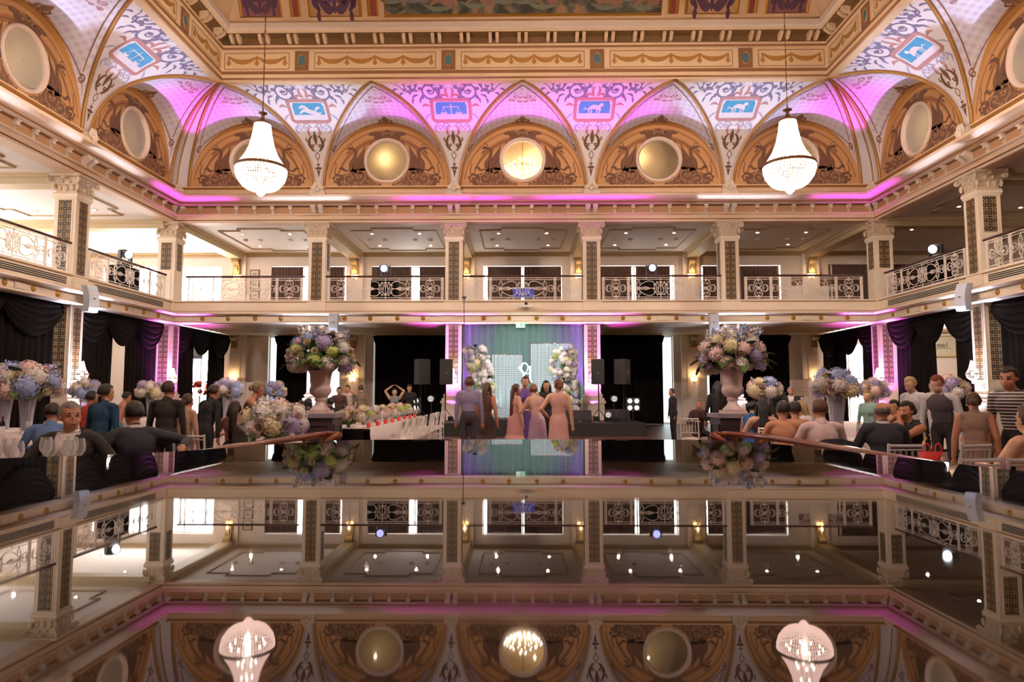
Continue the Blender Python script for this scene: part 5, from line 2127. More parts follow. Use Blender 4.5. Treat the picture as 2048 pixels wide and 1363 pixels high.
for k in range(4):
    MB().tube([(-.3 + .2 * k, -.19, .18), (-.3 + .2 * k, .19, .18)], .02, 6).build('nozzle', M_CHROME, t)

# stage wash lamps that light the backdrop and soffit
for k, px in enumerate((975, 1050, 1125)):
    p = at(px, 845, 24.9)
    t = thing('stage_wash', 'small white wash lamp on the stage floor, %s of three' % ('first', 'middle', 'last')[k], 'stage light', (p.x, 25.75, .42), 0, 'stage wash lamps')
    MB().box((0, 0, .05), (.24, .14, .10)).build('housing', M_BLK2, t)
    MB().box((0, 0, .105), (.2, .1, .01)).build('lens', emat('wash_lens', (.85, 1, .9), 6), t)
    l = light('wash_beam', 'SPOT', (0, 0, .14), 170, (.9, 1.0, .88), t, .08, spot_size=radians(120), spot_blend=.8)
    l.rotation_euler = (pi - .15, 0, 0)
pf = light('stage_front_beam', 'SPOT', (0.05, 22.2, 4.55), 500, (.95, 1, .97), None, .15, spot_size=radians(75), spot_blend=.7)
pf.rotation_euler = (radians(52), 0, 0)

# floor moving heads at the balconies
M_BLUE = emat('blue_lens', (0.40, 0.40, 1.0), 3.2)
M_WHL = emat('white_lens', (0.85, 0.92, 1.0), 14)


def moving_head(label, loc, rz, tilt, lens, box_h=0.0, beam=None):
    t = thing('moving_head_light', label, 'stage light', loc, rz, 'moving head lights')
    MB().box((0, 0, .07), (.40, .34, .14), taper=.9).build('base', M_BLK2, t)
    for s_ in (-1, 1):
        MB().box((s_ * .19, 0, .36), (.06, .20, .46), taper=.8).build('yoke_arm', M_BLK2, t)
    hd = put('head', None, t, (0, 0, .48))
    hd.rotation_euler = (tilt, 0, 0)
    b = MB()
    rows = [[(r * cos(2 * pi * j / 20), y, r * sin(2 * pi * j / 20)) for j in range(20)] for r, y in ((.02, .24), (.12, .22), (.15, .10), (.15, -.10), (.165, -.24), (.14, -.24))]
    b.grid(rows, close_v=True)
    b.build('head_shell', M_BLK2, hd, True)
    b = MB()
    rows = [[(r * cos(2 * pi * j / 20), y, r * sin(2 * pi * j / 20)) for j in range(20)] for r, y in ((.14, -.235), (.09, -.255), (.005, -.262))]
    b.grid(rows, close_v=True)
    b.build('lens', lens, hd, True)
    return t


def cloth_box(label, loc, rz, w, d, h):
    t = thing('draped_plinth', label, 'plinth', loc, rz, 'cloth covered plinths')
    b = MB()
    rows = []
    n = 40
    for k, (s_, z) in enumerate(((1.0, 0.0), (.97, h * .5), (.95, h * .96), (.88, h), (.02, h))):
        row = []
        for j in range(n):
            a = 2 * pi * j / n
            c, q = cos(a), sin(a)
            m_ = max(abs(c), abs(q))
            f = 1 + (.03 * sin(a * 9) if k < 2 else 0)
            row.append((w / 2 * c / m_ * s_ * f, d / 2 * q / m_ * s_ * f, z))
        rows.append(row)
    b.grid(rows, close_v=True)
    b.build('black_cloth', M_CURK, t, True)
    return t


for px, nm in ((770, 'nearer the bright windows'), (1303, 'nearer the dim gallery')):
    p = at(px, 556, 26.9)
    cloth_box('black cloth covered plinth under the blue stage light ' + nm, (p.x, 26.9, 4.92), 0, 1.05, .6, 0.98)
    moving_head('moving head stage light with glowing blue lens ' + nm, (p.x, 26.9, 5.9), 0, radians(8), M_BLUE)
pl = (-HX - .55, 23.7, 4.92)
cloth_box('black cloth covered plinth at the bright side balustrade', pl, pi / 2, 1.0, .6, .95)
moving_head('moving head stage light with white lens on the bright side balcony', (pl[0], pl[1], 5.87), pi / 2 - .5, radians(14), M_WHL)
pl = (HX + .55, 23.2, 4.92)
cloth_box('black cloth covered plinth at the dim side balustrade', pl, pi / 2, 1.0, .6, .95)
moving_head('moving head stage light with white lens on the dim side balcony', (pl[0], pl[1], 5.87), -pi / 2 + .6, radians(14), M_WHL)

# white wedge loudspeakers fixed beside the columns
M_SPW = mat('white_speaker', (206, 212, 226), .4, var=.05)


def wall_speaker(label, loc, rz, h=.66):
    t = thing('wall_speaker', label, 'loudspeaker', loc, rz, 'white wall speakers')
    b = MB()
    rows = []
    for k in range(7):
        f = k / 6
        z = -h / 2 + h * f
        y = -.16 + .10 * (2 * f - 1) ** 2 - .10 * (1 - f)
        rows.append([(-.15, y, z), (.15, y, z), (.19, y + .22, z), (-.19, y + .22, z)])
    b.grid(rows, close_v=True)
    b.f += [(3, 2, 1, 0), (24, 25, 26, 27)]
    b.m += [0, 0]
    b.build('cabinet', M_SPW, t)
    MB().bx(-.03, .03, -.225, -.19, -.02, .01).build('badge', M_STEEL, t)
    MB().tube([(0, .02, .1), (0, .2, .2), (0, .36, .2)], .025, 6).build('bracket', M_SPW, t)


p = at(667, 645, 25.5)
wall_speaker('white wedge speaker under the balcony beside the column of the first urn', (p.x, 25.5, p.z), radians(14))
p = at(1428, 645, 25.5)
wall_speaker('white wedge speaker under the balcony beside the column of the second urn', (p.x, 25.5, p.z), radians(-14))
wall_speaker('white wedge speaker under the balcony on the bright side column', on('left', 20.05, .62, 4.22), pi / 2 - .45, .8)
wall_speaker('white wedge speaker under the balcony on the dim side column', on('right', 20.05, .62, 4.22), -pi / 2 + .45, .8)

# exit sign, projector, cable, small desk
p = at(1041, 649.5, 25.85)
t = thing('exit_sign', 'small hanging exit sign with a green running figure panel above the backdrop', 'sign', (p.x, 25.85, p.z))
MB().bx(-.17, .17, -.03, .03, -.10, .10).build('sign_box', mat('sign_white', (240, 246, 240), .4, emit=(235, 245, 235), estr=.5), t)
MB().bx(-.01, .16, -.036, -.031, -.08, .08).build('green_panel', mat('sign_green', (40, 170, 110), .4, emit=(40, 170, 110), estr=.5), t)
g = MB()
g.sphere((.10, -.038, .045), (.016, .004, .016), 8, 5)
for pts in ([(.09, .025), (.075, -.01), (.095, -.03), (.085, -.06)], [(.075, -.01), (.05, -.03), (.03, -.03)], [(.09, .02), (.12, .0), (.13, .02)], [(.09, .02), (.06, .02), (.05, -.0)]):
    g.tube([(x, -.038, z) for x, z in pts], .007, 4)
g.build('running_figure', mat('sign_figure', (245, 250, 245), .4, emit=(240, 250, 240), estr=.5), t)
a_ = MB()
a_.bar([(-.13, 0), (-.05, 0)], .018, .004)
a_.bar([(-.09, .035), (-.05, 0), (-.09, -.035)], .016, .004)
o = a_.build('arrow', MATS['sign_green'], t, loc=(0, -.034, 0))
MB().tube([(0, 0, .1), (0, 0, 4.1 - p.z)], .008, 5).build('hanger', M_STEEL, t)
p = at(1052, 613, 25.9)
t = thing('ceiling_camera', 'small white bar camera with black ball on the balcony front over the stage', 'camera', (p.x, 25.62, p.z))
MB().bx(-.26, .26, -.08, .08, -.05, .03).build('housing', mat('camera_white', (245, 240, 235), .4), t)
MB().sphere((0, -.02, .07), .06, 10, 8).build('lens_ball', M_DARK, t)
MB().bx(-.08, .08, .05, .35, -.03, .0).build('mount', M_SPW, t)
p = at(928, 598, 25.4)
t = thing('hanging_cable', 'thin black cable hanging from the balcony beside the stage column', 'cable', (p.x, 25.45, 0))
MB().tube(spline([(0, .45, 5.0), (.0, .06, 5.0), (0, 0, 4.5), (.02, 0, 3.2), (.02, .1, .43)], 6), .014, 5).build('cable', M_DARK, t)
MB().box((0, .03, 5.02), (.16, .10, .05)).build('clamp', M_DARK, t)
t = thing('lighting_desk', 'white lighting desk with blue glow behind the central balustrade', 'desk', (at(1047, 570, 26.9).x, 26.9, 4.92))
for x in (-.40, .40):
    for y in (-.2, .2):
        MB().tube([(x, y, 0), (x, y, .62)], .02, 6).build('leg', M_SPW, t)
MB().bx(-.45, .45, -.25, .25, .62, .66).build('desk_top', M_SPW, t)
MB().bx(-.42, .42, -.22, .2, .30, .62).build('rack', mat('blue_rack', (60, 70, 150), .4, emit=(60, 80, 200), estr=.3), t)
MB().bx(-.3, .3, -.1, .02, .66, .68).build('console', M_DARK, t)

# ------------------------------------------------------------------ pictures, signs on the walls
M_GFRAME = mat('gold_frame', (196, 150, 84), .4, .4, var=.3)
M_PRINT = mat('pale_print', (226, 218, 196), .7, col2=(176, 172, 150), scale=9, detail=5)


def picture(label, loc, rz, w, h, fm=M_GFRAME, pm=M_PRINT):
    t = thing('framed_picture', label, 'picture', loc, rz, 'framed pictures')
    b = MB()
    b.bar([(-w / 2, -h / 2), (w / 2, -h / 2), (w / 2, h / 2), (-w / 2, h / 2)], .06, .05, closed=True)
    b.build('frame', fm, t)
    MB().bx(-w / 2 + .02, w / 2 - .02, -.012, 0, -h / 2 + .02, h / 2 - .02).build('print', pm, t)
    P = MB()
    P.bx(-w * .3, w * .3, -.016, -.012, -h * .12, -h * .08)
    P.bx(-w * .2, w * .1, -.016, -.012, -.05 * h, .12 * h)
    P.bx(w * .14, w * .2, -.016, -.012, -.05 * h, .2 * h)
    P.build('motif', mat('print_grey', (140, 140, 126), .7), t)
    return t


for k, (px, py) in enumerate(((509, 548), (509, 569), (509, 590))):
    p = at(px, py, 31.95)
    picture('thin framed print on the gallery wall, %s of a column of three' % ('top', 'middle', 'bottom')[k], (p.x, 31.98, p.z), 0, .40, .40, mat('brown_frame', (120, 84, 60), .5))
for px, nm in ((1596, 'left of the last sconce'), (1652, 'right of the last sconce')):
    p = at(px, 560, 31.95)
    picture('dark framed picture on the gallery wall ' + nm, (p.x, 31.96, p.z), 0, .55, .45, mat('brown_frame', (120, 84, 60), .5), mat('brown_print', (150, 120, 98), .7, col2=(110, 80, 60), scale=6))
p = at(1887, 692, 31.8)
picture('gold framed harbour picture seen through the drapes of the far aisle', (p.x, 31.9, p.z), 0, 1.25, .95)
p = at(1600, 775, 31.8)
t = thing('notice_board', 'pale wall notice with rows of small print beside the far pier', 'notice', (p.x, 31.84, p.z))
MB().bx(-.42, .42, -.02, .02, -.36, .36).build('board', mat('notice_pink', (214, 184, 172), .6), t)
for k in range(8):
    MB().bx(-.32, .32 - .1 * (k % 3), -.026, -.02, .26 - .075 * k, .28 - .075 * k).build('text_line', mat('notice_ink', (120, 90, 84), .6), t)
p = at(399, 703, 32.0)
t = thing('shop_sign', 'slate blue hanging sign with cream capital letters VES', 'sign', (p.x, 31.6, p.z))
MB().bx(-.60, .34, -.03, .03, -.36, .36).build('sign_panel', mat('slate_blue', (74, 92, 112), .6), t)
fc = bpy.data.curves.new('lettering', 'FONT')
fc.body = 'VES'
fc.size = .36
fc.extrude = .004
fc.align_x = 'CENTER'
fc.materials.append(mat('cream_letters', (226, 214, 170), .5))
fo = put('lettering_source', fc)
bpy.context.view_layer.update()
fme = bpy.data.meshes.new_from_object(fo.evaluated_get(bpy.context.evaluated_depsgraph_get()))
bpy.data.objects.remove(fo)
fo = put('lettering', fme, t, (-.07, -.036, -.06))
fo.rotation_euler = (pi / 2, 0, 0)
MB().bx(-.25, .1, -.036, -.03, -.17, -.15).build('small_text', MATS['cream_letters'], t)
for x in (-.5, .25):
    MB().tube([(x, 0, .36), (x, 0, 4.15 - p.z)], .008, 5).build('hanger', M_STEEL, t)
# ------------------------------------------------------------------ people
class Prim:
    def __init__(s):
        s.b = MB()
        s.p = []

    def cap(s, a, b, ra, rb, reg, n=12):
        a, b = Vector(a), Vector(b)
        d = (b - a)
        L = d.length
        d = d / L if L > 1e-6 else Vector((0, 0, 1))
        x = d.orthogonal().normalized()
        y = d.cross(x)
        rows = []
        for k in range(4):
            t = -pi / 2 + .12 + (pi / 2 - .12) * k / 3
            rows.append((a + d * ra * sin(t), ra * cos(t)))
        for k in range(4):
            t = (pi / 2 - .12) * k / 3
            rows.append((b + d * rb * sin(t), rb * cos(t)))
        o = len(s.b.v)
        s.b.grid([[c + (x * cos(2 * pi * j / n) + y * sin(2 * pi * j / n)) * r for j in range(n)] for c, r in rows], close_v=True)
        s.b.f += [tuple(range(o, o + n))[::-1], tuple(range(o + 7 * n, o + 8 * n))]
        s.b.m += [0, 0]
        s.p.append(('c', np.array(a), np.array(b), ra, rb, reg))

    def ell(s, c, r, reg, M=None):
        o = len(s.b.v)
        s.b.sphere((0, 0, 0), r, 14, 10)
        M = M or Matrix.Identity(3)
        for i in range(o, len(s.b.v)):
            s.b.v[i] = tuple(Vector(c) + M @ Vector(s.b.v[i]))
        s.p.append(('e', np.array(c), np.array(r), np.array(M), 0, reg))

    def regions(s, P):
        best = np.full(len(P), 1e9)
        reg = np.zeros(len(P), dtype=int)
        for p in s.p:
            if p[0] == 'c':
                a, b = p[1], p[2]
                ab = b - a
                t = np.clip(((P - a) @ ab) / max(ab @ ab, 1e-9), 0, 1)
                d = np.linalg.norm(P - (a + t[:, None] * ab), axis=1) - (p[3] + (p[4] - p[3]) * t)
            else:
                q = (P - p[1]) @ p[3]
                d = (np.linalg.norm(q / p[2], axis=1) - 1) * p[2].min()
            m = d < best
            best[m] = d[m]
            reg[m] = p[5]
        return reg


SKIN = {'a': (214, 160, 132), 'b': (200, 140, 110), 'c': (226, 178, 150)}
PEND = []


def ik(sh, hand, l1, l2, hint):
    sh, hand = Vector(sh), Vector(hand)
    d = hand - sh
    L = min(d.length, (l1 + l2) * .995)
    u = d.normalized()
    hand = sh + u * L
    a = (l1 * l1 - l2 * l2 + L * L) / (2 * L)
    h_ = sqrt(max(l1 * l1 - a * a, 0))
    n = Vector(hint)
    n = (n - u * n.dot(u))
    n = n.normalized() if n.length > 1e-4 else u.orthogonal()
    return sh + u * a + n * h_, hand


def person(label, px, Y, face, pose='sit', h=1.66, skin='a', hair=((34, 26, 24), 'short'), top=(240, 240, 240), bottom=(40, 38, 42), outfit='shirt', lean=4, yaw=0, nod=0,
           hands=None, female=False, shirt=(236, 226, 226), x=None, group=None, shoes=(30, 26, 26), hairlen=.4):
    X = x if x is not None else at(px, 800, Y).x
    root = thing('person', label, 'person', (X, Y, 0), radians(face), group or ('seated guests' if pose == 'sit' else 'standing guests'))
    k = h / 1.70
    B = Prim()
    SK, TP, BT, SH, IN = 0, 1, 2, 3, 4
    bare = outfit in ('strapless', 'halter')
    sw = (.165 if female else .19) * k
    sit = pose == 'sit'
    zp = .56 if sit else .93 * k
    R = Matrix.Rotation(radians(lean), 3, 'X')      # lean towards -y
    piv = Vector((0, 0, zp))

    def U(x_, y_, z_):
        return piv + R @ (Vector((x_, y_, z_)) * k)
    tt = 1.12 if outfit == 'suit' else 1.0
    fw = .9 if female else 1.0
    TO = IN if outfit == 'vest' else TP
    B.ell(U(0, .01, .02), (.165 * k * (1.0 if female else 1), .125 * k, .15 * k), BT if not outfit == 'suit' else TP, R)
    B.ell(U(0, 0, .20), (.145 * k * fw * tt, .105 * k * tt, .19 * k), TO, R)
    B.ell(U(0, .0, .36), (.175 * k * fw * tt, .118 * k * tt, .17 * k), TO, R)
    if female:
        for s_ in (-1, 1):
            B.ell(U(s_ * .075, -.085, .33), (.065 * k, .055 * k, .065 * k), TP, R)
    tr = SK if bare else TP
    B.cap(U(-sw * .75 / k, .01, .46), U(sw * .75 / k, .01, .46), .062 * k * tt, .062 * k * tt, tr)
    B.cap(U(0, .015, .44), U(0, -.005, .56), .062 * k, .054 * k, SK)
    if not bare:
        B.cap(U(0, .015, .44), U(0, .01, .515), .072 * k * tt, .062 * k, TP if outfit == 'suit' else TP)
    # head
    H0 = U(0, -.015, .645)
    HR = R @ Matrix.Rotation(radians(yaw), 3, 'Z') @ Matrix.Rotation(radians(nod), 3, 'X')
    hd = lambda v: H0 + HR @ (Vector(v) * k)
    B.ell(hd((0, .012, .025)), (.074 * k, .092 * k, .090 * k), SK, HR)
    B.ell(hd((0, -.028, -.045)), (.056 * k, .062 * k, .072 * k), SK, HR)
    B.ell(hd((0, -.082, -.012)), (.013 * k, .022 * k, .026 * k), SK, HR)
    B.ell(hd((0, -.088, -.052)), (.024 * k, .010 * k, .010 * k), SK, HR)
    for s_ in (-1, 1):
        B.ell(hd((s_ * .077, .01, -.005)), (.010 * k, .020 * k, .030 * k), SK, HR)
        B.ell(hd((s_ * .032, -.068, .032)), (.024 * k, .014 * k, .010 * k), SK, HR)
        B.ell(hd((s_ * .04, -.055, -.03)), (.024 * k, .022 * k, .022 * k), SK, HR)
    # arms
    hands = hands or {}
    for s_, side in ((-1, 'R'), (1, 'L')):
        sh_ = U(s_ * sw / k, .01, .45)
        tgt = hands.get(side)
        if tgt is None:
            if sit:
                tgt = (s_ * .17 * k, -.34 * k, .80)
            else:
                tgt = (s_ * .25 * k, -.06 * k, zp - .12 * k)
        hint = hands.get('h' + side, (s_ * .6, .5, -.6))
        el, ha = ik(sh_, tgt, .285 * k, .255 * k, hint)
        sleeve = tr if outfit in ('strapless', 'halter', 'sleeveless') else TP
        if outfit == 'sleeveless':
            sleeve = SK
        B.cap(sh_, el, .054 * k * tt, .043 * k * tt, sleeve)
        fore = SK if outfit in ('tee', 'strapless', 'halter', 'sleeveless') else sleeve
        B.cap(el, ha - (ha - el) * .06, .042 * k * tt, .032 * k * tt, fore)
        d = (ha - el).normalized()
        B.cap(ha - (ha - el) * .08, ha, .027 * k, .026 * k, SK)
        # hand: palm, four fingers, thumb
        side_v = d.cross(Vector((0, 0, 1)))
        side_v = side_v.normalized() if side_v.length > .2 else Vector((1, 0, 0))
        up = side_v.cross(d).normalized()
        pc = ha + d * .045 * k
        B.cap(pc - side_v * .022 * k, pc + side_v * .022 * k, .019 * k, .019 * k, SK)
        B.cap(ha, pc + d * .02 * k, .025 * k, .022 * k, SK)
        for q in range(4):
            o_ = (q - 1.5) * .0185 * k
            L = (.030, .036, .034, .026)[q] * k
            a0 = pc + d * .028 * k + side_v * o_
            a1 = a0 + d * L - up * .008 * k
            a2 = a1 + d * L * .7 - up * .022 * k
            B.cap(a0, a1, .0088 * k, .0082 * k, SK, 8)
            B.cap(a1, a2, .0082 * k, .007 * k, SK, 8)
        tb = side_v * (-s_)
        a0 = ha + d * .018 * k + tb * .024 * k
        a1 = a0 + d * .030 * k + tb * .022 * k - up * .004
        B.cap(a0, a1, .0105 * k, .009 * k, SK, 8)
        B.cap(a1, a1 + d * .026 * k, .009 * k, .0075 * k, SK, 8)
    # legs
    for s_ in (-1, 1):
        hip = Vector((s_ * .09 * k, .0, zp - .02))
        if sit:
            kn = Vector((s_ * .12 * k, -.42 * k, .53))
            an = Vector((s_ * .12 * k, -.40 * k, .085))
        else:
            kn = Vector((s_ * .095 * k, -.01, .49 * k))
            an = Vector((s_ * .10 * k, .02, .075))
        B.cap(hip, kn, .088 * k, .058 * k, BT)
        B.cap(kn, an, .056 * k, .040 * k, BT if outfit not in ('strapless', 'halter', 'sleeveless') or bottom_long(outfit) else SK)
        B.cap(an + Vector((0, .03, -.03)), an + Vector((s_ * .01, -.13 * k, -.045)), .036 * k, .032 * k, SH)
    if outfit in ('strapless', 'halter', 'sleeveless') and not sit:
        hem = .06
        B.cap((0, 0, zp - .02), (0, .0, zp - .35), .165 * k, .20 * k, BT, 16)
        B.cap((0, 0, zp - .30), (0, .02, hem + .30), .19 * k, .26 * k, BT, 16)
        B.cap((0, .02, hem + .33), (0, .02, hem + .29), .26 * k, .285 * k, BT, 16)
    elif sit and outfit in ('strapless', 'halter', 'sleeveless'):
        B.cap((0, -.02, zp), (0, -.36 * k, .55), .15 * k, .13 * k, BT, 14)
    vox = .0095 if Y < 6.5 else (.014 if Y < 12 else .019)
    me = B.b.mesh('body_parts', M_DARK)
    tmp = put('body', me, root)
    rm = tmp.modifiers.new('r', 'REMESH')
    rm.mode = 'VOXEL'
    rm.voxel_size = vox
    rm.use_smooth_shade = True
    sm = tmp.modifiers.new('s', 'SMOOTH')
    sm.factor = .5
    sm.iterations = 2 if vox < .01 else 1
    mats = [mat('skin_' + skin, SKIN[skin], .5, var=.12, scale=20), clothmat(top), clothmat(bottom), clothmat(shoes), clothmat(shirt), mat('eye_dark', (34, 24, 22), .3), mat('lip', (150, 84, 78), .5)]
    PEND.append((tmp, B, mats, dict(H0=H0, HR=HR, k=k, outfit=outfit, piv=piv, R=R, Y=Y)))
    make_hair(root, hair, hd, HR, H0, k, hairlen)
    if outfit in ('shirt', 'suit', 'vest'):
        cb = MB()
        rows = []
        for rr_, zz in (((.064, .545), (.068, .535), (.072, .522), (.070, .515)) if outfit == 'suit' else ((.064, .535), (.070, .520), (.080, .488), (.078, .482))):
            row = []
            for j in range(19):
                a = radians(-90 + 22 + (360 - 44) * j / 18)
                row.append(U(rr_ * cos(a), .008 + rr_ * .92 * sin(a), zz - (.02 if j in (0, 18) and zz < .5 else 0)))
            rows.append(row)
        cb.grid(rows)
        cb.build('collar', clothmat(shirt if outfit == 'suit' else top), root, True)
    if outfit == 'suit':
        sf = lambda x_, z_: -(.148 * sqrt(max(.05, 1 - (x_ / .225) ** 2 - ((z_ - .32) / .36) ** 2 * .6)))
        for s_ in (-1, 1):
            rows = []
            for i in range(9):
                t_ = i / 8
                zz = .505 - .40 * t_
                xi = .070 * (1 - t_) ** .8 + .008
                wd = .055 * sin(pi * min(1, .25 + .75 * t_)) + .006
                rows.append([U(s_ * xi, sf(xi, zz) + .03 * (1 - t_) ** 3, zz), U(s_ * (xi + wd), sf(xi + wd, zz) + .035 * (1 - t_) ** 3, zz)])
            MB().grid(rows).build('lapel', clothmat(top), root, True)
    return root


def bottom_long(o):
    return False


def clothmat(c):
    if isinstance(c, str):
        return MATS[c]
    return mat('cloth_%02x%02x%02x' % tuple(c), c, .8, var=.22, scale=14, bump=.45, detail=4)


def make_hair(root, hair, hd, HR, H0, k, L):
    col, style = hair
    if style == 'bald':
        col = (120, 110, 104)
    m = mat('hair_%02x%02x%02x' % tuple(col), col, .45, var=.5, scale=14, stretch=(3, 3, .6), bump=.5)
    b = MB()
    nu, nv = 26, 18
    rows = []
    for i in range(nv + 1):
        t = pi * i / nv
        row = []
        for j in range(nu):
            a = 2 * pi * j / nu
            d = Vector((sin(t) * cos(a), sin(t) * sin(a), cos(t)))
            # face is towards -y; hairline: keep shell only above/behind
            f = -d.y
            low = d.z
            fl = .50 + .28 * (1 - max(f, 0))
            nape = (-.58 if style in ('short', 'bald') else -.75) + .55 * max(0, f)
            sd = 1.0
            if f > 0:
                sd = max(low - fl, .25 - f) / .16 + .5
            sd = min(sd, (low - nape) / .22 + .35)
            if style == 'bald':
                sd = min(sd, (.30 - low) / .15)
            g = .74 + .26 * min(1, max(0, sd))
            r = Vector((.088 * d.x, .107 * d.y, .108 * d.z)) * g
            n_ = 1 + (.03 * sin(7 * a + 3 * t) + .025 * sin(13 * a - 5 * t) + .02 * sin(5 * a + 11 * t)) * (g > .95)
            row.append(hd((r.x * n_, .014 + r.y * n_, .026 + r.z * n_)))
        rows.append(row)
    b.grid(rows, close_v=True)
    if style in ('long',):
        pts = [hd((0, .075, .06)), hd((0, .10, -.04)), hd((0, .105, -.14)), H0 + HR @ Vector((0, .13, -.12)) * k + Vector((0, 0, -L * .5)), H0 + HR @ Vector((0, .12, -.12)) * k + Vector((0, 0, -L))]
        rows = []
        for i, p in enumerate(spline([tuple(q) for q in pts], 4)):
            t = i / 16
            w = .082 * (1 - .35 * t) * k * (1 + .05 * sin(9 * t))
            rows.append([Vector(p) + HR @ Vector((w * cos(2 * pi * j / 12), .035 * k * sin(2 * pi * j / 12), 0)) for j in range(12)])
        o = len(b.v)
        b.grid(rows, close_v=True)
        b.f.append(tuple(range(len(b.v) - 12, len(b.v))))
        b.m.append(0)
        for s_ in (-1, 1):
            b.tube(spline([tuple(hd((s_ * .07, .02, .04))), tuple(hd((s_ * .092, .01, -.06))), tuple(hd((s_ * .095, .02, -.16)))], 4), [.03 * k] * 9, 8)
    if style == 'updo':
        o = len(b.v)
        b.sphere((0, 0, 0), (.05 * k, .045 * k, .05 * k), 10, 8)
        for i in range(o, len(b.v)):
            b.v[i] = tuple(hd((0, .105, -.01)) + HR @ Vector(b.v[i]))
    ho = b.build('hair', m, root, True)
    return ho


def finish_people():
    bpy.context.view_layer.update()
    dg = bpy.context.evaluated_depsgraph_get()
    for o, B, mats, q in PEND:
        ev = o.evaluated_get(dg)
        me = bpy.data.meshes.new_from_object(ev)
        o.modifiers.clear()
        old = o.data
        o.data = me
        me.materials.clear()
        for m in mats:
            me.materials.append(m)
        n = len(me.polygons)
        C = np.zeros(n * 3)
        me.polygons.foreach_get('center', C)
        C = C.reshape(-1, 3)
        reg = B.regions(C)
        # face features in head space
        HL = (C - np.array(q['H0'])) @ np.array(q['HR']) / q['k']
        if q['Y'] < 9:
            for s_ in (-1, 1):
                e = ((HL[:, 0] - s_ * .033) / .015) ** 2 + ((HL[:, 2] - .012) / .0065) ** 2
                reg[(e < 1) & (HL[:, 1] < -.05)] = 5
                e = ((HL[:, 0] - s_ * .034) / .022) ** 2 + ((HL[:, 2] - .037) / .005) ** 2
                reg[(e < 1) & (HL[:, 1] < -.05)] = 5
            e = (HL[:, 0] / .025) ** 2 + ((HL[:, 2] + .054) / .008) ** 2
            reg[(e < 1) & (HL[:, 1] < -.05)] = 6
        if q['outfit'] == 'suit':
            TL = (C - np.array(q['piv'])) @ np.array(q['R']) / q['k']
            v = (TL[:, 1] < -.02) & (np.abs(TL[:, 0]) < .008 + .085 * np.clip((TL[:, 2] - .10) / .40, 0, 1)) & (TL[:, 2] > .06) & (TL[:, 2] < .535) & (reg == 1)
            reg[v] = 4
        me.polygons.foreach_set('material_index', reg.astype(np.int32))
        me.polygons.foreach_set('use_smooth', [True] * n)
        me.update()
        bpy.data.meshes.remove(old)


BK, BR, GY, BLD, RED, DBR = (28, 22, 22), (84, 54, 38), (150, 146, 142), (206, 176, 124), (140, 72, 44), (54, 36, 28)
NAVY, WHITE = (30, 34, 48), (238, 228, 226)
# guests on the bright window side
person('seated man in dark blazer and open white shirt, grey hair, beside the wine glasses', 146, 5.75, 12, 'sit', 1.70, 'b', ((150, 142, 140), 'short'), (38, 36, 42), (36, 34, 40), 'suit', 2, 38, 0, {'R': (-.32, -.30, .72), 'L': (.34, -.22, .72)})
person('seated man in light blue shirt seen from behind, before the tall vase', 98, 7.7, 200, 'sit', 1.66, 'b', (BK, 'short'), (112, 148, 210), (40, 40, 50), 'shirt', 14)
person('shoulder of a seated person in white shirt at the picture edge', -45, 5.8, 60, 'sit', 1.72, 'a', (BK, 'short'), (240, 226, 228), (60, 60, 70), 'shirt', 10)
person('standing person in teal navy top with dark hair walking past the table', 203, 8.3, 165, 'stand', 1.52, 'b', (BK, 'short'), (22, 66, 104), (28, 34, 50), 'tee', 6, -20)
person('person in orange red top behind the teal top', 178, 10.2, 150, 'stand', 1.44, 'b', (BK, 'short'), (214, 78, 58), (50, 40, 44), 'tee', 4)
person('seated man in dark suit turning away with one arm stretched over a chair', 276, 6.5, 232, 'sit', 1.70, 'b', (BK, 'short'), (40, 42, 54), (34, 34, 40), 'suit', 6, 0, 0, {'L': (.42, -.26, .74), 'R': (-.30, .30, .90), 'hR': (-1, .2, -.2)})
person('person bending in rose sleeveless top under the white curtain gap', 232, 13, 120, 'stand', 1.46, 'b', (BK, 'short'), (196, 140, 132), (60, 120, 130), 'sleeveless', 18)
person('standing guest in black with back turned, brown head', 333, 8.6, 178, 'stand', 1.56, 'b', (DBR, 'short'), (38, 30, 30), (30, 26, 28), 'shirt', 3)
person('guest in beige lace top beside the guest in black', 371, 9.3, 160, 'stand', 1.40, 'b', (BR, 'updo'), (200, 160, 136), (150, 112, 96), 'tee', 4, female=True)
person('guest in black suit leaning towards the table', 412, 10.0, 150, 'stand', 1.55, 'b', (DBR, 'short'), (26, 28, 34), (24, 24, 28), 'shirt', 12)
person('woman in pink top with long dark hair seated behind the vase', 468, 10.4, 190, 'sit', 1.62, 'c', (DBR, 'long'), (226, 168, 178), (40, 36, 44), 'tee', 6, female=True)
person('woman in dark strapless dress leaning over the table, ash blond hair', 490, 10.0, 100, 'stand', 1.60, 'b', ((150, 130, 96), 'updo'), (52, 40, 40), (48, 38, 38), 'strapless', 16, 10, 8, {'L': (.10, -.55, .95), 'R': (-.12, -.50, .95)}, True)
person('seated guest in white shirt bowed over the low flowers', 541, 10.8, 170, 'sit', 1.66, 'a', (BK, 'short'), (236, 236, 240), (50, 50, 60), 'shirt', 26, 0, 30)
person('seated guest in white facing the viewer beside the first urn', 564, 13, 8, 'sit', 1.62, 'b', (BK, 'short'), (238, 238, 242), (50, 50, 60), 'shirt', 2)
person('dark haired woman in black seated behind the first urn', 612, 14.5, 150, 'sit', 1.64, 'c', (BK, 'long'), (34, 30, 34), (30, 28, 30), 'sleeveless', 6, female=True)
person('guest in black bending down behind the first urn', 588, 15.6, 60, 'sit', 1.60, 'b', (DBR, 'short'), (40, 34, 36), (30, 28, 30), 'tee', 20, 0, 20)
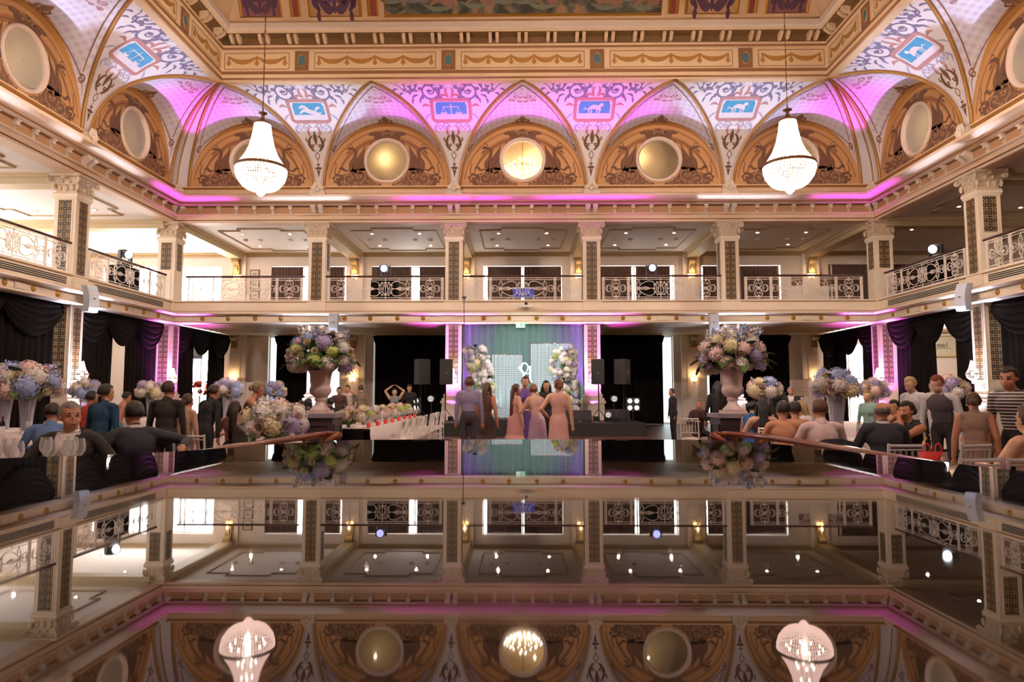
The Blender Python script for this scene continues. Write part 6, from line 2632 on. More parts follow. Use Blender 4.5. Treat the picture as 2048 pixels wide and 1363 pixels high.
person('dark haired guest in black seated beside the first urn pedestal', 661, 16.4, 190, 'sit', 1.66, 'b', (BK, 'short'), (44, 36, 36), (30, 28, 30), 'shirt', 4)
person('standing guest in brown jacket right of the first urn', 678, 20.5, 5, 'stand', 1.60, 'b', (BK, 'short'), (84, 54, 48), (40, 36, 38), 'shirt', 2)
person('standing guest in white top raising a phone', 695, 20.8, -10, 'stand', 1.66, 'b', (DBR, 'short'), (226, 212, 206), (70, 66, 70), 'tee', 2, 0, 0, {'L': (.16, -.28, 1.52)})
person('standing guest in khaki seen from behind near the back sconce', 721, 21.5, 175, 'stand', 1.68, 'a', (BR, 'short'), (140, 122, 104), (90, 80, 72), 'shirt', 2)
person('woman in grey blue dress holding both arms above her head', 789, 21.0, 10, 'stand', 1.56, 'c', (BK, 'updo'), (124, 130, 140), (120, 126, 136), 'sleeveless', 0, 0, 0, {'L': (.10, -.10, 1.62), 'R': (-.10, -.10, 1.62), 'hL': (1, 0, .2), 'hR': (-1, 0, .2)}, True)
person('man in black behind the stage lamps under the outer loudspeaker', 818, 22.3, 20, 'stand', 1.70, 'b', (BK, 'short'), (34, 30, 30), (30, 28, 28), 'shirt', 2, 0, 14)
# dancers in front of the stage
person('guest in lilac grey top with back turned before the floral arch', 938, 13.0, 178, 'stand', 1.72, 'b', (BR, 'short'), (150, 140, 176), (58, 54, 66), 'shirt', 4)
person('guest in dark brown dress beside the lilac grey top', 972, 13.8, 150, 'stand', 1.62, 'b', (BR, 'long'), (96, 64, 58), (70, 50, 48), 'sleeveless', 4, female=True)
person('bridesmaid in pink gown with very long brown hair', 1030, 14.2, 120, 'stand', 1.60, 'c', ((92, 52, 46), 'long'), (222, 160, 148), (216, 156, 150), 'strapless', 2, 0, 0, {'L': (.10, -.30, 1.12)}, True, hairlen=.62)
person('dancer in violet gown behind the bridesmaids', 1050, 14.9, 10, 'stand', 1.78, 'a', (BR, 'short'), (118, 84, 170), (104, 78, 160), 'halter', 2, -20, 0, None, True)
person('bride in pale lilac lace gown leaning forward', 1075, 12.9, 215, 'stand', 1.60, 'c', ((150, 96, 70), 'updo'), (224, 182, 172), (196, 164, 190), 'strapless', 12, -20, 8, {'R': (-.12, -.46, 1.08), 'L': (.12, -.40, 1.05)}, True)
person('woman with long black hair facing the dancers before the crystal screen', 1092, 15.6, 5, 'stand', 1.70, 'a', (BK, 'long'), (30, 26, 28), (28, 26, 28), 'sleeveless', 2, 0, 0, None, True, hairlen=.5)
person('bridesmaid in pale pink halter gown with back turned, brown updo', 1117, 12.2, 170, 'stand', 1.66, 'c', ((126, 76, 46), 'updo'), (226, 174, 164), (220, 168, 160), 'halter', 0, 20, 0, {'L': (.22, -.12, 1.0)}, True)
# guests on the far side
person('man in dark suit standing by the blue-white window strip', 1346, 19.5, -80, 'stand', 1.55, 'b', (DBR, 'short'), (34, 32, 38), (30, 30, 34), 'shirt', 3)
person('grey-haired guest in dark brown seated facing the viewer', 1396, 15.2, 5, 'sit', 1.60, 'b', (GY, 'short'), (60, 34, 36), (40, 30, 32), 'shirt', 4, female=True)
person('woman in black with long black hair behind the second urn', 1436, 14.2, 165, 'stand', 1.66, 'b', (BK, 'long'), (30, 30, 32), (28, 28, 30), 'shirt', 4, female=True, hairlen=.5)
person('seated woman in blue dress with black hair beside the second pedestal', 1500, 11.2, 120, 'sit', 1.62, 'c', (BK, 'short'), (40, 96, 168), (40, 80, 150), 'sleeveless', 6, female=True)
person('seated woman in maroon strapless dress with long glossy dark hair', 1525, 10.3, 172, 'sit', 1.66, 'c', ((24, 34, 34), 'long'), (64, 26, 34), (56, 24, 32), 'strapless', 3, female=True, hairlen=.32)
person('seated woman with bare back and dark hair next to the glossy dark hair', 1566, 8.7, 165, 'sit', 1.66, 'b', (BK, 'short'), (216, 154, 122), (70, 30, 40), 'strapless', 6, 20, 0, None, True)
person('seated woman with bare shoulders behind the bare back', 1592, 9.5, 178, 'sit', 1.62, 'b', (BK, 'short'), (206, 160, 130), (60, 40, 44), 'strapless', 4, female=True)
person('seated blond woman in white turned sideways', 1610, 11.4, -70, 'sit', 1.62, 'c', (BLD, 'long'), (226, 214, 214), (90, 80, 84), 'tee', 8, female=True, hairlen=.25)
person('seated man in pale pink shirt with back turned, tousled brown hair', 1644, 7.9, 178, 'sit', 1.72, 'b', ((88, 50, 34), 'short'), (232, 204, 208), (40, 42, 54), 'shirt', 6)
person('tall man in black standing before the far black drape', 1557, 18.3, 20, 'stand', 1.72, 'b', (BK, 'short'), (28, 28, 30), (28, 28, 30), 'shirt', 2)
person('man in black suit standing beside the wall notice', 1582, 18.0, -20, 'stand', 1.58, 'b', (GY, 'short'), (30, 30, 34), (28, 28, 30), 'suit', 2)
person('woman in mint blouse standing behind the tall blue flowers', 1738, 12.3, -60, 'stand', 1.46, 'c', (BLD, 'short'), (168, 206, 196), (60, 60, 64), 'shirt', 4, female=True)
person('seated balding man in navy suit with back turned', 1768, 7.6, 172, 'sit', 1.68, 'b', (GY, 'bald'), (34, 36, 50), (32, 32, 40), 'suit', 6)
person('seated man with short dark hair beyond the navy suit', 1793, 11.3, -60, 'sit', 1.64, 'b', (BK, 'short'), (200, 150, 130), (40, 40, 44), 'shirt', 6)
person('seated woman in dark sleeveless dress holding a hand to her face', 1822, 8.3, -70, 'sit', 1.66, 'b', (BK, 'updo'), (36, 32, 36), (34, 30, 34), 'sleeveless', 6, 0, 4, {'R': (-.05, -.20, 1.12), 'L': (.02, -.22, 1.10)}, True)
person('waiter in white shirt bending over the table, blond', 1838, 10.7, -70, 'stand', 1.68, 'c', (BLD, 'short'), (240, 240, 244), (44, 40, 44), 'shirt', 14, 0, 8)
person('waiter with red hair in white shirt and grey waistcoat', 1886, 9.6, -50, 'stand', 1.68, 'c', (RED, 'short'), (238, 234, 236), (40, 38, 42), 'vest', 16, 0, 8, shirt=(84, 78, 88))
person('guest in taupe shimmering dress standing by the clear chairs', 1948, 7.4, 150, 'stand', 1.42, 'b', (BR, 'updo'), (150, 122, 112), (128, 100, 84), 'sleeveless', 10, female=True)
def stripes():
    m = bpy.data.materials.new('stripes')
    m.use_nodes = True
    nt = m.node_tree
    tc = nt.nodes.new('ShaderNodeTexCoord')
    w = nt.nodes.new('ShaderNodeTexWave')
    w.bands_direction = 'Z'
    w.inputs['Scale'].default_value = 9
    nt.links.new(tc.outputs['Object'], w.inputs[0])
    cr = nt.nodes.new('ShaderNodeValToRGB')
    cr.color_ramp.interpolation = 'CONSTANT'
    cr.color_ramp.elements[0].color = rgb(36, 28, 30)
    cr.color_ramp.elements[1].position = .55
    cr.color_ramp.elements[1].color = rgb(206, 196, 196)
    nt.links.new(w.outputs['Fac'], cr.inputs[0])
    nt.links.new(cr.outputs[0], nt.nodes['Principled BSDF'].inputs['Base Color'])
    MATS['stripes'] = m


stripes()
person('man in dark striped shirt leaning in at the picture edge', 2034, 7.4, -60, 'stand', 1.70, 'b', (DBR, 'short'), 'stripes', (30, 26, 28), 'tee', 12)
person('seated guest with bare arm at the picture edge', 2066, 5.6, 190, 'sit', 1.66, 'c', (BR, 'updo'), (196, 150, 130), (90, 70, 70), 'strapless', 4, female=True)
finish_people()
# ------------------------------------------------------------------ flowers
def petal_mat(name, a, b_):
    return mat('petal_' + name, a, .6, col2=b_, scale=9, sheen=.1, detail=1)


PET = {'white': petal_mat('white', (250, 244, 240), (226, 214, 214)), 'blue': petal_mat('blue', (150, 168, 228), (190, 202, 240)), 'lilac': petal_mat('lilac', (206, 192, 228), (172, 160, 214)),
       'pink': petal_mat('pink', (244, 200, 196), (250, 226, 220)), 'green': petal_mat('green', (174, 196, 92), (214, 222, 140)), 'cream': petal_mat('cream', (250, 238, 206), (240, 222, 170)), 'red': petal_mat('red', (206, 60, 60), (230, 110, 90))}
M_LEAF = mat('leaf_green', (48, 76, 38), .5, col2=(86, 112, 58), scale=8)
M_LEAFL = mat('leaf_light', (110, 136, 70), .5, col2=(70, 100, 50), scale=8)


def hydrangea_mesh(c, n=80, seed=1):
    rr = random.Random(seed)
    b = MB()
    b.sphere((0, 0, 0), .80, 8, 6)
    for i in range(n):
        z = 1 - 2 * (i + .5) / n
        a = i * 2.39996
        r = sqrt(1 - z * z)
        d = Vector((r * cos(a), r * sin(a), z))
        k = .90 + rr.uniform(0, .12)
        x = d.orthogonal().normalized()
        y = d.cross(x)
        t = rr.uniform(0, 1.57)
        s_ = .20
        c0 = d * k
        for q in range(4):
            e = t + q * pi / 2
            u_ = x * cos(e) + y * sin(e)
            v_ = x * cos(e + pi / 2) + y * sin(e + pi / 2)
            b.add([c0, c0 + (u_ * .55 - v_ * .42) * s_ + d * .03, c0 + u_ * s_ + d * .015, c0 + (u_ * .55 + v_ * .42) * s_ + d * .03], [(0, 1, 2, 3)])
    return b.mesh('hydrangea', PET[c])


def rose_mesh(c, seed=1):
    rr = random.Random(seed)
    b = MB()
    for ring, (n, r0, open_, h_) in enumerate(((3, .28, .15, .95), (5, .5, .35, .85), (6, .75, .7, .62), (7, .95, 1.05, .38))):
        for j in range(n):
            a = 2 * pi * j / n + ring * .7
            rows = []
            for v in range(4):
                t = v / 3
                row = []
                for u in range(4):
                    s_ = (u / 3 - .5) * (2 * pi / n) * 1.35
                    rad = r0 * (.35 + .65 * t ** .7) + open_ * .12 * t * t
                    zz = -.55 + (h_ + .55) * t - abs(u / 3 - .5) * .25 * t + (-.12 * open_ if v == 3 else 0)
                    row.append((rad * cos(a + s_), rad * sin(a + s_), zz))
                rows.append(row)
            b.grid(rows)
    b.sphere((0, 0, .2), (.22, .22, .5), 6, 5)
    return b.mesh('rose', PET[c], True)


def leaf_mesh(m):
    b = MB()
    rows = []
    for i in range(7):
        t = i / 6
        w = .30 * sin(pi * min(1, t * .92 + .06)) ** .8
        z = .25 * sin(t * 2.0) - .25 * t * t
        rows.append([(-w, t, z + .06), (0, t, z), (w, t, z + .06)])
    b.grid(rows)
    return b.mesh('leaf', m, True)


def spike_mesh(c):
    b = MB()
    b.tube([(0, 0, 0), (.02, 0, .5), (0, 0, 1)], .014, 5, mi=1)
    rr = random.Random(4)
    for k in range(22):
        z = .32 + .66 * k / 22
        a = k * 2.4
        r = .13 * (1.15 - z * .75)
        d = Vector((cos(a), sin(a), .25))
        c0 = Vector((0, 0, z)) + d * r
        x = d.orthogonal().normalized()
        y = d.normalized().cross(x)
        s_ = .085 * (1.3 - z * .7)
        for q in range(4):
            u_ = x * cos(q * pi / 2) + y * sin(q * pi / 2)
            v_ = x * cos(q * pi / 2 + 1.57) + y * sin(q * pi / 2 + 1.57)
            b.add([c0, c0 + (u_ * .6 - v_ * .5) * s_, c0 + u_ * s_ + d * .01, c0 + (u_ * .6 + v_ * .5) * s_], [(0, 1, 2, 3)], 0)
    return b.mesh('flower_spike', [PET[c], M_LEAFL])


HYD = {c: hydrangea_mesh(c, 80, i) for i, c in enumerate(('white', 'blue', 'lilac', 'pink', 'green', 'cream', 'red'))}
ROS = {c: rose_mesh(c, i) for i, c in enumerate(('white', 'pink', 'cream', 'lilac', 'red'))}
SPK = {c: spike_mesh(c) for c in ('lilac', 'white', 'blue', 'pink')}
LEAFS = [leaf_mesh(M_LEAF), leaf_mesh(M_LEAFL)]


def place_bloom(root, name, me, p, d, s_):
    o = put(name, me, root, p)
    o.rotation_euler = Vector(d).to_track_quat('Z', 'Y').to_euler()
    o.scale = (s_, s_, s_)
    return o


def arrangement(label, loc, R, H, seed, hyd, ros, nh=12, nr=14, nl=14, ns=4, hr=.42, cat='flower arrangement', group='table flower arrangements', spk=('lilac', 'white', 'blue'), low=-.25):
    """dome of blooms about a point; loc is the rim of the vessel"""
    rr = random.Random(seed)
    t = thing('flower_arrangement', label, cat, loc, rr.uniform(0, .3), group)
    stem = MB()
    stem.sphere((0, 0, H * .22), (R * .55, R * .55, H * .30), 10, 7)
    stem.lathe([(R * .10, -R * .25), (R * .16, 0), (R * .4, H * .12)], 8)
    stem.build('greenery', M_LEAF, t, True)
    pts = []

    def spot(minz, mind, tries=60):
        best = None
        for _ in range(tries):
            z = rr.uniform(minz, 1)
            a = rr.uniform(0, 2 * pi)
            d = Vector((sqrt(max(0, 1 - z * z)) * cos(a), sqrt(max(0, 1 - z * z)) * sin(a), z))
            md = min([(d - q).length - w for q, w in pts] or [9])
            if best is None or md > best[0]:
                best = (md, d)
            if md > mind:
                break
        return best[1]
    for k in range(nh):
        d = spot(low, hr * 1.25)
        s_ = R * hr * rr.uniform(.8, 1.1)
        pts.append((d, hr * .7))
        p = Vector((d.x * R * .78, d.y * R * .78, H * .30 + d.z * H * .52))
        place_bloom(t, 'hydrangea', HYD[hyd[k % len(hyd)]], p, d, s_)
    for k in range(nr):
        d = spot(low, hr * .8)
        pts.append((d, hr * .3))
        s_ = R * hr * rr.uniform(.34, .50)
        rad = rr.uniform(.86, 1.0)
        p = Vector((d.x * R * rad, d.y * R * rad, H * .30 + d.z * H * .62 * rad))
        place_bloom(t, 'rose', ROS[ros[k % len(ros)]], p, d, s_)
    for k in range(ns):
        a = 2 * pi * k / max(1, ns) + rr.uniform(0, .6)
        d = Vector((cos(a) * .7, sin(a) * .7, rr.uniform(.6, 1.2))).normalized()
        p = Vector((d.x * R * .35, d.y * R * .35, H * .40))
        place_bloom(t, 'flower_spike', SPK[spk[k % len(spk)]], p, d, R * rr.uniform(.75, 1.0))
    for k in range(nl):
        a = 2 * pi * k / nl + rr.uniform(-.2, .2)
        el = rr.choice((-.5, -.3, -.1, .2, .6, 1.0))
        d = Vector((cos(a), sin(a), el)).normalized()
        o = put('leaf', LEAFS[k % 2], t, (d.x * R * .45, d.y * R * .45, H * .18 + H * .2 * max(0, el)))
        o.rotation_euler = d.to_track_quat('Y', 'Z').to_euler()
        s_ = R * rr.uniform(.5, .8)
        o.scale = (s_, s_, s_)
    return t


# ------------------------------------------------------------------ urns on pedestals
M_URN = mat('urn_plaster', (222, 196, 192), .6, var=.08, scale=8)
M_PEDW = mat('pedestal_wood', (56, 40, 44), .4, var=.3, scale=5)
M_STONE = mat('pedestal_stone', (150, 136, 150), .45, var=.4, scale=16, detail=5)
UY = 12.0


def urn_set(px, nm, arr):
    p = at(px, 826, UY)
    X, zt = p.x, p.z
    t = thing('pedestal', 'dark panelled wooden pedestal with stone top under the ' + nm, 'pedestal', (X, UY, 0), 0, 'urn pedestals')
    MB().bx(-.31, .31, -.31, .31, 0, zt - .07).build('body', M_PEDW, t)
    MB().bx(-.36, .36, -.36, .36, zt - .07, zt).build('top_slab', M_STONE, t)
    MB().bx(-.35, .35, -.35, .35, 0, .10).build('plinth', M_PEDW, t)
    fm = frame_mesh(.40, .22, zt - .22, .05, .03, m=M_PEDW)
    for k in range(4):
        a = k * pi / 2
        put('panel_frame', fm, t, (sin(a) * .315, -cos(a) * .315, 0), a)
    u_ = thing('garden_urn', 'pale pink fluted stone urn holding the ' + nm, 'urn', (X, UY, zt), 0, 'stone urns')
    s_ = 1.0
    MB().bx(-.19, .19, -.19, .19, 0, .05).build('foot_block', M_URN, u_)
    b = MB()
    b.lathe([(.0, .05), (.18, .05), (.175, .07), (.12, .12), (.085, .18), (.08, .21), (.10, .225), (.10, .25), (.085, .27), (.11, .29), (.16, .325), (.185, .37), (.19, .41), (.18, .45), (.165, .47), (.165, .49),
             (.17, .55), (.18, .64), (.20, .72), (.225, .76), (.23, .78), (.21, .785), (.17, .74), (.0, .72)], 48, caps=False, flute=(.29, .44, 24, .07))
    b.build('bowl', M_URN, u_, True)
    arrangement(arr[0], (X, UY, zt + .74), .60, .80, arr[1], arr[2], arr[3], 24, 34, 34, 12, .235, group='urn flower arrangements', low=-.45)


urn_set(640, 'green hydrangea bouquet', ('large bouquet of white, lilac and green hydrangeas in the first urn', 11, ('white', 'green', 'white', 'white', 'lilac', 'green', 'white', 'blue'), ('pink', 'white', 'cream')))
urn_set(1466, 'pink peony bouquet', ('large bouquet of blush peonies, lilac and white blooms in the second urn', 23, ('white', 'pink', 'white', 'lilac', 'white', 'pink', 'cream'), ('pink', 'white', 'lilac')))

# ------------------------------------------------------------------ floral arch halves on the stage
def floral_column(label, path, widths, seed, side):
    rr = random.Random(seed)
    P = [at(px, py, 24.9) for px, py in path]
    base = Vector((P[-1].x, 24.9, .42))
    t = thing('floral_column', label, 'floral arch', base, 0, 'floral arch halves')
    sp_ = spline([tuple(q) for q in P], 10)
    MB().tube([tuple(Vector(q) - base) for q in sp_] + [(0, 0, .012)], .10, 7).build('frame', M_LEAF, t)
    n = len(sp_)
    for k in range(150):
        i = rr.random() ** .85 * (n - 1)
        q = Vector(sp_[int(i)]) - base
        w = float(np.interp(i / (n - 1), np.linspace(0, 1, len(widths)), widths))
        a = rr.uniform(-1.5, 1.5)
        d = Vector((sin(a), -cos(a) * .8, rr.uniform(-.3, .3))).normalized()
        q = q + Vector((sin(a) * w, -abs(cos(a)) * w * .6, rr.uniform(-.08, .08)))
        if q.z < .14:
            q.z = .16
        c = rr.choice(('white', 'white', 'white', 'white', 'cream', 'green', 'lilac' if a * side > .3 else 'white', 'blue' if rr.random() < .4 else 'white'))
        if rr.random() < .55:
            place_bloom(t, 'hydrangea', HYD[c], q, d, rr.uniform(.10, .14))
        else:
            place_bloom(t, 'rose', ROS[c if c in ROS else 'white'], q, d, rr.uniform(.075, .10))
    for k in range(26):
        q = Vector(sp_[rr.randrange(n)]) - base
        a = rr.uniform(-1.6, 1.6)
        d = Vector((sin(a), -cos(a), rr.uniform(-.2, .9))).normalized()
        o = put('leaf', LEAFS[k % 2], t, q + d * .12)
        o.rotation_euler = d.to_track_quat('Y', 'Z').to_euler()
        s_ = rr.uniform(.2, .34)
        o.scale = (s_, s_, s_)
    return t


floral_column('white floral arch half with violet-lit edge beside the shorter crystal screen', [(950, 697), (955, 715), (962, 740), (970, 770), (977, 800), (986, 836)], (.34, .42, .40, .30, .24, .12), 5, -1)
floral_column('white floral arch half beside the taller crystal screen', [(1132, 697), (1128, 715), (1126, 740), (1131, 770), (1140, 800), (1144, 836)], (.34, .42, .44, .38, .28, .2), 6, 1)

# ------------------------------------------------------------------ tableware prototypes
M_GLASS = glassmat('clear_glass', (1, 1, 1), .82)
M_CLOTH = mat('white_linen', (240, 228, 228), .85, var=.05)
M_PLATE = mat('white_china', (244, 240, 238), .25, var=.03)
M_WINE = mat('red_wine', (96, 20, 28), .2)
gl = MB().lathe([(.0, 0), (.036, .0), (.036, .004), (.006, .012), (.005, .09), (.02, .105), (.040, .135), (.044, .165), (.040, .20), (.034, .225)], 16, caps=False)
glm = gl.mesh('wine_glass', M_GLASS, True)
tum = MB().lathe([(.0, 0.004), (.032, .0), (.036, .10), (.037, .10), (.033, .006)], 14, caps=False).mesh('tumbler', M_GLASS, True)
plm = MB().lathe([(.0, .006), (.08, .006), (.10, .012), (.14, .022), (.142, .02), (.10, .004), (.0, 0)], 20, caps=False).mesh('plate', M_PLATE, True)
vot = MB().lathe([(.0, 0), (.035, 0), (.045, .09), (.042, .09), (.03, .02), (.0, .02)], 12, caps=False).mesh('votive', mat('red_votive', (214, 62, 52), .3, emit=(220, 60, 50), estr=.25), True)
vs_ = MB().lathe([(.0, 0), (.075, 0), (.078, .02), (.07, .05), (.085, .30), (.115, .60), (.12, .62), (.11, .60), (.075, .3), (.055, .06), (.0, .05)], 48, caps=False, flute=(.05, .61, 12, .12))
vsm = vs_.mesh('vase', glassmat('vase_glass', (.92, .9, .98), .80, .08), True)


def table(label, X, Y, r=.85, zs=1.0):
    t = thing('round_table', 'round banquet table under ' + label, 'table', (X, Y, 0), 0, 'round banquet tables')
    MB().lathe([(0, .70), (r, .70), (r, .73), (0, .73)], 32, caps=False).build('table_top', M_PEDW, t)
    MB().lathe([(.28, 0), (.28, .03), (.06, .06), (.05, .70)], 14, caps=False).build('pedestal_leg', M_STEEL, t)
    b = MB()
    n = 72
    rows = []
    for rr_, z, wv in ((.01, .738, 0), (r * .6, .738, 0), (r, .738, 0), (r + .015, .725, 0), (r + .03, .6, .012), (r + .05, .35, .03), (r + .07, .05, .05)):
        rows.append([((rr_ + wv * sin(a * 14)) * cos(a), (rr_ + wv * sin(a * 14)) * sin(a), z) for a in (2 * pi * j / n for j in range(n))])
    b.grid(rows, close_v=True)
    o = b.build('tablecloth', M_CLOTH, None, True, (X, Y, 0))
    tag(o, 'white floor-length cloth beneath ' + label, 'tablecloth', 'white tablecloths')
    t.scale = o.scale = (1, 1, zs)
    return X, Y


def vase_set(label, X, Y, R, seed, hyd, ros, z=.74, vh=1.0, **kw):
    v = thing('glass_vase', 'tall clear vase under the ' + label, 'vase', (X, Y, z), 0, 'tall table vases')
    o = put('vase', vsm, v, None, None, (1.15 * vh, 1.15 * vh, vh))
    o.name = 'vase_body'
    MB().lathe([(.0, .055), (.05, .055), (.06, .2), (.0, .2)], 12, caps=False).build('water', glassmat('water', (.9, .9, 1), .6), v)
    arrangement(label, (X, Y, z + .60 * vh), R, R * 1.15, seed, hyd, ros, **kw)


def glasses(X, Y, spots, what, z=.738, bottle=None):
    for k, (dx, dy) in enumerate(spots):
        o = put('wine_glass', glm, None, (X + dx, Y + dy, z))
        tag(o, 'clear stemmed wine glass among the settings ' + what, 'wine glass', 'wine glasses ' + what)


def tx(px, Y):
    return at(px, 800, Y).x


RW = ('white', 'pink', 'cream')
# near table with the wine glasses
X, Y = table('wine glasses before the man in the blazer', tx(110, 4.75), 4.75, .55, 1.165)
glasses(X, Y, ((-.10, -.2), (.02, -.05), (.12, .10), (.18, -.10), (-.30, .0), (-.03, .25), (-.2, .22)), 'before the man in the blazer', .86)
for k, (dx, dy) in enumerate(((.34, .2), (-.1, -.38))):
    tag(put('plate', plm, None, (X + dx, Y + dy, .86)), 'white china plate on the near table, %s' % ('beside the blazer' if k == 0 else 'at the table edge'), 'plate', 'plates')
# table of the tall blue hydrangea vase
X, Y = table('the big blue hydrangea vase', tx(55, 11.2), 11.2, .9)
vase_set('blue, lilac and white hydrangea bouquet nearest the picture edge', X, Y, .50, 31, ('blue', 'white', 'lilac', 'blue', 'white', 'pink'), RW, nh=14, nr=16, hr=.36)
glasses(X, Y, ((-.3, -.3), (-.2, -.45), (-.42, -.1), (.3, -.35), (.42, -.1)), 'round the big blue hydrangea vase')
bt = thing('wine_bottle', 'dark wine bottle with pale label left of the tall fluted vase', 'bottle', (X - .24, Y - .2, .738))
MB().lathe([(0, 0), (.036, 0), (.038, .01), (.038, .18), (.03, .21), (.014, .235), (.013, .30), (0, .30)], 16, caps=False).build('bottle_body', mat('bottle_glass', (24, 14, 16), .1), bt, True)
MB().lathe([(.0385, .05), (.0385, .14)], 16, caps=False).build('paper_label', M_PLATE, bt, True)
MB().lathe([(.0145, .25), (.0145, .302), (0, .304)], 12, caps=False).build('foil_cap', M_WINE, bt, True)
X2, Y2 = table('lilac hydrangeas behind the blue ones', tx(5, 12.6), 12.6, .85)
vase_set('lilac hydrangea bouquet cut by the picture edge', X2 + .05, Y2, .48, 34, ('lilac', 'blue', 'white', 'lilac'), RW, nh=12, nr=10, hr=.38)
for px, Y_, R, seed, lab, hyd in ((170, 16.6, .34, 41, 'blue and white bouquet beside the first side column sconce', ('blue', 'white', 'lilac')),
                                  (301, 19.2, .38, 43, 'pale mauve bouquet under the violet corner curtain', ('lilac', 'white', 'cream')),
                                  (455, 16.6, .36, 45, 'round blue and white bouquet under the first back wall sconce', ('blue', 'white', 'white', 'lilac')),
                                  (548, 19.4, .34, 47, 'small lilac and white bouquet before the first black drape', ('lilac', 'white', 'blue')),
                                  (1529, 16.6, .38, 51, 'lilac and cream bouquet beside the second urn', ('blue', 'cream', 'white', 'pink')),
                                  (1746, 16.0, .34, 55, 'pink and violet bouquet before the far corner column', ('pink', 'lilac', 'white')),
                                  (1902, 17.6, .42, 57, 'mauve bouquet below the gold framed picture', ('lilac', 'pink', 'white'))):
    X, Y = table('the ' + lab, tx(px, Y_), Y_, .8)
    vase_set(lab, X, Y, R, seed, hyd, RW, nh=9, nr=12, nl=10, ns=3, hr=.42)
X, Y = table('the tall sky blue bouquet', tx(1678, 10.3), 10.4, .72)
vase_set('tall sky blue and white bouquet above the pale pink shirt', tx(1672, 10.4), Y, .34, 61, ('blue', 'white', 'white', 'blue', 'cream', 'lilac'), RW, nh=13, nr=16, hr=.38, vh=1.06)
glasses(X, Y, ((-.4, -.3), (-.5, -.1), (.3, -.45), (.36, -.32), (.45, -.2), (-.25, -.45), (.2, -.3)), 'below the tall sky blue bouquet')
fd = thing('fruit_dish', 'dish of green and yellow fruit beside the navy suit', 'dish', (X + .16, Y - .50, .738))
put('dish', plm, fd)
for k, (dx, dy, c) in enumerate(((0, 0, 'green'), (.05, .02, 'cream'), (-.05, .01, 'green'), (.01, .05, 'red'), (.0, -.05, 'cream'))):
    MB().sphere((dx, dy, .045), .03, 8, 6).build('fruit', PET[c], fd, True)
# low flowers beside the first hand rail
X, Y = table('the low white hydrangea mound', tx(545, 8.9), 9.0, .62)
arrangement('low wide mound of white and blush hydrangeas behind the first hand rail', (X, Y, .85), .42, .46, 71, ('white', 'white', 'pink', 'white', 'lilac', 'cream'), RW, nh=16, nr=16, nl=14, ns=0, hr=.34, low=-.1)
# long table with runner of flowers
order = ('nearest', 'second', 'third', 'fourth', 'fifth', 'sixth', 'seventh', 'eighth', 'ninth', 'last')
XL = tx(745, 14.5) - .10
t = thing('long_table', 'long white banquet table beside the first urn', 'table', (XL, 16.3, 0))
MB().bx(-.45, .45, -3.6, 3.6, .72, .75).build('table_top', M_PEDW, t)
for y in (-3.4, 0, 3.4):
    MB().bx(-.3, .3, y - .04, y + .04, 0, .72).build('trestle', M_STEEL, t)
b = MB()
rows = []
for x_, z in ((-.50, .12), (-.47, .5), (-.46, .758), (.46, .758), (.47, .5), (.50, .12)):
    rows.append([(x_ + (.02 * sin(j * 1.7) if z < .6 else 0), -3.62 + 7.24 * j / 60, z) for j in range(61)])
b.grid(rows)
tag(b.build('tablecloth', M_CLOTH, None, True, (XL, 16.3, 0)), 'white cloth running the whole length of the long table', 'tablecloth', 'white tablecloths')
rk = random.Random(9)
for k in range(6):
    y = 13.1 + 1.2 * k
    arrangement('low cream and blush flower mound on the long table, %s from the urn' % order[k], (XL - .05, y, .828), .26, .30, 80 + k, ('cream', 'white', 'pink', 'green'), RW, nh=7, nr=9, nl=8, ns=0, hr=.42, low=0, group='long table flowers')
for k in range(9):
    y = 12.9 + .80 * k
    for dx in (.30, .36):
        o = put('wine_glass', glm, None, (XL + dx - .02, y + (.10 if dx > .32 else 0), .76))
        tag(o, 'clear stemmed wine glass among the settings along the long table', 'wine glass', 'wine glasses along the long table')
for k in range(8):
    o = put('votive_cup', vot, None, (XL + .36, 13.0 + .80 * k, .76))
    tag(o, 'small red votive cup, %s along the long table from the urn' % order[k], 'votive', 'red votive cups')


# ------------------------------------------------------------------ chairs
def chair_proto(name, m, cush, label):
    t = thing(name, label, 'chair')
    for sx in (-1, 1):
        MB().tube([(sx * .19, -.20, 0), (sx * .185, -.20, .45)], .014, 6).build('leg', m, t)
        MB().tube(spline([(sx * .19, .22, 0), (sx * .18, .20, .45), (sx * .18, .25, .92)], 4), .014, 6).build('leg', m, t)
    MB().box((0, 0, .46), (.42, .42, .03)).build('seat', m, t)
    MB().box((0, 0, .49), (.39, .39, .035), taper=.92).build('cushion', cush, t)
    for z, r in ((.90, .016), (.86, .010), (.62, .011)):
        y = .20 + (z - .45) * .107
        MB().tube([(-.18, y, z), (.18, y, z)], r, 6).build('back_rail', m, t)
    sp_ = MB().tube([(0, .218, .62), (0, .232, .72), (0, .245, .86)], .009, 5).sphere((0, .232, .74), (.013, .013, .02), 6, 5).mesh('spindle', m, True)
    for k in range(5):
        put('spindle', sp_, t, (-.12 + .06 * k, 0, 0))
    for z in (.16, .28):
        MB().tube([(-.19, -.20, z), (.19, -.20, z)], .009, 5).build('stretcher', m, t)
        for sx in (-1, 1):
            MB().tube([(sx * .19, -.20, z), (sx * .185, .21, z)], .009, 5).build('stretcher', m, t)
    return t


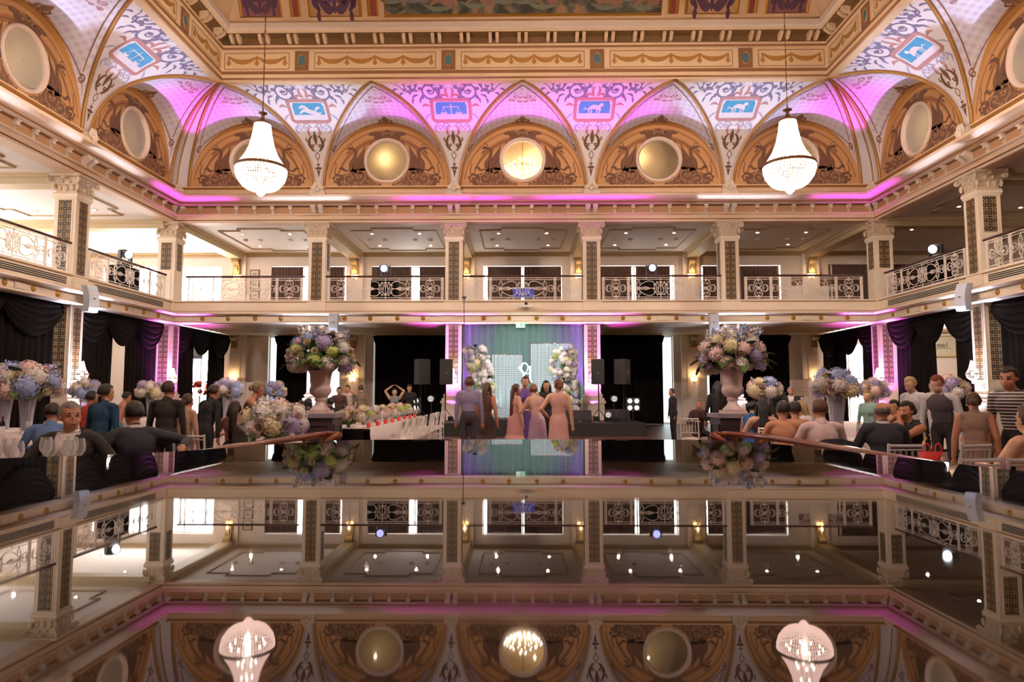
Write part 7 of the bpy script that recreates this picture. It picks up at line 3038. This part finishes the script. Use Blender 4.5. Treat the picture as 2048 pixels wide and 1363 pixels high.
M_WCH = mat('white_chair', (244, 236, 232), .4, var=.04)
M_ICE = glassmat('clear_acrylic', (.92, .92, .95), .60, .06)
wc = chair_proto('banquet_chair', M_WCH, M_CLOTH, 'white spindle-back chair along the long table, nearest the urn')
wc['group'] = 'white chairs along the long table'
wc.location = (XL + .80, 12.85, 0)
wc.rotation_euler = (0, 0, -pi / 2)
order = ('nearest', 'second', 'third', 'fourth', 'fifth', 'sixth', 'seventh', 'eighth', 'ninth', 'last')
for k in range(1, 10):
    copy_tree(wc, None, (XL + .80 + .01 * (k % 3), 12.85 + .75 * k, 0), -pi / 2 + .05 * ((k * 7) % 3 - 1), 'white spindle-back chair along the long table, %s from the urn' % order[k] if k < 9 else 'white spindle-back chair at the stage end of the long table')
cc = chair_proto('clear_chair', M_ICE, M_CLOTH, 'clear acrylic spindle-back chair behind the navy suit')
cc['group'] = 'clear acrylic chairs'
cc.location = (tx(1782, 6.9), 6.95, 0)
cc.rotation_euler = (0, 0, pi + .1)
for px, Y_, a, lab in ((1902, 5.5, pi + .2, 'clear acrylic chair between the red bag and the picture edge'), (2026, 5.5, pi - .15, 'clear acrylic chair nearest the picture edge'), (236, 7.6, pi, 'clear acrylic chair between the teal top and the stretched arm'),
                       (400, 8.3, pi, 'clear acrylic chair in front of the leaning black suit'), (1902, 6.95, pi + .3, 'clear acrylic chair beyond the red bag')):
    copy_tree(cc, None, (tx(px, Y_), Y_, 0), a, lab)
for px, Y_, a, lab in ((1385, 14.0, 2.6, 'white chair nearest the grey-haired guest'), (1410, 13.1, -2.4, 'white chair between the grey-haired guest and the second urn'), (1529, 10.2, pi, 'white chair behind the maroon dress'), (1645, 7.45, pi, 'white chair under the dark folded jacket')):
    copy_tree(wc, None, (tx(px, Y_), Y_, 0), a, lab, 'white chairs on the far side')
# jacket over the chair of the man in the pale pink shirt
t = thing('suit_jacket', 'dark navy jacket hung over the chair of the pale pink shirt', 'jacket', (tx(1650, 7.3), 7.20, 0))
b = MB()
rows = []
for j in range(13):
    s_ = j / 12
    y = .12 - .24 * s_ if False else 0
    zz = .50 + .44 * sin(pi * min(1, max(0, s_)))
    row = []
    for i in range(15):
        u_ = (i / 14 - .5)
        f = .012 * sin(i * 1.9 + j)
        yy = (-.06 if s_ < .5 else .06) * (1 - sin(pi * s_)) - .01 + f
        row.append((u_ * (.52 - .06 * sin(pi * s_)), yy - .07, zz - .05 * (2 * u_) ** 2 * sin(pi * s_)))
    rows.append(row)
b.grid(rows)
b.build('jacket_cloth', clothmat((36, 38, 50)), t, True)
# red handbag on a stool-height table edge
X, Y = table('the red handbag', tx(1852, 6.1), 6.15, .30)
hb = thing('handbag', 'small bright red bucket handbag with two loop handles', 'handbag', (tx(1850, 6.2), 6.15, .738))
M_REDB = mat('red_leather', (214, 48, 44), .4, var=.15)
b = MB()
rows = [[((w + .004 * sin(j)) * cos(2 * pi * j / 20), d * sin(2 * pi * j / 20), z) for j in range(20)] for w, d, z in ((.001, .001, 0), (.085, .05, 0), (.095, .058, .08), (.105, .062, .15), (.098, .056, .148), (.09, .05, .06))]
b.grid(rows, close_v=True)
b.build('bag_body', M_REDB, hb, True)
for sx in (-1, 1):
    MB().tube(spline([(sx * .05 - .03, -.03, .14), (sx * .05 - .025, -.03, .20), (sx * .05, -.03, .225), (sx * .05 + .025, -.03, .20), (sx * .05 + .03, -.03, .14)], 4), .007, 6).build('bag_handle', M_REDB, hb, True)
MB().sphere((.06, -.07, .09), (.022, .015, .03), 8, 6).tube([(.06, -.06, .15), (.06, -.07, .10)], .003, 5).build('charm', mat('charm', (226, 196, 190), .5), hb, True)
# table at the far edge with folded napkin
X, Y = table('the folded napkin at the picture edge', tx(2080, 4.4), 4.35, .45)
nk = thing('napkin', 'folded white napkin lying on the table at the picture edge', 'napkin', (X - .12, Y - .1, .74))
b = MB()
for k in range(3):
    b.box((0, 0, .012 + .022 * k), (.30 - .02 * k, .20 - .02 * k, .018), rz=.1 * k)
b.build('folded_cloth', M_CLOTH, nk)
# red flowers in the doorway behind the sign
p = at(398, 795, 31.1)
t = thing('potted_flowers', 'potted red flowering shrub in the bright doorway below the shop sign', 'plant', (p.x, 31.1, 0))
MB().lathe([(0, 0), (.22, 0), (.28, .5), (.25, .5), (.2, .45), (0, .45)], 18, caps=False).build('pot', M_URN, t, True)
MB().tube([(0, 0, .4), (.02, 0, 1.3)], .03, 6).build('stem', M_LEAF, t)
rk = random.Random(2)
for k in range(34):
    a, z = rk.uniform(0, 6.28), rk.uniform(-.5, .7)
    d = Vector((cos(a), sin(a), z)).normalized()
    q = Vector((0, 0, 1.55)) + Vector((d.x * .42, d.y * .42, d.z * .62))
    if k % 3:
        place_bloom(t, 'rose', ROS['red'], q, d, rk.uniform(.07, .11))
    else:
        o = put('leaf', LEAFS[1], t, q * .98)
        o.rotation_euler = d.to_track_quat('Y', 'Z').to_euler()
        o.scale = (.3, .3, .3)
